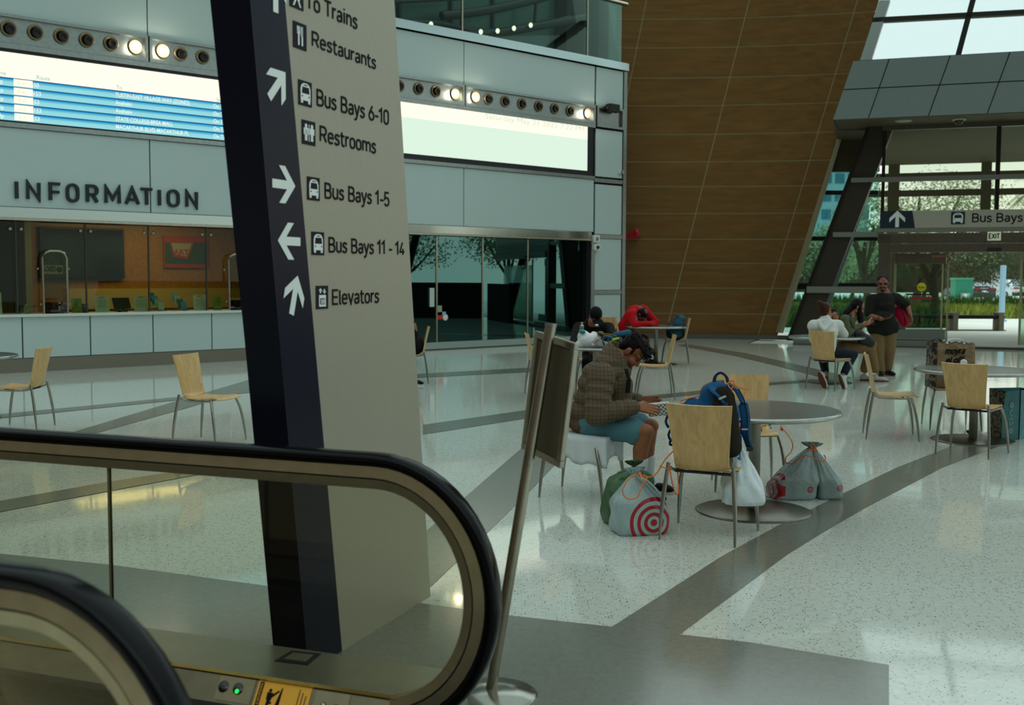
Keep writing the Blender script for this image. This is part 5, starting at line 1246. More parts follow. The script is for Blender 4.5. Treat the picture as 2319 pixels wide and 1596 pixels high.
# fittings on the sloping strip: frame along it
s0 = V((0, .155, .012)); s1 = V((0, .06, .075)); sd2 = (s0 - s1).normalized(); sn = V((1, 0, 0)).cross(sd2)
def strip_frame(px, py_):
    o = FE @ s1; vz = (FE.to_3x3() @ sd2); nn = (FE.to_3x3() @ sn)
    p = on_plane(px, py_, o, nn); return (p - o).dot(EU), (p - o).dot(vz)
FS = FE @ frame(s1, (1, 0, 0), sd2, sn)
SLW = (s0 - s1).length
def sq(x0, x1, y0, y1, name, m, d0=0, d1=.003, par=esc): mb = MB(); prism(mb, [(x0, y0), (x1, y0), (x1, y1), (x0, y1)], d0, d1, FS); return obj(name, mb, m, par)
xa = strip_frame(492, 1560)[0]; xb = strip_frame(572, 1572)[0]
ind = sq(xa, xb, .012, SLW - .01, 'indicator_plate', brushed('plate_steel', (128, 118, 94), .35))
for px, py_, m in ((508, 1552, M_BLACKG), (541, 1557, M_BLACKG)):
    x, y = strip_frame(px, py_); mb = MB(); lathe(mb, [(.001, .004), (.022, .004), (.024, .002)], 20, FS @ T(x, SLW * .55, 0)); obj('indicator_lamp', mb, m, ind)
x, y = strip_frame(537, 1568); mb = MB(); lathe(mb, [(.001, .006), (.009, .005)], 14, FS @ T(x, SLW * .55 - .010, 0)); obj('green_light', mb, emit_mat('green_glow', (30, 235, 90), 1.3), ind)
xa = strip_frame(580, 1570)[0]; xb = strip_frame(700, 1590)[0]
cau = sq(xa, xb, .004, SLW - .004, 'caution_sticker', mat('caution_yellow', (226, 160, 18), rough=.45))
sq(xa + .008, xa + .026, .012, SLW - .012, 'caution_bar', M_SIGNK, .003, .0036, cau)
obj('lettering', text_mb('CAUTION', FS @ T(xa + .021, .018, .0037) @ RZ(math.pi / 2), width=SLW - .036, height=.009, depth=.0004, weight=.01), mat('caution_yellow', (226, 160, 18)), cau)
mb = MB(); cx = xa + .06
for a, b, r in ((0, .075, .007), (.012, .03, .005)): prism(mb, [(cx + a + r * math.cos(k * .6), b + r * math.sin(k * .6)) for k in range(10)], .003, .0036, FS)
for poly in ([(cx - .01, .04), (cx + .012, .04), (cx + .014, .068), (cx - .012, .068)], [(cx - .008, .008), (cx + .004, .008), (cx + .01, .04), (cx - .006, .04)], [(cx + .014, .05), (cx + .04, .075), (cx + .036, .08), (cx + .01, .06)], [(cx + .03, .01), (cx + .05, .01), (cx + .05, .09), (cx + .045, .09)]): prism(mb, poly, .003, .0036, FS)
obj('pictogram', mb, M_SIGNK, cau)
for k in range(3): sq(xb - .05 + k * .015, xb - .045 + k * .015, .015, SLW - .02 - .01 * k, 'text_line', mat('print_brown', (90, 60, 10)), .003, .0036, cau)
xa = strip_frame(714, 1580)[0]; xb = strip_frame(790, 1596)[0]
kp = sq(xa, xb, .01, SLW - .012, 'key_plate', MATS['plate_steel'])
for k, m in ((.3, M_STEEL), (.65, mat('brass', (150, 120, 60), rough=.3, metal=1))): mb = MB(); lathe(mb, [(.001, .012), (.009, .012), (.012, .003)], 14, FS @ T(xa + (xb - xa) * k, SLW * .45, 0)); obj('key_switch', mb, m, kp)

# ================================================================== poster stand in the foreground
sb0 = at_z(1118, 1575); sp0 = V((sb0.x, sb0.y, 0))
stn = thing('poster_stand', 'leaning steel poster stand with dark framed back and round base', 'sign stand', tuple(sp0))
mb = MB(); lathe(mb, [(.001, .03), (.05, .034), (.09, .026), (.17, .014), (.178, .006), (.178, 0), (.001, 0)], 40, T(*sp0)); obj('base', mb, brushed('stand_base', (150, 150, 140), .18), stn)
ytop = sp0.y + .05
ptop = at_y(1247, 738, ytop); pbot = at_y(1112, 1562, sp0.y)
mb = MB(); tube(mb, [pbot, ptop], .0225, 18); obj('pole', mb, M_STEEL, stn)
mb = MB(); tube(mb, [ptop, ptop + (ptop - pbot).normalized() * .012], .024, 18); obj('pole_cap', mb, M_GREYM, stn)
c = [at_y(1216, 748, 4.62), at_y(1306, 778, 4.33), at_y(1272, 1060, 4.33), at_y(1184, 1016, 4.62)]
fu = ((c[1] - c[0]) + (c[2] - c[3])).normalized(); fv = ((c[0] - c[3]) + (c[1] - c[2])).normalized(); fn = fu.cross(fv).normalized(); fv = fn.cross(fu).normalized()
o = sum(c, V()) / 4 ; wd_ = ((c[1] - c[0]).length + (c[2] - c[3]).length) / 2; ht_ = ((c[0] - c[3]).length + (c[1] - c[2]).length) / 2
shv = ((c[0] + c[1]) / 2 - (c[2] + c[3]) / 2); 
FF = frame(o + (-CF) * 0, fu, shv.normalized(), fn)
hw_, hh_ = wd_ / 2, ht_ / 2; b_ = .028
pl0 = o + fn * .05 - fn * .08
FF = frame(o, fu, shv.normalized(), fn)
mb = MB(); prism(mb, [(-hw_ + .01, -hh_ + .01), (hw_ - .01, -hh_ + .01), (hw_ - .01, hh_ - .01), (-hw_ + .01, hh_ - .01)], -.006, .002, FF); obj('backing_panel', mb, mat('board_back', (84, 76, 58), rough=.6), stn)
for a, b in (((-hw_, -hh_), (hw_, -hh_ + b_)), ((-hw_, hh_ - b_), (hw_, hh_)), ((-hw_, -hh_ + b_), (-hw_ + b_, hh_ - b_)), ((hw_ - b_, -hh_ + b_), (hw_, hh_ - b_))):
    mb = MB(); box(mb, (a[0], a[1], -.011), (b[0], b[1], .011), FF, .004); obj('frame_bar', mb, M_STEEL, stn)
# ================================================================== chairs and tables
FEET = {'rl': V((-.245, -.27, 0)), 'rr': V((.245, -.27, 0)), 'fl': V((-.275, .25, 0)), 'fr': V((.275, .25, 0))}
def chair_proto(name, label, group):
    t = thing(name, label, 'chair', (0, 0, 0), 0, group)
    def P(n, mb, m, par=t): return obj(n, mb, m, par, world=False)
    def sheet(prof, nx, thick, dish):
        mb = MB(); n = len(prof); top = []; bot = []
        for i, (y, z, hw) in enumerate(prof):
            a = prof[max(i - 1, 0)]; b = prof[min(i + 1, n - 1)]; d = V((0, b[0] - a[0], b[1] - a[1])).normalized(); nn = V((0, -d.z, d.y))
            for k in range(nx + 1):
                f = k / nx * 2 - 1; p = V((f * hw, y, z)) + nn * (dish * f * f); top.append(p); bot.append(p - nn * thick)
        vs = top + bot; N_ = len(top); w = nx + 1; fs = []
        for i in range(n - 1):
            for k in range(nx):
                a = i * w + k; fs += [(a, a + 1, a + w + 1, a + w), (N_ + a, N_ + a + w, N_ + a + w + 1, N_ + a + 1)]
        mb.add(vs, fs, True)
        ed = []
        for i in range(n - 1):
            for k in (0, nx): a = i * w + k; ed.append((a, a + w, N_ + a + w, N_ + a) if k == 0 else (a, N_ + a, N_ + a + w, a + w))
        for i in (0, n - 1):
            for k in range(nx): a = i * w + k; ed.append((a, N_ + a, N_ + a + 1, a + 1) if i == 0 else (a, a + 1, N_ + a + 1, N_ + a))
        mb.add(vs, ed, False); return mb
    seat = [(-.172, .466, .178), (-.15, .457, .184), (-.10, .452, .195), (0, .450, .205), (.10, .456, .212), (.17, .464, .214), (.215, .462, .212), (.24, .448, .208)]
    back = [(-.172, .466, .178), (-.190, .478, .178), (-.203, .50, .178), (-.215, .56, .182), (-.235, .66, .190), (-.262, .78, .202), (-.288, .885, .214)]
    P('seat', sheet(seat, 10, .012, .010), M_PLY); P('backrest', sheet(back[::-1], 10, .012, .022), M_PLY)
    def leg(pts, r): mb = MB(); tube(mb, spline(pts, 5), r, 10); return mb
    n = 16; rr_ = [.0125 + .0025 * math.sin(math.pi * k / (n - 1)) - .0045 * max(0, k / (n - 1) - .5) * 2 for k in range(n)]
    for s in (-1, 1):
        P('leg', leg([(s * .212, -.205, .495), (s * .226, -.232, .34), (s * .240, -.255, .17), (s * .245, -.27, 0)], rr_), M_CHROME)
        P('leg', leg([(s * .215, .165, .448), (s * .248, .205, .32), (s * .266, .235, .15), (s * .275, .25, 0)], rr_), M_CHROME)
        mb = MB(); tube(mb, spline([(s * .212, -.205, .468), (s * .195, -.17, .448), (s * .185, -.10, .432), (s * .190, .05, .432), (s * .215, .165, .440)], 5), .011, 8); P('side_rail', mb, M_CHROME)
    mb = MB(); tube(mb, [(-.188, -.14, .434), (.188, -.14, .434)], .010, 8); P('cross_rail', mb, M_BLACK)
    mb = MB(); tube(mb, [(-.19, .10, .434), (.19, .10, .434)], .010, 8); P('cross_rail', mb, M_CHROME)
    return t
G_CH = 'plywood cafe chairs in the hall'
CH0 = None
def place_chair(label, feet=None, c=None, f=None):
    """by the pixels of its feet, or by centre and facing direction on the floor"""
    global CH0
    if feet:
        ks = list(feet); L = [complex(FEET[k].x, FEET[k].y) for k in ks]; Wd = [complex(*at_z(*feet[k]).xy) for k in ks]
        ml = sum(L) / len(L); mw = sum(Wd) / len(Wd)
        r = sum((w - mw) * (l - ml).conjugate() for l, w in zip(L, Wd)); r = r / abs(r); o = mw - r * ml
        loc = (o.real, o.imag, 0); rz = math.atan2(r.imag, r.real)
    else:
        loc = (c[0], c[1], 0); rz = math.atan2(f[1], f[0]) - math.pi / 2
    if CH0 is None:
        CH0 = chair_proto('cafe_chair', label, G_CH); CH0.location = loc; CH0.rotation_euler = (0, 0, rz); PM[CH0.name] = T(*loc) @ RZ(rz); t = CH0
        for ch in t.children: PM[ch.name] = PM[t.name]
    else: t = copy_tree(CH0, loc, rz, label)
    return t
chA = place_chair('chair seen from behind with a blue backpack on it at the near table', dict(rl=(1490, 1221), rr=(1667, 1241), fl=(1532, 1183), fr=(1722, 1202)))
chM = place_chair('chair under the man in the plaid jacket, draped with a white cloth', dict(rl=(1274, 1100), rr=(1220, 1126)))
chC = place_chair('chair facing across the near table, tied to an orange cord', dict(fr=(1614, 1114), rr=(1611, 1088), fl=(1782, 1120), rl=(1752, 1085)))
place_chair('empty chair in side view right of the man in the plaid jacket', dict(fl=(1445, 903), rl=(1534, 906), fr=(1432, 898), rr=(1520, 899)))
place_chair('empty chair in side view between near table and right hand table', dict(rr=(1964, 995), rl=(1951, 979), fr=(2085, 1001), fl=(2065, 983)))
chF = place_chair('empty chair seen from behind at the right hand table', dict(rl=(2116, 1028), rr=(2243, 1042), fl=(2148, 1011), fr=(2287, 1026)))
chG = place_chair('chair carrying a brown printed grocery bag', dict(fr=(2104, 976), fl=(2225, 977), rl=(2186, 960), rr=(2088, 958)))
chW = place_chair('chair under the person in the white hoodie', dict(rl=(1821, 880), rr=(1893, 887), fr=(1936, 881)))
gp0 = at_z(1940, 857); chGr = place_chair('chair under the person in the green jacket', c=(gp0.x, gp0.y), f=(.05, -1))
place_chair('empty chair by the counter turned left, at the far left table', dict(rl=(86, 975), rr=(122, 963)))
place_chair('empty chair turned right in front of the information counter', c=(-3.06, 11.1), f=(.95, -.32))
place_chair('chair whose back shows just left of the poster stand', c=(.48, 15.6), f=(1, .1))
rx = (1428 - W / 2) / F * 21.4; chR = place_chair('chair under the person in the red hoodie', c=(rx - .02, 21.4), f=(1, -.05))
place_chair('chair seen from behind between black cap and red hoodie', c=((1372 - W / 2) / F * 22.3, 22.3), f=(.1, 1))
chB = place_chair('chair carrying a teal backpack at the far round table', c=((1529 - W / 2) / F * 21.5, 21.5), f=(-1, .12))
chK = place_chair('chair under the person in the black cap', c=((1345 - W / 2) / F * 16.35, 16.35), f=(.0, -1))
chP = place_chair('chair mostly hidden behind the sign pylon', c=((930 - W / 2) / F * 17.4, 17.4), f=(-1, -.1))

M_TTOP = mat('table_laminate', (112, 112, 100), rough=.28, spec=.5, var=.05, vscale=5)
M_TEDGE = brushed('table_edge', (160, 162, 156), .25); M_TBASE = brushed('table_base', (112, 106, 92), .32)
def table_proto(label, group, loc):
    t = thing('round_table', label, 'table', loc, 0, group)
    def P(n, mb, m): return obj(n, mb, m, t, world=False)
    mb = MB(); lathe(mb, [(.001, .712), (.575, .712), (.588, .716), (.588, .7442), (.001, .7442)], 56); P('tabletop', mb, M_TTOP)
    mb = MB(); lathe(mb, [(.586, .712)] + [(.588 + .017 * math.cos(a), .728 + .017 * math.sin(a)) for a in [-1.4 + 2.8 * k / 8 for k in range(9)]] + [(.586, .7445)], 56); P('edge_band', mb, M_TEDGE)
    mb = MB(); lathe(mb, [(.001, .715), (.16, .71), (.16, .70), (.046, .695), (.042, .67), (.042, .02), (.001, .02)][::-1], 28); P('pedestal', mb, mat('pedestal_metal', (140, 140, 128), rough=.35, metal=.35))
    mb = MB(); lathe(mb, [(.001, .022), (.06, .022), (.40, .012), (.415, .006), (.415, 0), (.001, 0)][::-1], 56); P('base', mb, M_TBASE)
    return t
TP = at_z(1706, 1157)
G_T = 'round steel edged tables in the hall'
T1 = table_proto('near round table with the backpack chair and grocery bags beside it', G_T, (TP.x, TP.y, 0))
def tab(label, px, y): return copy_tree(T1, ((px - W / 2) / F * y, y, 0), 0, label)
T2 = tab('round table by the exit where two people sit', 1873, 17.75); T3 = tab('far round table with a water bottle and the red hoodie', 1486, 21.3)
T4 = tab('round table cut by the right picture edge', 2212, 11.45); T5 = tab('round table behind the plaid jacket with the white bag on it', 1350, 15.0)
T6 = tab('round table cut by the left picture edge', -90, 12.8)

# ================================================================== people
SKIN = {}
def skin(name, c): return mat(name, c, rough=.5, spec=.35, var=.08, vscale=20)
def J(px, py, y): return at_y(px, py, y)
def basis(fwd, up):
    f = V(fwd).normalized(); r = f.cross(V(up)).normalized(); u = r.cross(f).normalized()
    return Matrix(((r.x, f.x, u.x), (r.y, f.y, u.y), (r.z, f.z, u.z)))
def head(mb, c, fwd, up, s=1.0):
    """skull, face, nose, lips, ears; x right, y forward, z up in head space"""
    B = basis(fwd, up); c = V(c)
    def p(x, y, z): return c + B @ (V((x, y, z)) * s)
    def e(x, y, z, a, b, d): ell(mb, p(x, y, z), (a * s, b * s, d * s), B)
    e(0, -.012, .035, .076, .095, .088); e(0, .028, -.045, .062, .070, .078); e(0, .072, -.098, .026, .024, .022)
    for q in (-1, 1):
        e(q * .036, .060, -.040, .030, .034, .034); e(q * .079, -.008, -.012, .011, .022, .033); e(q * .082, -.012, .004, .010, .018, .016); e(q * .034, .078, .026, .028, .018, .012)
        e(q * .012, .104, -.042, .011, .012, .009); e(q * .050, .02, -.075, .018, .045, .025)
    caps(mb, p(0, .092, .012), p(0, .112, -.034), .010 * s, .0145 * s)
    e(0, .088, -.066, .024, .016, .008); e(0, .086, -.079, .021, .016, .009)
    return p, B
def eyes(p, B, par, s=1.0, m=None):
    for q in (-1, 1):
        mb = MB(); ell(mb, p(q * .032, .087, .004), (.013 * s, .008 * s, .007 * s), B, 10, 7); obj('eye', mb, m or mat('eye_dark', (24, 16, 12), rough=.2), par)
        mb = MB(); caps(mb, p(q * .018, .096, .026), p(q * .052, .082, .024), .005 * s, .004 * s, seg=8); obj('eyebrow', mb, mat('brow', (18, 14, 12), rough=.8), par)
def hand(mb, w, d, palm_n, spread=.9, curl=.4, s=1.0, side_=1, thumb=1.0):
    """palm and five bent fingers: w wrist, d pointing direction, palm_n palm normal, side_ = which way the thumb leaves"""
    d = V(d).normalized(); n = V(palm_n); n = (n - d * n.dot(d)).normalized(); a = d.cross(n).normalized() * side_
    w = V(w)
    for k in range(4):
        o = (k - 1.5) * .019 * s
        b0 = w + d * .012 * s + a * (-o * .55); b1 = w + d * .088 * s + a * (-o)
        caps(mb, b0, b1, .016 * s, .0125 * s, seg=10)
        L = (.040, .045, .041, .031)[k] * s; ang = curl; p = b1; dd = d - a * (k - 1.5) * .06 * spread
        for j in range(3):
            ang_ = ang * (j + .6); v = (dd * math.cos(ang_) + n * math.sin(ang_)).normalized(); q = p + v * L * (1 - .2 * j)
            caps(mb, p, q, (.0095 - .0008 * j) * s, (.0088 - .0009 * j) * s, seg=8); p = q
    t0 = w + d * .025 * s + a * .022 * s; v = (d * .72 + a * .62 + n * .3 * thumb).normalized(); t1 = t0 + v * .045 * s; t2 = t1 + (d * .9 + a * .15 + n * .45 * thumb).normalized() * .034 * s
    caps(mb, t0, t1, .0145 * s, .011 * s, seg=8); caps(mb, t1, t2, .0105 * s, .0085 * s, seg=8)
def shoe(name, heel, toe, m, ms, par, w=.044, up=V((0, 0, 1))):
    heel = V(heel); toe = V(toe); d = (toe - heel).normalized(); L = (toe - heel).length; s_ = d.cross(up).normalized(); u = s_.cross(d).normalized()
    B = Matrix(((s_.x, d.x, u.x), (s_.y, d.y, u.y), (s_.z, d.z, u.z)))
    mb = MB(); ell(mb, heel + d * L * .25 + u * .055, (w * .85, L * .25, .05), B); ell(mb, heel + d * L * .58 + u * .045, (w, L * .36, .038), B); ell(mb, heel + d * L * .8 + u * .035, (w * .95, L * .2, .03), B); ell(mb, heel + d * L * .25 + u * .085, (w * .75, L * .17, .035), B)
    o = blob(name, mb, m, par, .007, 4)
    mb = MB(); n = 20; pts = []
    for k in range(n):
        a = 2 * math.pi * k / n; pts.append((math.cos(a) * w * (1.0 if math.sin(a) > 0 else .85), L * .5 + math.sin(a) * L * .5))
    prism(mb, pts, 0.0, .024, frame(heel, s_, d, u)); obj('sole', mb, ms, o)
    return o
def person(label, base):
    return thing('person', label, 'person', (base.x, base.y, 0), group=None)
M_HAIR = mat('hair_black', (12, 9, 8), rough=.6, var=.4, vscale=60, bump=.5, bscale=90)
# ---- plaid cloth
def plaid(name, base, line, sc=28.0):
    m = mat(name, base, rough=.85, spec=.15); t, b = nodes_of(m); tcn = t.nodes.new('ShaderNodeTexCoord'); sp = t.nodes.new('ShaderNodeSeparateXYZ'); t.links.new(tcn.outputs['Object'], sp.inputs[0])
    prev = None
    nz = t.nodes.new('ShaderNodeTexNoise'); nz.inputs['Scale'].default_value = 5; t.links.new(tcn.outputs['Object'], nz.inputs[0])
    for ax, k, thr in ((0, sc, .09), (2, sc, .09)):
        ma = t.nodes.new('ShaderNodeMath'); ma.operation = 'MULTIPLY_ADD'; ma.inputs[1].default_value = k; t.links.new(sp.outputs[ax], ma.inputs[0]); t.links.new(nz.outputs['Fac'], ma.inputs[2])
        fr = t.nodes.new('ShaderNodeMath'); fr.operation = 'FRACT'; t.links.new(ma.outputs[0], fr.inputs[0])
        lt = t.nodes.new('ShaderNodeMath'); lt.operation = 'LESS_THAN'; lt.inputs[1].default_value = thr; t.links.new(fr.outputs[0], lt.inputs[0])
        if prev is None: prev = lt
        else:
            mxm = t.nodes.new('ShaderNodeMath'); mxm.operation = 'MAXIMUM'; t.links.new(prev.outputs[0], mxm.inputs[0]); t.links.new(lt.outputs[0], mxm.inputs[1]); prev = mxm
    mi = t.nodes.new('ShaderNodeMix'); mi.data_type = 'RGBA'; mi.inputs[6].default_value = lin(base); mi.inputs[7].default_value = lin(line)
    sc_ = t.nodes.new('ShaderNodeMath'); sc_.operation = 'MULTIPLY'; sc_.inputs[1].default_value = .75; t.links.new(prev.outputs[0], sc_.inputs[0])
    t.links.new(sc_.outputs[0], mi.inputs[0]); t.links.new(mi.outputs[2], b.inputs['Base Color'])
    return m
def puffs(mb, p0, p1, r0, r1, n, amp=.13, flat=1.0, side=None):
    """quilted tube: a row of soft bulges"""
    p0 = V(p0); p1 = V(p1)
    for k in range(n):
        a = k / n; b = (k + 1) / n; r = r0 + (r1 - r0) * (a + b) / 2; c = p0.lerp(p1, (a + b) / 2); d = (p1 - p0) / n
        s_, u_ = ring_basis(d, side); B = Matrix(((s_.x, u_.x, d.normalized().x), (s_.y, u_.y, d.normalized().y), (s_.z, u_.z, d.normalized().z)))
        ell(mb, c, (r * (1 + amp * .4), r * flat * (1 + amp * .4), d.length * .68), B)
    caps(mb, p0, p1, r0 * .92, r1 * .92, flat=flat, side=side)

# ---------------------------------------------------------------- man in the plaid puffer jacket
base = at_z(1345, 1120)
f_ = V((.93, -.36, 0)).normalized(); l_ = V((.36, .93, 0)).normalized()
mm = person('person in a plaid puffer jacket and teal shorts, bent over a book', base)
SK1 = skin('skin_tan', (142, 88, 56))
hc = J(1431, 794, 8.5); hup = (f_ * .74 + V((0, 0, .66))).normalized(); hf = (f_ * .62 - V((0, 0, .78))).normalized()
pel = J(1338, 952, 8.57); che = J(1370, 862, 8.52); nk = J(1404, 812, 8.5)
rS = J(1362, 852, 8.27); lS = J(1385, 842, 8.76); rE = J(1350, 938, 8.18); lE = J(1392, 930, 8.80); rW = J(1438, 921, 8.22); lW = J(1446, 905, 8.60)
rH = J(1340, 960, 8.44); lH = J(1352, 951, 8.74); rK = J(1463, 978, 8.22); lK = J(1474, 965, 8.52); rA = J(1446, 1082, 8.24); lA = J(1466, 1076, 8.58)
mb = MB()
p_, B_h = head(mb, hc, hf, hup, 1.0)
caps(mb, p_(0, -.03, -.05), nk, .054, .058); caps(mb, nk, che, .07, .11); caps(mb, che, pel, .12, .13); caps(mb, rS, lS, .05, .05)
for S_, E_, W_ in ((rS, rE, rW), (lS, lE, lW)): caps(mb, S_, E_, .055, .043); caps(mb, E_, W_, .043, .028)
hd_r = (J(1464, 922, 8.3) - rW).normalized(); hand(mb, rW, V((.97, .10, -.12)), V((.05, .85, -.5)), curl=.2, s=1.08, side_=1)
hand(mb, lW, V((1, -.25, -.05)), V((.1, -.95, .1)), curl=.3, s=1.05, side_=1)
for H_, K_, A_ in ((rH, rK, rA), (lH, lK, lA)):
    caps(mb, H_, K_, .085, .062); caf = K_.lerp(A_, .38) - f_ * .018; caps(mb, K_, caf, .056, .062); caps(mb, caf, A_, .062, .040); caps(mb, A_, A_ + f_ * .07 - V((0, 0, .09)), .034, .026)
blob('body', mb, SK1, mm, .0055, 3, .4)
for q in (-1, 1):
    mb = MB(); tube(mb, spline([p_(q * .018, .092, .0), p_(q * .034, .0895, -.005), p_(q * .050, .080, -.001)], 4), .0024, 6); obj('eyelashes', mb, mat('brow', (18, 14, 12), rough=.8), mm)
    mb = MB(); caps(mb, p_(q * .016, .097, .026), p_(q * .054, .082, .024), .005, .004, seg=8); obj('eyebrow', mb, mat('brow', (18, 14, 12), rough=.8), mm)
# moustache and beard shadow
mb = MB(); caps(mb, p_(-.022, .096, -.055), p_(.022, .096, -.055), .0035, .0035, 8); obj('moustache', mb, M_HAIR, mm)
rnd = random.Random(9); mb = MB()
ell(mb, p_(0, -.028, .048), (.082, .094, .086), B_h); ell(mb, p_(0, -.062, .0), (.074, .050, .07), B_h); ell(mb, p_(0, .045, .092), (.062, .050, .030), B_h)
for k in range(170):
    a = rnd.uniform(-1.2, 1.2); y = rnd.uniform(-.10, .10); x = .074 * math.sin(a); z = .055 + .070 * math.cos(a)
    q = V((x, y, z)); caps(mb, p_(*q), p_(*(q + V((rnd.uniform(-.012, .012), .046, rnd.uniform(-.008, .018))))), .0095, .003, 6)
for k in range(22):
    x = rnd.uniform(-.062, .062); z = rnd.uniform(.062, .10); caps(mb, p_(x, .085, z), p_(x + rnd.uniform(-.012, .012), .110 + rnd.random() * .016, z - rnd.uniform(.012, .04)), .010, .004, 6)
for q in (-1, 1): caps(mb, p_(q * .074, .016, .03), p_(q * .073, .022, -.008), .010, .005, 8)
blob('hair', mb, M_HAIR, mm, .0045, 1)
M_PL = plaid('plaid_wool', (98, 84, 66), (34, 28, 24), 34)
jk = MB()
for c, a, b, d in ((J(1352, 958, 8.57), .225, .25, .10), (J(1350, 930, 8.57), .215, .25, .12), (J(1360, 900, 8.55), .205, .245, .12), (J(1368, 868, 8.53), .205, .245, .12), (J(1374, 842, 8.52), .19, .23, .10), (J(1386, 818, 8.51), .135, .18, .075)):
    ell(jk, c, (a, b, d), Matrix(((f_.x, l_.x, 0), (f_.y, l_.y, 0), (0, 0, 1))), 24, 12)
caps(jk, J(1350, 958, 8.44), J(1398, 952, 8.36), .125, .105); caps(jk, J(1350, 952, 8.72), J(1400, 946, 8.62), .125, .10); caps(jk, J(1402, 945, 8.40), J(1408, 870, 8.40), .085, .085); caps(jk, J(1402, 950, 8.62), J(1410, 870, 8.62), .085, .085)
for S_, E_, W_ in ((rS, rE, rW), (lS, lE, lW)):
    ell(jk, S_, (.112, .112, .112)); puffs(jk, S_, E_, .112, .100, 4, .10); ell(jk, E_, (.094, .094, .094)); puffs(jk, E_, W_ - (W_ - E_).normalized() * .02, .094, .066, 4, .10)
blob('jacket', jk, M_PL, mm, .009, 5, .5)
# stand-up collar
mb = MB(); ax = (f_ * .50 + V((0, 0, .86))).normalized(); a1 = l_; a2 = a1.cross(ax).normalized()
cc = J(1400, 812, 8.5)
def ring(r, h, lift=.0):
    out = []
    for k in range(22):
        t = 2 * math.pi * k / 22; d = a1 * math.cos(t) + a2 * math.sin(t)
        out.append(cc + d * r + ax * (h - lift * max(0, d.dot(f_)) ))
    return out
R0 = ring(.150, -.06); R1 = ring(.130, .085, .115); R2 = ring(.110, .088, .115); R3 = ring(.11, -.05)
vs = R0 + R1 + R2 + R3; fs = []
for i in range(3):
    for k in range(22): l = (k + 1) % 22; fs.append((i * 22 + k, i * 22 + l, (i + 1) * 22 + l, (i + 1) * 22 + k))
mb.add(vs, fs, True); obj('collar', mb, M_PL, mm)
# dark zip edge and hem strip, snap buttons
M_DK = mat('dark_lining', (20, 20, 24), rough=.8)
zp = [J(1418, 836, 8.33), J(1424, 860, 8.30), J(1421, 890, 8.29)]
mb = MB(); tube(mb, spline(zp, 5), .017, 8, flat=.6); obj('zip_placket', mb, M_DK, mm)
mb = MB(); tube(mb, spline([J(1414, 944, 8.30), J(1411, 962, 8.31), J(1408, 978, 8.32)], 4), .016, 8, flat=.6); obj('hem_strip', mb, M_DK, mm)
mb = MB(); ell(mb, J(1402, 976, 8.30), (.008, .008, .008)); obj('snap', mb, M_STEEL, mm)
M_SHORT = mat('shorts_teal', (84, 126, 134), rough=.8, bump=.3, bscale=20)
mb = MB()
for H_, K_ in ((rH, rK), (lH, lK)):
    e2 = H_.lerp(K_, .78); caps(mb, H_, e2, .118, .098); ell(mb, e2 - V((0, 0, .03)), (.075, .09, .085))
blob('shorts', mb, M_SHORT, mm, .009, 4)
M_SOCK = mat('sock_white', (206, 212, 212), rough=.9)
for A_, K_ in ((rA, rK), (lA, lK)):
    mb = MB(); caps(mb, A_.lerp(K_, .36), A_, .053, .050); caps(mb, A_, A_ + f_ * .05 - V((0, 0, .08)), .050, .042); obj('sock', mb, M_SOCK, mm)
M_SHBK = mat('shoe_black', (14, 14, 16), rough=.6); M_SOLW = mat('sole_white', (190, 190, 180), rough=.7); M_SOLB = mat('sole_brown', (96, 60, 36), rough=.7)
for A_ in (rA, lA):
    h = V((A_.x, A_.y, 0.0)) - f_ * .07; shoe('shoe', h, h + f_ * .29, M_SHBK, M_SOLW, mm, .048)
# book with a black lattice cover held in both hands
bk = thing('notebook', 'notebook with a black and white lattice cover in the hands of the plaid jacket', 'book', tuple(J(1490, 930, 8.36)))
def lattice(name):
    m = mat(name, (206, 204, 190), rough=.6); t, b = nodes_of(m); tcn = t.nodes.new('ShaderNodeTexCoord'); mp = t.nodes.new('ShaderNodeMapping'); mp.inputs['Rotation'].default_value = (0, 0, .785); t.links.new(tcn.outputs['UV'], mp.inputs[0])
    vo = t.nodes.new('ShaderNodeTexVoronoi'); vo.feature = 'F1'; vo.distance = 'CHEBYCHEV'; vo.inputs['Scale'].default_value = 44; vo.inputs['Randomness'].default_value = 0.0; t.links.new(tcn.outputs['Object'], mp.inputs[0]); t.links.new(mp.outputs[0], vo.inputs['Vector'])
    r = t.nodes.new('ShaderNodeValToRGB'); r.color_ramp.interpolation = 'CONSTANT'
    r.color_ramp.elements[0].position = 0; r.color_ramp.elements[0].color = lin((28, 28, 28)); r.color_ramp.elements[1].position = .16; r.color_ramp.elements[1].color = lin((206, 204, 190))
    e = r.color_ramp.elements.new(.36); e.color = lin((28, 28, 28)); t.links.new(vo.outputs['Distance'], r.inputs[0]); t.links.new(r.outputs[0], b.inputs['Base Color']); return m
q = [J(1468, 943, 8.36), J(1517, 938, 8.38), J(1515, 913, 8.42), J(1472, 917, 8.40)]
bo = (q[0] + q[1] + q[2] + q[3]) / 4; bu = ((q[1] - q[0]) + (q[2] - q[3])).normalized(); bv = ((q[3] - q[0]) + (q[2] - q[1])).normalized(); bn_ = bu.cross(bv).normalized(); bv = bn_.cross(bu)
MBk = frame(bo, bu, bv, bn_); PM[bk.name] = MBk; bk.matrix_world = MBk
mb = MB(); box(mb, (-.085, -.045, -.016), (.085, .062, -.002), None, .002); obj('pages', mb, mat('pages', (214, 218, 222), rough=.8), bk, world=False)
mb = MB(); box(mb, (-.088, -.048, -.002), (.088, .046, .002)); obj('cover', mb, lattice('lattice_cover'), bk, world=False)
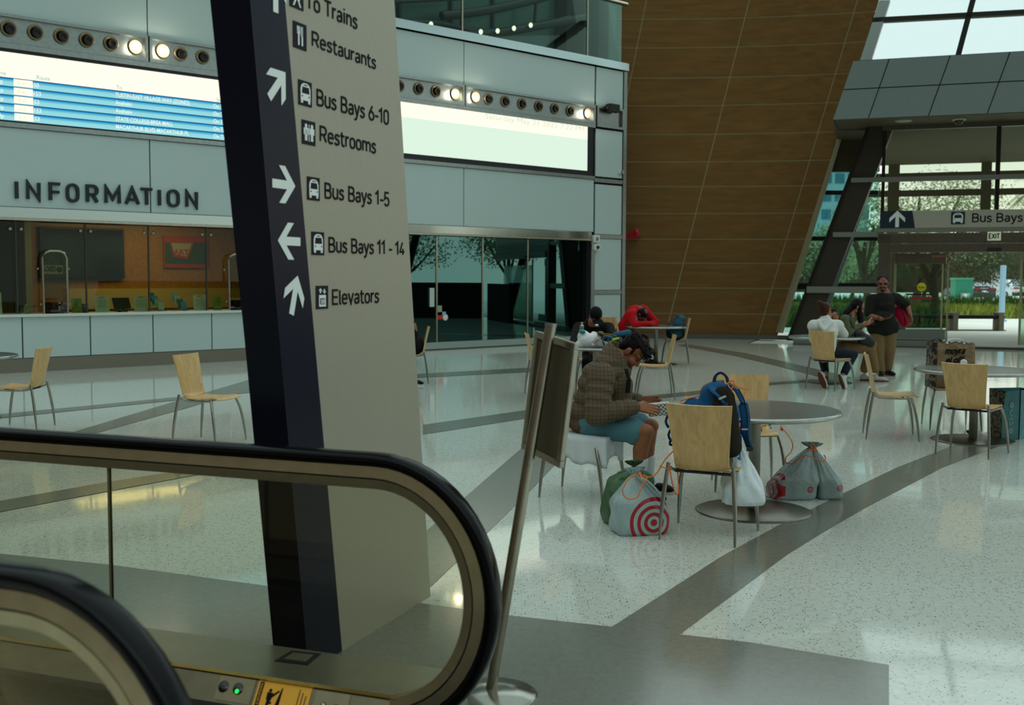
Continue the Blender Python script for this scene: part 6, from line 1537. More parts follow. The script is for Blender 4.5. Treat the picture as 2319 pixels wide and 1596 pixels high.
# white cloth over his chair
def cloth_drape(name, label, poly, z, m, drops, seed, cat, par_loc):
    rnd = random.Random(seed); t = None; mb = MB(); n = len(poly); K = 6
    top = [V((x, y, z)) for x, y in poly]; ctr = sum(top, V()) / n; vs = [ctr]; 
    for j in range(K + 1):
        for i, p in enumerate(top):
            d = drops[i]; out = (p - ctr); out.z = 0; out.normalize(); f = j / K
            w = .016 * math.sin(i * .9 + seed) * f + .008 * math.sin(i * 1.7) * f
            vs.append(p + out * (w + .008) + V((0, 0, -d * f)))
    fs = [(0, 1 + i, 1 + (i + 1) % n) for i in range(n)]
    for j in range(K):
        for i in range(n): a = 1 + j * n + i; b = 1 + j * n + (i + 1) % n; fs.append((a, a + n, b + n, b))
    mb.add(vs, fs, True); o = obj(name, mb, m); tag(o, label, cat)
    s = o.modifiers.new('thick', 'SOLIDIFY'); s.thickness = .003; return o
M_CLOTH = mat('cloth_white', (206, 212, 212), rough=.8, spec=.2)
Mch = PM[chM.name]; poly = []; drops = []
for k in range(88):
    a = 2 * math.pi * k / 88; c_, s_ = math.cos(a), math.sin(a); r = 1 / max(abs(c_) / .235, abs(s_) / .255)
    p = Mch @ V((c_ * r, s_ * r - .01, 0)); poly.append((p.x, p.y)); drops.append(.17 + .02 * math.sin(k * .5) + .02 * math.sin(k * .21 + 1) + .07 * max(0, math.cos(2 * (a - .82))) ** 6 + .05 * max(0, math.cos(2 * (a + .8))) ** 8)
cloth_drape('white_cloth', 'white cloth hanging over the seat under the plaid jacket', poly, .482, M_CLOTH, drops, 3, 'cloth', None)

# ---------------------------------------------------------------- person in the black cap
def limbs(mb, rs, *ch):
    for c in ch: chain(mb, c, rs[:len(c)])
kb = person('person in a black cap and black jacket sitting behind the white bag', V((PM[chK.name].translation.x, 16.3, 0)))
SK2 = skin('skin_warm', (150, 94, 66))
hc = J(1349, 716, 15.75); mb = MB(); p_, B_h = head(mb, hc, (.12, -.62, -.62), (.1, -.72, .7), 1.05)
pel = J(1345, 806, 16.3); che = J(1344, 752, 16.1); nk = J(1346, 728, 15.95); rS = J(1310, 742, 16.05); lS = J(1379, 742, 16.05)
rE = J(1299, 783, 15.6); lE = J(1392, 783, 15.6); rW = J(1322, 783, 15.35); lW = J(1372, 783, 15.35)
rH = J(1334, 812, 16.3); lH = J(1356, 812, 16.3); rK = J(1328, 822, 15.75); lK = J(1364, 822, 15.75); rA = V((rK.x, 15.8, .1)); lA = V((lK.x, 15.8, .1))
caps(mb, p_(0, -.03, -.06), nk, .055, .06); caps(mb, nk, che, .09, .14); caps(mb, che, pel, .14, .15)
for S_, E_, W_, d in ((rS, rE, rW, 1), (lS, lE, lW, -1)): caps(mb, S_, E_, .05, .042); caps(mb, E_, W_, .04, .028); hand(mb, W_, V((d, -.5, 0)), V((0, 0, -1)), side_=d, curl=.2)
for H_, K_, A_ in ((rH, rK, rA), (lH, lK, lA)): caps(mb, H_, K_, .08, .06); caps(mb, K_, A_, .055, .04)
blob('body', mb, SK2, kb, .008, 3)
M_BLKJ = mat('jacket_black', (20, 19, 19), rough=.85, bump=.3, bscale=15)
mb = MB(); caps(mb, J(1345, 738, 16.05), pel, .155, .18, flat=.8, side=V((0, 1, 0))); caps(mb, rS, lS, .085, .085); caps(mb, nk - V((0, 0, .01)), che, .085, .16)
for S_, E_, W_ in ((rS, rE, rW), (lS, lE, lW)): caps(mb, S_, E_, .085, .072); caps(mb, E_, W_, .07, .048)
blob('jacket', mb, M_BLKJ, kb, .012, 5)
M_PANT = mat('trousers_black', (18, 18, 20), rough=.9); mb = MB()
for H_, K_, A_ in ((rH, rK, rA), (lH, lK, lA)): caps(mb, H_, K_, .10, .075); caps(mb, K_, A_ + V((0, 0, .0)), .07, .055)
blob('trousers', mb, M_PANT, kb, .012, 4)
for A_ in (rA, lA): h = V((A_.x, A_.y + .06, 0)); shoe('shoe', h, h + V((0, -.27, 0)), M_SHBK, M_SOLB, kb)
mb = MB(); ell(mb, p_(0, -.012, .048), (.091, .112, .092), B_h); ell(mb, p_(0, -.02, .015), (.092, .112, .06), B_h); cap_ = blob('cap', mb, mat('cap_black', (13, 13, 14), rough=.75), kb, .008, 3)
mb = MB(); ell(mb, p_(0, .125, .028), (.078, .085, .012), B_h); obj('cap_brim', mb, MATS['cap_black'], kb)
mb = MB(); ell(mb, p_(.028, .196, .036), (.026, .016, .012), B_h); obj('cap_badge', mb, M_WHITE, kb)
mb = MB(); ell(mb, p_(0, -.06, -.01), (.078, .055, .06), B_h); obj('hair', mb, M_HAIR, kb); eyes(p_, B_h, kb, 1.0)

# ---------------------------------------------------------------- person in the red hoodie, head on folded arms
rd = person('person in a red hoodie asleep on folded arms at the far table', V((rx, 21.4, 0)))
SK3 = skin('skin_brown', (104, 62, 44))
pel = J(1414, 768, 21.5); che = J(1432, 716, 21.35); nk = J(1448, 702, 21.25); rS = J(1428, 712, 21.05); lS = J(1458, 702, 21.6)
rE = J(1436, 734, 20.92); lE = J(1484, 733, 21.35); rW = J(1472, 734, 20.95); lW = J(1456, 734, 21.0)
rH = J(1414, 772, 21.35); lH = J(1416, 768, 21.65); rK = J(1464, 772, 21.1); lK = J(1462, 766, 21.5); rA = V((rK.x + .02, 21.1, .09)); lA = V((lK.x + .05, 21.5, .09))
hc = J(1455, 712, 21.1); mb = MB(); p_, B_h = head(mb, hc, (.25, -.2, -.94), (.62, -.75, .1), 1.05)
caps(mb, p_(0, -.03, -.06), nk, .055, .06); caps(mb, nk, che, .08, .13); caps(mb, che, pel, .13, .14); caps(mb, rS, lS, .06, .06)
for S_, E_, W_ in ((rS, rE, rW), (lS, lE, lW)): caps(mb, S_, E_, .05, .042); caps(mb, E_, W_, .04, .028)
hand(mb, rW, V((1, .2, 0)), V((0, 0, -1)), curl=.2, side_=1); hand(mb, lW, V((-1, .2, 0)), V((0, 0, -1)), curl=.2, side_=-1)
for H_, K_, A_ in ((rH, rK, rA), (lH, lK, lA)): caps(mb, H_, K_, .085, .062); caps(mb, K_, K_.lerp(A_, .4), .058, .06); caps(mb, K_.lerp(A_, .4), A_, .06, .04)
blob('body', mb, SK3, rd, .009, 3)
M_REDH = mat('hoodie_red', (176, 16, 28), rough=.85, bump=.3, bscale=14)
mb = MB(); caps(mb, J(1436, 708, 21.35), J(1413, 748, 21.5), .15, .17); caps(mb, rS, lS, .10, .10); ell(mb, J(1442, 704, 21.35), (.15, .2, .12))
for S_, E_, W_ in ((rS, rE, rW), (lS, lE, lW)): caps(mb, S_, E_, .09, .07); caps(mb, E_, W_, .068, .05)
caps(mb, J(1456, 699, 21.45), J(1486, 729, 21.35), .085, .065)
blob('hoodie', mb, M_REDH, rd, .012, 5)
mb = MB(); ell(mb, p_(0, -.015, .04), (.082, .104, .092), B_h); ell(mb, p_(0, -.06, -.01), (.078, .06, .07), B_h); obj('hair', mb, M_HAIR, rd)
mb = MB(); ell(mb, p_(.01, -.02, .115), (.045, .05, .022), B_h); obj('bald_patch', mb, SK3, rd)
mb = MB()
for H_, K_ in ((rH, rK), (lH, lK)): caps(mb, H_, H_.lerp(K_, .8), .115, .095)
blob('shorts', mb, M_PANT, rd, .012, 4)
for A_ in (rA, lA): h = V((A_.x - .06, A_.y, 0)); shoe('shoe', h, h + V((.27, 0, 0)), M_SHBK, M_SOLW, rd)

# ---------------------------------------------------------------- person in the white hoodie, seen from behind
wh = person('person in a white hoodie with a hair bun, seen from behind', V((PM[chW.name].translation.x, 16.85, 0)))
Y0 = 16.75
pel = J(1866, 800, Y0); che = J(1872, 752, Y0 + .02); nk = J(1869, 724, Y0 + .05); lS = J(1843, 738, Y0); rS = J(1897, 738, Y0 + .08)
lE = J(1842, 768, Y0 + .22); rE = J(1912, 757, Y0 + .22); lW = J(1876, 730, Y0 + .34); rW = J(1893, 728, Y0 + .36)
lH = J(1856, 798, Y0 + .03); rH = J(1880, 798, Y0 + .06); lK = J(1862, 806, Y0 + .46); rK = J(1932, 803, Y0 + .26); lA = J(1870, 846, Y0 + .12); rA = J(1909, 850, Y0 + .02)
hc = J(1869, 702, Y0 + .08); mb = MB(); p_, B_h = head(mb, hc, (.75, .65, -.05), (0, 0, 1), 1.0)
caps(mb, p_(0, -.03, -.06), nk, .05, .055); caps(mb, nk, che, .08, .12); caps(mb, che, pel, .12, .14); caps(mb, rS, lS, .05, .05)
for S_, E_, W_, d in ((lS, lE, lW, 1), (rS, rE, rW, -1)): caps(mb, S_, E_, .045, .038); caps(mb, E_, W_, .036, .026); hand(mb, W_, V((0.2 * d, .1, 1)), V((.3, .9, 0)), side_=d, curl=.45, s=.95)
for H_, K_, A_ in ((lH, lK, lA), (rH, rK, rA)): caps(mb, H_, K_, .08, .06); caps(mb, K_, A_, .055, .04)
blob('body', mb, SK2, wh, .008, 3)
M_WHH = mat('hoodie_white', (206, 208, 202), rough=.9, bump=.3, bscale=14)
mb = MB(); caps(mb, J(1870, 748, Y0 + .03), J(1868, 789, Y0 + .03), .185, .165, flat=.8, side=V((0, 1, 0))); caps(mb, rS, lS, .10, .10); caps(mb, nk, che, .09, .17)
for S_, E_, W_ in ((lS, lE, lW), (rS, rE, rW)): caps(mb, S_, E_, .082, .068); caps(mb, E_, E_.lerp(W_, .85), .066, .046)
blob('hoodie', mb, M_WHH, wh, .011, 9)
mb = MB(); caps(mb, J(1854, 731, Y0 - .05), J(1866, 748, Y0 - .15), .045, .03); caps(mb, J(1882, 731, Y0 - .05), J(1866, 748, Y0 - .15), .045, .03); caps(mb, J(1856, 728, Y0 - .02), J(1880, 728, Y0), .05, .05); blob('hood', mb, M_WHH, wh, .011, 5)
M_HAIRB = mat('hair_auburn', (62, 30, 20), rough=.55, var=.35, vscale=50, bump=.5, bscale=90)
mb = MB(); ell(mb, p_(0, -.028, .03), (.084, .096, .094), B_h); ell(mb, p_(0, -.05, -.05), (.07, .05, .06), B_h); ell(mb, J(1857, 687, Y0 + .0), (.055, .05, .048)); caps(mb, p_(0, -.07, .07), J(1858, 688, Y0), .05, .045); blob('hair', mb, M_HAIRB, wh, .009, 3)
M_JEAN = mat('jeans_dark', (26, 34, 42), rough=.85); mb = MB(); caps(mb, lH, rH, .105, .105)
for H_, K_, A_ in ((lH, lK, lA), (rH, rK, rA)): caps(mb, H_, K_, .105, .078); caps(mb, K_, A_ + (K_ - A_) * .12, .074, .058)
blob('jeans', mb, M_JEAN, wh, .011, 5)
for A_, c0, c1 in ((lA, J(1853, 843, Y0 + .02), J(1868, 880, Y0 + .0)), (rA, J(1898, 848, Y0 + .02), J(1911, 884, Y0 - .05))):
    up = (V(A_) - (c0 + c1) / 2).normalized(); shoe('shoe', c0 , c1, mat('shoe_white', (206, 208, 204), rough=.7), M_SOLB, wh, .05, up)
ph = thing('smartphone', 'dark phone held up by the person in the white hoodie', 'phone', tuple(J(1890, 712, Y0 + .42)))
B = frame(J(1889, 711, Y0 + .42), V((.7, -.7, 0)), V((0, 0, 1)), V((.7, .7, 0)))
mb = MB(); box(mb, (-.04, -.08, -.005), (.04, .08, .005), B, .004); obj('case', mb, M_BLACK, ph); mb = MB(); box(mb, (-.036, -.075, .005), (.036, .075, .006), B); obj('screen', mb, M_BLACKG, ph)

# ---------------------------------------------------------------- person in the green jacket, long dark hair
gw = person('person in an olive green jacket with long dark hair looking at a phone', V((gp0.x, gp0.y, 0)))
Y0 = 18.0; SK4 = skin('skin_light', (166, 112, 84))
hc = J(1943, 694, Y0 - .02); mb = MB(); p_, B_h = head(mb, hc, (.86, -.1, -.5), (.45, -.05, .88), .98)
pel = J(1914, 783, Y0); che = J(1922, 738, Y0); nk = J(1928, 714, Y0); rS = J(1912, 722, Y0 - .17); lS = J(1930, 720, Y0 + .17)
rE = J(1921, 756, Y0 - .2); lE = J(1938, 752, Y0 + .18); rW = J(1953, 734, Y0 - .08); lW = J(1956, 732, Y0 + .06)
rH = J(1914, 788, Y0 - .1); lH = J(1916, 784, Y0 + .1); rK = J(1970, 786, Y0 - .14); lK = J(1974, 782, Y0 + .08); rA = J(1982, 838, Y0 - .1); lA = J(1957, 838, Y0 + .05)
caps(mb, p_(0, -.03, -.06), nk, .048, .052); caps(mb, nk, che, .075, .11); caps(mb, che, pel, .11, .14); caps(mb, rS, lS, .05, .05)
for S_, E_, W_, d in ((rS, rE, rW, -1), (lS, lE, lW, 1)): caps(mb, S_, E_, .042, .036); caps(mb, E_, W_, .034, .025); hand(mb, W_, V((1, 0, .25)), V((0, -d * .0 + (1 if d < 0 else -1) * .8, .4)), side_=d, curl=.5, s=.95)
for H_, K_, A_ in ((rH, rK, rA), (lH, lK, lA)): caps(mb, H_, K_, .085, .06); caps(mb, K_, A_, .055, .04)
blob('body', mb, SK4, gw, .007, 3); eyes(p_, B_h, gw, .98)
M_OLJ = mat('jacket_olive', (88, 94, 70), rough=.9, bump=.3, bscale=14); mb = MB()
caps(mb, J(1924, 730, Y0), J(1919, 764, Y0), .125, .135); caps(mb, rS, lS, .07, .07)
for S_, E_, W_ in ((rS, rE, rW), (lS, lE, lW)): caps(mb, S_, E_, .072, .06); caps(mb, E_, E_.lerp(W_, .9), .058, .042)
blob('jacket', mb, M_OLJ, gw, .010, 5)
mb = MB(); caps(mb, J(1931, 736, Y0), J(1924, 772, Y0), .115, .125); blob('blouse', mb, mat('blouse_cream', (178, 160, 122), rough=.85), gw, .011, 4)
M_TAN = mat('trousers_tan', (126, 100, 66), rough=.85, bump=.2, bscale=12); mb = MB(); caps(mb, rH, lH, .13, .13)
for H_, K_, A_ in ((rH, rK, rA), (lH, lK, lA)): caps(mb, H_, K_, .115, .088); caps(mb, K_, A_ + (K_ - A_) * .06, .086, .074)
blob('trousers', mb, M_TAN, gw, .011, 5)
mb = MB(); ell(mb, p_(0, -.03, .04), (.086, .098, .092), B_h); ell(mb, p_(0, -.06, -.03), (.08, .055, .08), B_h)
for q in [(0, -.07, .02), (.03, -.06, 0), (-.03, -.06, 0)]: chain(mb, [p_(*q), J(1917, 706, Y0 + q[0] * 2), J(1903, 722, Y0 + q[0] * 3 - .02)], [.06, .05, .03])
chain(mb, [p_(.075, .01, .02), J(1946, 712, Y0 - .07), J(1949, 738, Y0 - .06)], [.03, .045, .03]); chain(mb, [p_(-.075, .01, .02), J(1950, 712, Y0 + .07), J(1951, 735, Y0 + .05)], [.03, .04, .03])
blob('hair', mb, M_HAIR, gw, .009, 3)
for A_, d in ((rA, V((1, -.15, 0))), (lA, V((1, -.1, 0)))):
    h = V((A_.x, A_.y, 0)) - d * .07; shoe('shoe', h, h + d * .28, mat('shoe_grey', (168, 166, 158), rough=.7), M_SOLB, gw, .048)
ph = thing('smartphone', 'phone in the hands of the person in the green jacket', 'phone', tuple(J(1966, 727, Y0)))
B = frame(J(1965, 726, Y0), V((0, 1, 0)), V((.75, 0, .65)), V((-.65, 0, .75)))
mb = MB(); box(mb, (-.04, -.08, -.005), (.04, .08, .005), B, .004); obj('case', mb, mat('case_white', (196, 206, 206), rough=.4), ph); mb = MB(); box(mb, (-.036, -.075, .005), (.036, .075, .0062), B); obj('screen', mb, M_BLACKG, ph)
bg_ = thing('shoulder_bag', 'black shoulder bag on the lap of the person in the green jacket', 'bag', tuple(J(1962, 768, Y0 - .2)))
mb = MB(); caps(mb, J(1946, 758, Y0 - .2), J(1972, 776, Y0 - .22), .085, .075, flat=.6, side=V((0, 1, 0))); ell(mb, J(1958, 768, Y0 - .2), (.13, .07, .09)); blob('pouch', mb, M_BLACK, bg_, .01, 4)
mb = MB(); tube(mb, spline([J(1940, 752, Y0 - .2), J(1925, 725, Y0 - .16), J(1930, 712, Y0 - .05), J(1942, 735, Y0 + .16)], 6), .009, 6); obj('strap', mb, M_BLACK, bg_)

# ---------------------------------------------------------------- standing man
Y0 = 19.0; sm = person('person standing in a dark T-shirt and khaki trousers with sunglasses', V((at_z(2000, 850).x, Y0, 0)))
hc = J(1999, 641, Y0 - .02); mb = MB(); p_, B_h = head(mb, hc, (-.25, -.95, -.12), (0, -.1, 1), 1.1)
pel = J(1999, 738, Y0); che = J(2001, 692, Y0); nk = J(2001, 662, Y0 + .02); rS = J(1974, 678, Y0); lS = J(2030, 676, Y0 + .04)
rE = J(1968, 714, Y0 - .08); rW = J(1996, 722, Y0 - .32); lE = J(2055, 692, Y0 + .02); lW = J(2061, 712, Y0 - .12)
rH = J(1987, 745, Y0); lH = J(2014, 745, Y0); rK = J(1989, 796, Y0 - .02); lK = J(2014, 794, Y0 + .02); rA = J(1994, 838, Y0); lA = J(2010, 832, Y0 + .12)
caps(mb, p_(0, -.03, -.07), nk, .066, .07); caps(mb, nk, che, .10, .17); caps(mb, che, pel, .15, .15); caps(mb, rS, lS, .075, .075)
for S_, E_, W_, dd, pn, sd_ in ((rS, rE, rW, V((.9, -.3, .15)), V((.1, .1, 1)), -1), (lS, lE, lW, V((.1, -.15, -1)), V((-.8, -.3, 0)), -1)):
    caps(mb, S_, E_, .062, .05); caps(mb, E_, W_, .05, .034); hand(mb, W_, dd, pn, side_=sd_, curl=.35, s=1.08)
for H_, K_, A_ in ((rH, rK, rA), (lH, lK, lA)): caps(mb, H_, K_, .10, .07); caps(mb, K_, A_, .065, .045)
SK5 = skin('skin_ruddy', (138, 84, 62)); blob('body', mb, SK5, sm, .008, 3)
M_TEE = mat('tshirt_dark', (34, 34, 30), rough=.9, bump=.2, bscale=12); mb = MB()
caps(mb, J(2001, 684, Y0), J(1999, 738, Y0 - .01), .19, .21, flat=.85, side=V((0, 1, 0))); ell(mb, J(1998, 724, Y0 - .06), (.225, .20, .18)); caps(mb, J(1985, 741, Y0), J(2014, 741, Y0), .165, .165); ell(mb, J(1999, 750, Y0), (.235, .18, .10)); caps(mb, rS, lS, .10, .10); caps(mb, nk - V((0, 0, .03)), che, .10, .19)
caps(mb, rS, rS.lerp(rE, .85), .10, .088); caps(mb, lS, lS.lerp(lE, .8), .10, .085)
blob('tshirt', mb, M_TEE, sm, .011, 5)
M_KHK = mat('khaki', (122, 100, 68), rough=.85, bump=.25, bscale=10); mb = MB(); caps(mb, J(1990, 746, Y0), J(2010, 746, Y0), .155, .155)
for H_, K_, A_ in ((rH, rK, rA), (lH, lK, lA)): caps(mb, H_, K_, .135, .105); caps(mb, K_, A_, .10, .082)
blob('trousers', mb, M_KHK, sm, .011, 5)
for A_, d in ((rA, V((-.25, -1, 0))), (lA, V((.3, -1, 0)))): d = d.normalized(); h = V((A_.x, A_.y, 0)) - d * .08; shoe('shoe', h, h + d * .29, M_SHBK, M_SOLB, sm, .052)
mb = MB(); ell(mb, p_(0, -.024, .052), (.091, .106, .086), B_h); ell(mb, p_(0, -.055, -.01), (.09, .06, .08), B_h); obj('hair', mb, M_HAIR, sm)
for q in (-1, 1):
    mb = MB(); ell(mb, p_(q * .036, .094, .006), (.033, .012, .021), B_h); obj('sunglass_lens', mb, M_BLACKG, sm)
    mb = MB(); tube(mb, [p_(q * .062, .088, .012), p_(q * .088, -.01, .01)], .004, 6); obj('sunglass_arm', mb, M_BLACK, sm)
mb = MB(); caps(mb, p_(-.034, .098, -.056), p_(.034, .098, -.056), .009, .009); ell(mb, p_(0, .088, -.105), (.035, .026, .022), B_h); obj('goatee', mb, mat('goatee', (52, 38, 30), rough=.9), sm)
mb = MB(); lathe(mb, [(.040, -.008), (.044, 0), (.040, .008)], 16, frame(rE.lerp(rW, .86), *[tuple(v) for v in (ring_basis(rW - rE)[0], ring_basis(rW - rE)[1], (rW - rE).normalized())])); obj('wrist_band', mb, M_BLACK, sm)
mb = MB(); box(mb, (-.07, -.05, -.06), (.07, .06, .06), frame(J(1977, 728, Y0 - .12), (1, 0, 0), (0, 1, 0), (0, 0, 1)), .02); obj('belt_pouch', mb, M_BLACK, sm)
ph = thing('smartphone', 'dark phone in the hand of the standing person', 'phone', tuple(J(2012, 716, Y0 - .38)))
B = frame(J(2011, 717, Y0 - .40), V((.9, -.2, .3)).normalized(), V((.25, .95, 0)).normalized(), V((-.3, .1, .95)).normalized())
mb = MB(); box(mb, (-.075, -.04, -.005), (.075, .04, .006), B, .004); obj('case', mb, M_BLACK, ph); mb = MB(); box(mb, (-.07, -.036, .006), (.07, .036, .007), B); obj('screen', mb, M_BLACKG, ph)
dbg = thing('duffel_bag', 'red and black duffel bag hung from the standing person\'s shoulder', 'bag', tuple(J(2048, 716, Y0 + .12)))
mb = MB(); caps(mb, J(2037, 704, Y0 + .14), J(2050, 728, Y0 + .1), .115, .105, flat=.8, side=V((0, 1, 0))); blob('red_body', mb, mat('bag_red', (184, 18, 62), rough=.7), dbg, .01, 4)
mb = MB(); caps(mb, J(2050, 698, Y0 + .12), J(2061, 726, Y0 + .08), .075, .06); blob('black_end', mb, M_BLACK, dbg, .01, 4)
mb = MB(); tube(mb, spline([J(2024, 662, Y0 - .02), J(2036, 690, Y0 - .02), J(2046, 712, Y0 - .02), J(2052, 735, Y0 + .0), J(2040, 744, Y0 + .02)], 6), .018, 8, flat=.4); obj('strap', mb, M_BLACK, dbg)

# ---------------------------------------------------------------- person half hidden by the pylon
hx = PM[chP.name].translation.x; Yp_ = 17.35
hp = person('person in dark clothes and jeans almost hidden behind the sign pylon', V((hx, Yp_, 0)))
hc = V((hx - .12, Yp_, 1.16)); mb = MB(); p_, B_h = head(mb, hc, (-.9, -.2, -.3), (-.3, 0, .95), 1.0)
pel = V((hx, Yp_, .56)); che = V((hx - .03, Yp_, .88)); nk = V((hx - .07, Yp_, 1.03))
rS = V((hx - .05, Yp_ + .19, .97)); lS = V((hx - .05, Yp_ - .19, .97)); rE = V((hx - .1, Yp_ + .24, .7)); lE = V((hx - .1, Yp_ - .24, .7)); rW = V((hx - .33, Yp_ + .1, .66)); lW = V((hx - .33, Yp_ - .1, .66))
caps(mb, p_(0, -.03, -.06), nk, .05, .055); caps(mb, nk, che, .08, .13); caps(mb, che, pel, .13, .14); caps(mb, rS, lS, .055, .055)
legs_ = ((V((hx, Yp_ + .1, .54)), V((hx - .42, Yp_ + .12, .5)), V((hx - .36, Yp_ + .12, .09))), (V((hx, Yp_ - .1, .54)), V((hx - .18, Yp_ - .30, .50)), V((hx + .07, Yp_ - .34, .09))))
for S_, E_, W_, d in ((rS, rE, rW, 1), (lS, lE, lW, -1)): caps(mb, S_, E_, .05, .04); caps(mb, E_, W_, .038, .027); hand(mb, W_, V((-1, 0, 0)), V((0, -d, -.2)), side_=d)
for H_, K_, A_ in legs_: caps(mb, H_, K_, .08, .06); caps(mb, K_, A_, .055, .04)
blob('body', mb, SK2, hp, .009, 3); mb = MB(); ell(mb, p_(0, -.03, .04), (.086, .1, .092), B_h); obj('hair', mb, M_HAIR, hp)
mb = MB(); caps(mb, nk - V((0, 0, .06)), pel, .14, .165); caps(mb, rS, lS, .08, .08)
for S_, E_, W_ in ((rS, rE, rW), (lS, lE, lW)): caps(mb, S_, E_, .078, .065); caps(mb, E_, W_, .06, .045)
ell(mb, V((hx + .1, Yp_, .6)), (.12, .18, .14)); blob('jacket', mb, M_BLKJ, hp, .012, 4)
mb = MB()
for H_, K_, A_ in legs_: caps(mb, H_, K_, .1, .078); caps(mb, K_, A_ + V((0, 0, .06)), .075, .06)
blob('jeans', mb, mat('jeans_blue', (62, 92, 112), rough=.9), hp, .012, 4)
for H_, K_, A_ in legs_: h = V((A_.x - .03, A_.y, 0)); shoe('shoe', h + V((-.06, 0, 0)), h + V((.2, -.06, 0)), M_SHBK, M_SOLW, hp)
# ================================================================== bags, bottles, cords
def film(name, c, rough=.32, rings=None, spec=.5, extra=None):
    """printed plastic film; rings = list of (x, y, z, nx) centre with scale, drawn in object space on the side it faces"""
    m = mat(name, c, rough=rough, spec=spec, var=.10, vscale=9, bump=.5, bscale=16); t, b = nodes_of(m)
    if rings:
        src = b.inputs['Base Color'].links[0].from_socket
        tcn = t.nodes.new('ShaderNodeTexCoord')
        for (ctr, ax, R, bands, face) in rings:
            sub = t.nodes.new('ShaderNodeVectorMath'); sub.operation = 'SUBTRACT'; sub.inputs[1].default_value = ctr; t.links.new(tcn.outputs['Object'], sub.inputs[0])
            msk = t.nodes.new('ShaderNodeVectorMath'); msk.operation = 'MULTIPLY'; msk.inputs[1].default_value = (0 if ax == 'x' else 1, 0 if ax == 'y' else 1, 1); t.links.new(sub.outputs[0], msk.inputs[0])
            ln = t.nodes.new('ShaderNodeVectorMath'); ln.operation = 'LENGTH'; t.links.new(msk.outputs[0], ln.inputs[0])
            dv = t.nodes.new('ShaderNodeMath'); dv.operation = 'DIVIDE'; dv.inputs[1].default_value = R; t.links.new(ln.outputs['Value'], dv.inputs[0])
            r = t.nodes.new('ShaderNodeValToRGB'); cr_ = r.color_ramp; cr_.interpolation = 'CONSTANT'
            cr_.elements[0].position = 0; cr_.elements[0].color = (1, 1, 1, 1); cr_.elements[1].position = bands[0]; cr_.elements[1].color = (0, 0, 0, 1)
            for k, bb in enumerate(bands[1:]): e = cr_.elements.new(bb); v = 1 if k % 2 == 0 else 0; e.color = (v, v, v, 1)
            t.links.new(dv.outputs[0], r.inputs[0])
            sp = t.nodes.new('ShaderNodeSeparateXYZ'); t.links.new(tcn.outputs['Object'], sp.inputs[0])
            cmp_ = t.nodes.new('ShaderNodeMath'); cmp_.operation = 'LESS_THAN' if face < 0 else 'GREATER_THAN'; cmp_.inputs[1].default_value = (0.075 if ax == 'x' else 0.02) * face; t.links.new(sp.outputs[0 if ax == 'x' else 1], cmp_.inputs[0])
            mu = t.nodes.new('ShaderNodeMath'); mu.operation = 'MULTIPLY'; t.links.new(r.outputs[0], mu.inputs[0]); t.links.new(cmp_.outputs[0], mu.inputs[1])
            mi = t.nodes.new('ShaderNodeMix'); mi.data_type = 'RGBA'; mi.inputs[7].default_value = lin((158, 14, 30)); t.links.new(mu.outputs[0], mi.inputs[0]); t.links.new(src, mi.inputs[6]); src = mi.outputs[2]
        t.links.new(src, b.inputs['Base Color'])
    return m
def bag_mesh(w, d, h, neck, seed, full=.5, nr=16, ns=56, pleat=.12, sq=.45, lump=.05, flare=True):
    mb = MB(); vs = []
    for j in range(nr + 1):
        t = j / nr
        if t < .06: s = .90 + .10 * t / .06
        elif t < full: s = 1.0 + .02 * math.sin((t - .06) * 9)
        else: q = (t - full) / (1 - full); s = (1 - q) ** .85 * .93 + .07
        q = max(0, (t - full * .6) / (1 - full * .6)); cx, cy = neck[0] * q, neck[1] * q
        for k in range(ns):
            a = 2 * math.pi * k / ns; c_, s_ = math.cos(a), math.sin(a); ex = sq + (1 - sq) * q
            x = math.copysign(abs(c_) ** ex, c_); y = math.copysign(abs(s_) ** ex, s_)
            nz_ = noise.noise(V((x * 2.2 + seed, y * 2.2, t * 4))) * lump * 2 + pleat * q * (math.sin(k * 1.7 + seed) * .6 + math.sin(k * 3.1 + seed * 2) * .4)
            vs.append((cx + x * w / 2 * s * (1 + nz_), cy + y * d / 2 * s * (1 + nz_), t * h + (.012 * noise.noise(V((x * 3, y * 3, seed))) if .1 < t < .9 else 0)))
    n = nr + 1
    if flare:
        for r in (.035, .05):
            for k in range(ns):
                a = 2 * math.pi * k / ns; rr = r * (1 + .5 * math.sin(k * 1.3 + seed)); vs.append((neck[0] + math.cos(a) * rr, neck[1] + math.sin(a) * rr * .6, h + (r - .02) * 1.3)); 
        n += 2
    fs = []
    for j in range(n - 1):
        for k in range(ns): l = (k + 1) % ns; fs.append((j * ns + k, j * ns + l, (j + 1) * ns + l, (j + 1) * ns + k))
    fs.append(tuple(range(ns))[::-1]); mb.add(vs, fs, True); return mb
def frame_thing(name, label, cat, o, rz, group=None): return thing(name, label, cat, (o.x, o.y, o.z), rz, group)
RB = [.13, .25, .39, .52, .66, .80, .94]
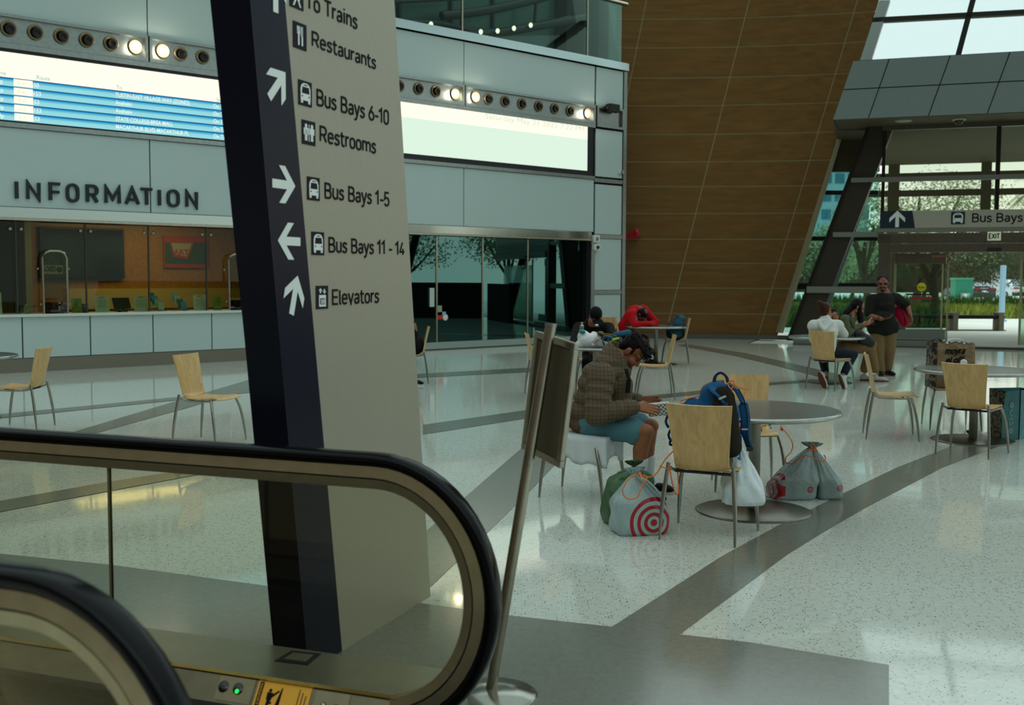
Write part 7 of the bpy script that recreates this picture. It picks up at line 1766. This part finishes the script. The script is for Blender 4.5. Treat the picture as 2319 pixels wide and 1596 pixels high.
# striped and ringed shopping bag beside the man's foot
c0, c1 = at_z(1417, 1217), at_z(1517, 1212); ud = (c1 - c0); rzb = math.atan2(ud.y, ud.x); nb_ = V((-math.sin(rzb), math.cos(rzb), 0))
oc = (c0 + c1) / 2 + nb_ * .12 - ud * .06
t = frame_thing('shopping_bag', 'grey plastic shopping bag with a large red bullseye by the man\'s foot', 'bag', oc, rzb)
mb = bag_mesh(.36, .23, .395, (-.05, -.02), 2.0, full=.52, sq=.38); obj('sack', mb, film('film_bullseye', (150, 170, 168), rings=[((.06, 0, .088), 'y', .175, RB, -1)]), t, world=False)
mb = MB(); tube(mb, spline([(-.05, -.06, .40), (.02, -.09, .36), (.08, -.105, .30), (.12, -.11, .24)], 5), [.012 + .012 * k / 15 for k in range(16)], 8, flat=.45); obj('handle', mb, mat('film_plain', (150, 172, 170), rough=.32), t, world=False)
bagR = t
g0 = at_z(1392, 1196); t = frame_thing('green_bag', 'dark green plastic bag standing left of the bullseye bag', 'bag', g0 + V((.10, .17, 0)), .35)
mb = MB(); box(mb, (-.17, -.10, 0), (.17, .10, .35), None, .035)
mb2 = bag_mesh(.33, .20, .385, (.06, .02), 7.0, full=.80, sq=.35, pleat=.05, lump=.06); obj('sack', mb2, film('film_green', (52, 88, 48), .35), t, world=False)
mb = MB(); tube(mb, spline([(-.10, -.05, .36), (-.03, -.07, .385), (.05, -.06, .39), (.1, -.04, .385)], 5), .02, 8, flat=.35); obj('folded_rim', mb, film('film_green', (52, 88, 48)), t, world=False)
# pair of bags right of the near table
c0, c1 = at_z(1790, 1143), at_z(1846, 1144)
t = frame_thing('shopping_bag', 'left grey bullseye bag of the tied pair by the near table', 'bag', at_z(1796, 1130) + V((0, .05, 0)), .0, 'tied shopping bags by the near table')
mb = bag_mesh(.345, .24, .39, (.14, .02), 4.0, full=.40, sq=.5, pleat=.16); obj('sack', mb, film('film_pair_left', (132, 148, 144), rings=[((0, -.04, .075), 'x', .13, RB, -1), ((.115, 0, .085), 'y', .024, [.35, .62, 1.0], -1)]), t, world=False)
t2 = frame_thing('shopping_bag', 'right grey bag of the tied pair with one small red bullseye', 'bag', at_z(1880, 1130) + V((.0, .06, 0)), .0, 'tied shopping bags by the near table')
mb = bag_mesh(.20, .22, .385, (-.12, -.01), 5.5, full=.40, sq=.55, pleat=.16); obj('sack', mb, film('film_pair_right', (132, 148, 144), rings=[((.058, 0, .095), 'y', .024, [.35, .62, 1.0], -1)]), t2, world=False)
# white refuse bag hanging from the near chair
wbag = thing('white_refuse_bag', 'translucent white refuse bag hanging from the near backpack chair', 'bag', tuple(J(1685, 1060, 7.2)))
wo = J(1682, 1140, 7.17); mb = bag_mesh(.27, .22, J(1664, 992, 7.14).z - wo.z, (-.055, .0), 9.0, full=.28, sq=.75, pleat=.16, lump=.10, flare=False); mb.v = [p + V((wo.x, wo.y, wo.z)) for p in mb.v]
caps(mb, J(1700, 1112, 7.12), J(1728, 1140, 7.10), .05, .010, flat=.5, side=V((0, 1, 0)))
o = blob('sack', mb, mat('film_white', (208, 218, 220), rough=.35, spec=.5, bump=.6, bscale=12), wbag, .007, 3)
mb = MB(); tube(mb, spline([J(1660, 992, 7.05), J(1668, 1008, 7.06), J(1675, 1022, 7.06), J(1676, 1038, 7.05)], 5), .005, 6); ell(mb, J(1675, 1038, 7.05), (.014, .01, .01)); obj('drawstring', mb, mat('string_blue', (50, 130, 190), rough=.4), wbag)

# backpack on the near chair ----------------------------------------------------------
MA = PM[chA.name]
bp = thing('backpack', 'large blue backpack with grey trim on the near chair', 'backpack', tuple(MA @ V((.02, .02, .47))))
def A_(x, y, z): return MA @ V((x, y, z))
M_BPB = mat('backpack_blue', (22, 78, 122), rough=.7, bump=.2, bscale=30); M_BPK = mat('backpack_dark', (40, 34, 28), rough=.85); M_BPG = mat('backpack_grey', (110, 112, 102), rough=.7)
mb = MB(); ell(mb, A_(.02, .03, .63), (.19, .14, .15)); ell(mb, A_(.03, .02, .78), (.165, .125, .17)); ell(mb, A_(.045, .0, .90), (.115, .085, .115)); blob('sack', mb, M_BPB, bp, .012, 6)
mb = MB(); caps(mb, A_(.10, -.11, .62), A_(.10, -.085, .94), .08, .055, flat=.5, side=V((0, 1, 0))); caps(mb, A_(.16, -.06, .6), A_(.13, -.05, .92), .07, .045); blob('back_panel', mb, M_BPK, bp, .010, 4)
mb = MB(); ell(mb, A_(-.13, .05, .74), (.085, .10, .16)); blob('side_pocket', mb, M_BPB, bp, .010, 4)
mb = MB(); tube(mb, spline([J(1588, 908, 7.22), J(1592, 880, 7.2), J(1612, 868, 7.18), J(1640, 864, 7.16)], 6), .012, 8); obj('grey_piping', mb, M_BPG, bp)
mb = MB(); tube(mb, spline([J(1617, 870, 7.14), J(1620, 852, 7.16), J(1632, 844, 7.16), J(1644, 852, 7.14), J(1649, 866, 7.12)], 6), .012, 8, flat=.7); obj('carry_handle', mb, mat('handle_navy', (16, 38, 66), rough=.7), bp)
mb = MB(); tube(mb, spline([J(1610, 876, 7.10), J(1622, 890, 7.04), J(1636, 908, 7.02), J(1642, 930, 7.02)], 6), .034, 10, flat=.35); s1_ = obj('shoulder_strap', mb, M_BPB, bp)
mb = MB(); tube(mb, [J(1628, 904, 6.99), J(1643, 897, 7.0)], .014, 8, flat=.5); obj('reflective_patch', mb, mat('patch_grey', (150, 158, 156), rough=.4), s1_)
mb = MB(); tube(mb, spline([J(1648, 868, 7.10), J(1668, 884, 7.08), J(1681, 910, 7.06), J(1688, 945, 7.06), J(1688, 980, 7.08), J(1697, 1012, 7.1)], 6), .032, 10, flat=.4); s2_ = obj('shoulder_strap', mb, M_BPB, bp)
mb = MB(); tube(mb, [J(1679, 972, 7.03), J(1692, 972, 7.04)], .012, 8, flat=.5); obj('reflective_patch', mb, MATS['patch_grey'], s2_)
mb = MB(); tube(mb, spline([J(1672, 880, 7.05), J(1686, 908, 7.03), J(1693, 945, 7.03), J(1693, 985, 7.05), J(1700, 1016, 7.08)], 6), .005, 6); obj('strap_edge', mb, M_BLACK, bp)
mb = MB(); box(mb, (-.02, -.015, -.015), (.02, .015, .015), frame(J(1698, 1016, 7.08), (1, 0, 0), (0, 1, 0), (0, 0, 1)), .004); obj('buckle', mb, M_BLACK, bp)
for q in ([J(1512, 940, 7.2), J(1508, 955, 7.18), J(1514, 968, 7.16)], [J(1519, 972, 7.2), J(1514, 985, 7.18), J(1519, 998, 7.16)], [J(1521, 994, 7.16), J(1516, 1004, 7.15), J(1522, 1008, 7.15)]):
    mb = MB(); tube(mb, spline(q, 5), .009, 6); obj('webbing_loop', mb, mat('handle_navy', (16, 38, 66)), bp)
# orange cords
M_CORD = mat('cord_orange', (222, 118, 62), rough=.6)
def cord(lab, *runs, r=.0045, group='orange cords'):
    p0 = runs[0][0]; t = thing('orange_cord', lab, 'cord', tuple(J(*p0)), group=group)
    for run in runs: mb = MB(); tube(mb, spline([J(*q) for q in run], 7), r, 6); obj('cord_run', mb, M_CORD, t)
    mb = MB(); ell(mb, J(*p0), (.013, .011, .016), None, 8, 6); obj('knot', mb, M_CORD, t)
    return t
cord('orange cord looped over the bullseye bag and tied to the near chair', [(1449, 1074, 7.08), (1432, 1078, 7.03), (1418, 1092, 7.0), (1410, 1112, 6.98), (1417, 1126, 6.97), (1430, 1130, 6.97), (1444, 1124, 6.97), (1451, 1108, 6.98), (1456, 1095, 7.0), (1464, 1086, 7.02), (1462, 1078, 7.04), (1450, 1076, 7.05)],
     [(1450, 1074, 7.06), (1454, 1086, 7.0), (1452, 1088, 7.0)], [(1450, 1076, 7.06), (1472, 1080, 7.06), (1488, 1070, 7.06), (1500, 1050, 7.08), (1510, 1036, 7.08), (1526, 1022, 7.1), (1530, 1040, 7.1)],
     [(1517, 1052, 7.06), (1520, 1080, 7.05), (1528, 1112, 7.05), (1534, 1119, 7.06), (1537, 1106, 7.08), (1534, 1060, 7.12), (1530, 1024, 7.14)], [(1494, 1054, 7.06), (1502, 1058, 7.06), (1514, 1062, 7.05)])
cord('orange cord knotted on top of the blue backpack', [(1663, 872, 7.02), (1655, 880, 7.02), (1648, 868, 7.04), (1660, 862, 7.03), (1668, 874, 7.02), (1682, 879, 7.02), (1697, 882, 7.03)], [(1540, 908, 7.25), (1560, 902, 7.24), (1585, 896, 7.22)])
cord('orange cord hanging from the far chair to the tied shopping bags', [(1843, 1018, 8.1), (1836, 1010, 8.09), (1840, 1004, 8.09), (1846, 1012, 8.09), (1852, 1024, 8.08)], [(1770, 968, 8.6), (1784, 984, 8.5), (1795, 1004, 8.3), (1792, 1022, 8.2), (1780, 1036, 8.08), (1781, 1048, 8.05), (1795, 1049, 8.03), (1810, 1040, 8.02), (1826, 1031, 8.02), (1845, 1038, 8.02), (1862, 1044, 8.02), (1870, 1038, 8.05), (1866, 1030, 8.08)], [(1769, 963, 8.62), (1768, 974, 8.6), (1771, 968, 8.58), (1772, 976, 8.6)], [(1828, 1022, 8.08), (1838, 1018, 8.08), (1850, 1022, 8.08)])
pk_ = thing('pink_folder', 'pink and white folder lying on the chair across the near table', 'folder', tuple(PM[chC.name] @ V((0, 0, .47))))
MC = PM[chC.name]; mb = MB(); box(mb, (-.10, -.10, .468), (.16, .12, .485), MC); box(mb, (-.10, -.10, .492), (.16, .12, .50), MC); obj('cover', mb, mat('folder_pink', (196, 70, 110), rough=.6), pk_)
mb = MB(); box(mb, (-.095, -.095, .485), (.155, .115, .492), MC); obj('paper', mb, M_PAPER, pk_)

# grocery bag with script lettering
MG = PM[chG.name]; cG = MG @ V((0, 0, .475))
Yg = (MG @ V((0, .05, 0))).y
gb0 = V((J(2099, 800, Yg).x, Yg - .15, .472)); rz = -.04
gb = thing('grocery_bag', 'crinkled brown printed grocery bag with black side panel on a chair', 'bag', tuple(gb0), rz)
wG = (J(2195, 800, Yg).x - J(2112, 800, Yg).x); hG = .50
mb = MB(); NX, NZ = 14, 12
def crk(x, z, s): return noise.noise(V((x * 9, z * 9, s))) * .014
vs = []; fs = []
for (fx, y0, s) in ((0, 0, 1.0), (1, .24, 5.0)):
    for j in range(NZ + 1):
        for i in range(NX + 1): x = .055 + wG * i / NX; z = hG * j / NZ + (.012 * math.sin(i * 2.1) if j == NZ else 0); vs.append((x, y0 + crk(x, z, s) - (.02 * math.sin(math.pi * j / NZ) if fx == 0 else 0), z))
w_ = NX + 1; off = w_ * (NZ + 1)
for j in range(NZ):
    for i in range(NX): a = j * w_ + i; fs += [(a, a + 1, a + w_ + 1, a + w_), (off + a, off + a + w_, off + a + w_ + 1, off + a + 1)]
for j in range(NZ): a = j * w_ + NX; fs.append((a, off + a, off + a + w_, a + w_))
fs.append(tuple(range(w_))[::-1] + tuple(off + k for k in range(w_)))
mb.add(vs, fs, True); obj('body', mb, mat('bag_brown', (128, 104, 72), rough=.28, spec=.6, var=.12, vscale=12, bump=.5, bscale=24), gb, world=False)
mb = MB(); mb.add([(.055, 0, 0), (0, .03, 0), (.0, .21, 0), (.055, .24, 0), (.055, 0, hG), (.012, .03, hG), (.012, .21, hG), (.055, .24, hG)], [(0, 4, 5, 1), (1, 5, 6, 2), (2, 6, 7, 3)])
def speckle(name, c1, c2, sc):
    m = mat(name, c1, rough=.5); t, b = nodes_of(m); tcn = t.nodes.new('ShaderNodeTexCoord'); vo = t.nodes.new('ShaderNodeTexVoronoi'); vo.inputs['Scale'].default_value = sc; t.links.new(tcn.outputs['Object'], vo.inputs['Vector'])
    r = t.nodes.new('ShaderNodeValToRGB'); r.color_ramp.interpolation = 'CONSTANT'; r.color_ramp.elements[0].color = lin(c1); r.color_ramp.elements[1].position = .55; r.color_ramp.elements[1].color = lin(c2)
    t.links.new(vo.outputs['Distance'], r.inputs[0]); t.links.new(r.outputs[0], b.inputs['Base Color']); return m
obj('side_panel', mb, speckle('side_print', (20, 18, 18), (110, 92, 70), 22), gb, world=False)
mb = MB(); tube(mb, spline([(.16, .0, hG - .01), (.18, 0, hG + .035), (.26, 0, hG + .045), (.33, 0, hG + .03), (.35, .0, hG - .01)], 5), .014, 8, flat=.4); obj('handle', mb, M_WHITE, gb, world=False)
mb = MB(); tube(mb, spline([(.06, .2, hG), (.08, .2, hG + .03), (.13, .2, hG + .04), (.17, .2, hG)], 5), .012, 8, flat=.5); obj('handle', mb, M_BLACK, gb, world=False)
M_SCR = mat('script_ink', (24, 18, 14), rough=.6)
def script(s, x, z, w, h):
    """slanting brush lettering"""
    fr = PM[gb.name] @ frame((x, -.040, z), (1, 0, 0.03), (.25, 0, 1), (0, -1, 0)); obj('lettering', stroke_mb(s, fr, w, h, .002, st=.2), M_SCR, gb)
script('moyra', .13, .375, .21, .075); script('el offi', .14, .275, .20, .075)
mb = MB(); fr = PM[gb.name] @ frame((.335, -.040, .285), (1, 0, 0), (0, 0, 1), (0, -1, 0)); lathe(mb, [(.018, 0), (.04, 0), (.04, .003), (.018, .003)], 16, fr); obj('round_print', mb, M_WHITE, gb)
# teal tote by the right table
to0 = at_z(2268, 994); tt = thing('tote_bag', 'shiny teal tote bag standing at the right picture edge', 'bag', (to0.x, to0.y, 0), .0)
hT = .52
mb = MB(); box(mb, (0, 0, 0), (.22, .26, hT)); mb.v = [V((p.x + (p.z * .02), p.y + .03 * p.z, p.z)) for p in mb.v]
mb2 = MB(); 
vs = [(0, 0, 0), (.155, -.005, 0), (.155, .0, hT), (.03, -.01, hT * .96), (.02, .0, hT * .5), (.17, -.02, hT * .5)]
mb2.add([(0, 0, 0), (.17, -.02, 0), (.172, -.02, hT * .5), (.175, -.01, hT), (.03, -.005, hT * .97), (-.005, -.005, hT * .5)], [(0, 1, 2, 5), (5, 2, 3, 4)])
mb2.add([(.17, -.02, 0), (.34, .08, 0), (.36, .08, hT * .5), (.37, .08, hT * .98), (.175, -.01, hT), (.172, -.02, hT * .5)], [(0, 1, 2, 5), (5, 2, 3, 4)])
obj('front_panel', mb2, mat('tote_teal', (72, 128, 134), rough=.22, spec=.6, var=.1, bump=.3, bscale=10), tt, world=False)
mb = MB(); mb.add([(0, 0, 0), (-.045, .20, .0), (-.06, .20, hT), (.03, -.005, hT * .97), (-.005, -.005, hT * .5)], [(0, 4, 3, 2, 1)]); obj('side_panel', mb, speckle('tote_print', (120, 110, 78), (24, 22, 20), 30), tt, world=False)
mb = MB(); mb.add([(-.045, .20, 0), (.30, .28, 0), (.31, .28, hT), (-.06, .20, hT)], [(0, 1, 2, 3)]); obj('back_panel', mb, MATS['tote_teal'], tt, world=False)
mb = MB(); mb.add([(.34, .08, 0), (.30, .28, 0), (.31, .28, hT), (.37, .08, hT * .98)], [(0, 1, 2, 3)]); obj('side_panel', mb, MATS['tote_print'], tt, world=False)
mb = MB(); tube(mb, [(.172, -.023, 0), (.174, -.023, hT * .5), (.177, -.013, hT)], .006, 6); obj('seam', mb, M_BLACK, tt, world=False)
mb = MB(); mb.add([(.0, 0, .01), (.34, .08, .01), (.30, .28, .01), (-.045, .20, .01)], [(0, 1, 2, 3)]); obj('bottom', mb, M_BLACK, tt, world=False)
frt = PM[tt.name] @ frame((.105, -.017, .06), (0, 0, 1), (-1, 0, 0), (0, -1, 0)); obj('lettering', stroke_mb('ePinot', frt, .36, .05, .001, st=.16) if False else stroke_mb('etine', frt, .34, .05, .001, st=.18), mat('tote_ink', (150, 176, 176), rough=.5), tt)
# crumpled paper on the table base
cp_ = at_z(2196, 990, .02); c_ = thing('crumpled_paper', 'crumpled brown paper on the base of the right hand table', 'paper', (cp_.x, cp_.y, .02))
mb = MB(); rnd = random.Random(5)
for k in range(9): ell(mb, V((cp_.x + rnd.uniform(-.03, .03), cp_.y + rnd.uniform(-.02, .02), .055 + rnd.uniform(-.02, .03))), (.03, .025, .016), Euler((rnd.random() * 3, rnd.random() * 3, 0)).to_matrix(), 6, 4)
obj('sheet', mb, mat('paper_brown', (96, 66, 44), rough=.9), c_)
# far backpack
MB_ = PM[chB.name]; fb = thing('backpack', 'teal blue backpack standing on the far chair by the wood wall', 'backpack', tuple(MB_ @ V((0, 0, .47))))
mb = MB(); ell(mb, MB_ @ V((0, -.02, .60)), (.17, .17, .15)); ell(mb, MB_ @ V((0, -.07, .76)), (.13, .16, .16)); ell(mb, MB_ @ V((0, -.10, .86)), (.10, .13, .10)); blob('sack', mb, mat('backpack_teal', (44, 84, 104), rough=.75, var=.2, vscale=10), fb, .013, 5)
mb = MB(); ell(mb, MB_ @ V((0, .06, .58)), (.12, .13, .1)); blob('front_pocket', mb, mat('pocket_dark', (26, 42, 50), rough=.8), fb, .013, 4)
for s in (-.07, .07): mb = MB(); tube(mb, spline([MB_ @ V((s, -.07, .94)), MB_ @ V((s, .04, .88)), MB_ @ V((s, .14, .76)), MB_ @ V((s, .17, .62))], 5), .016, 6, flat=.5); obj('shoulder_strap', mb, mat('strap_grey', (60, 72, 80), rough=.7), fb)
# water bottle on the far table
wb0 = J(1439, 733, 21.05); wt = thing('water_bottle', 'clear plastic water bottle with pale blue label on the far table', 'bottle', (wb0.x, 21.05, .745))
M_PET = mat('clear_plastic', (178, 190, 190), rough=.1, trans=.6)
mb = MB(); lathe(mb, [(.001, 0), (.033, .002), (.034, .03), (.031, .06), (.034, .09), (.034, .15), (.030, .175), (.014, .205), (.013, .215)], 18); obj('bottle_body', mb, M_PET, wt, world=False)
mb = MB(); lathe(mb, [(.0345, .08), (.0347, .15)], 18); obj('paper_label', mb, mat('label_blue', (120, 180, 206), rough=.5), wt, world=False)
mb = MB(); lathe(mb, [(.016, .213), (.016, .232), (.001, .233)], 14); obj('screw_cap', mb, M_WHITE, wt, world=False)
# things on the table behind the plaid jacket
T5c = PM[T5.name].translation
b0 = J(1320, 772, 14.95); bt_ = thing('teal_bottle', 'teal sports bottle with silver cap behind the white bag', 'bottle', (b0.x, 15.2, .745))
mb = MB(); lathe(mb, [(.001, 0), (.042, .002), (.043, .02), (.043, .19), (.036, .215), (.022, .228), (.022, .235)], 20); obj('bottle_body', mb, mat('bottle_teal', (34, 138, 140), rough=.35), bt_, world=False)
mb = MB(); lathe(mb, [(.029, .233), (.030, .27), (.026, .275), (.016, .276), (.016, .30), (.018, .305), (.016, .315), (.001, .316)], 18); obj('bottle_cap', mb, M_STEEL, bt_, world=False)
wbg = thing('white_shopping_bag', 'white printed shopping bag lying on the table behind the plaid jacket', 'bag', tuple(J(1335, 775, 14.8)))
mb = MB(); ell(mb, J(1336, 772, 14.8), (.17, .12, .105)); ell(mb, J(1322, 763, 14.82), (.09, .08, .09)); caps(mb, J(1345, 758, 14.85), J(1352, 756, 14.9), .05, .02); ell(mb, J(1360, 778, 14.8), (.10, .1, .06)); ell(mb, J(1316, 779, 14.8), (.08, .08, .06))
blob('sack', mb, mat('bag_white', (214, 216, 214), rough=.4, bump=.7, bscale=16, spec=.4), wbg, .010, 2)
mb = MB(); ell(mb, J(1319, 752, 14.735), (.042, .012, .026)); obj('teal_print', mb, mat('print_teal', (22, 118, 118), rough=.4), wbg)
mb = MB(); fr = frame(J(1343, 783, 14.66), V((.72, 0, .70)), V((-.70, 0, .72)), V((0, -1, 0))); box(mb, (0, 0, 0), (.13, .055, .004), fr); lb = obj('receipt_label', mb, M_WHITE, wbg)
obj('lettering', stroke_mb('Target', fr @ T(.01, .032, .0045), .10, .018, .001) if False else stroke_mb('Rees', fr @ T(.012, .032, .0045), .09, .016, .001), mat('print_green', (20, 70, 60)), lb)
mb = MB(); box(mb, (.03, .006, .0042), (.12, .022, .006), fr); obj('red_stamp', mb, mat('stamp_red', (190, 60, 60)), lb)
gl_ = thing('cycling_gloves', 'black blue and lime sports gear on the table behind the plaid jacket', 'gear', tuple(J(1385, 770, 14.7)))
mb = MB(); caps(mb, J(1362, 758, 14.7), J(1398, 768, 14.6), .045, .05, flat=.6); ell(mb, J(1385, 766, 14.65), (.15, .10, .05)); ell(mb, J(1360, 755, 14.75), (.05, .05, .035)); blob('black_shell', mb, M_BLACK, gl_, .01, 3)
mb = MB(); ell(mb, J(1384, 765, 14.52), (.085, .03, .022), RY(.25).to_3x3()); caps(mb, J(1392, 757, 14.6), J(1424, 752, 14.75), .03, .035); obj('blue_panel', mb, mat('gear_blue', (24, 84, 116), rough=.6), gl_)
mb = MB(); caps(mb, J(1388, 769, 14.49), J(1400, 766, 14.5), .016, .014); obj('lime_patch', mb, mat('gear_lime', (150, 190, 40), rough=.6), gl_)
mb = MB(); tube(mb, spline([J(1356, 752, 14.7), J(1366, 756, 14.6), J(1380, 757, 14.55), J(1396, 761, 14.52)], 5), .012, 6); obj('olive_trim', mb, mat('gear_olive', (110, 100, 40), rough=.6), gl_)
for a in (1368, 1380): mb = MB(); tube(mb, spline([J(a, 762, 14.55), J(a - 3, 772, 14.45), J(a + 1, 782, 14.45)], 4), .009, 6); obj('strap', mb, M_BLACK, gl_)
bake_all()
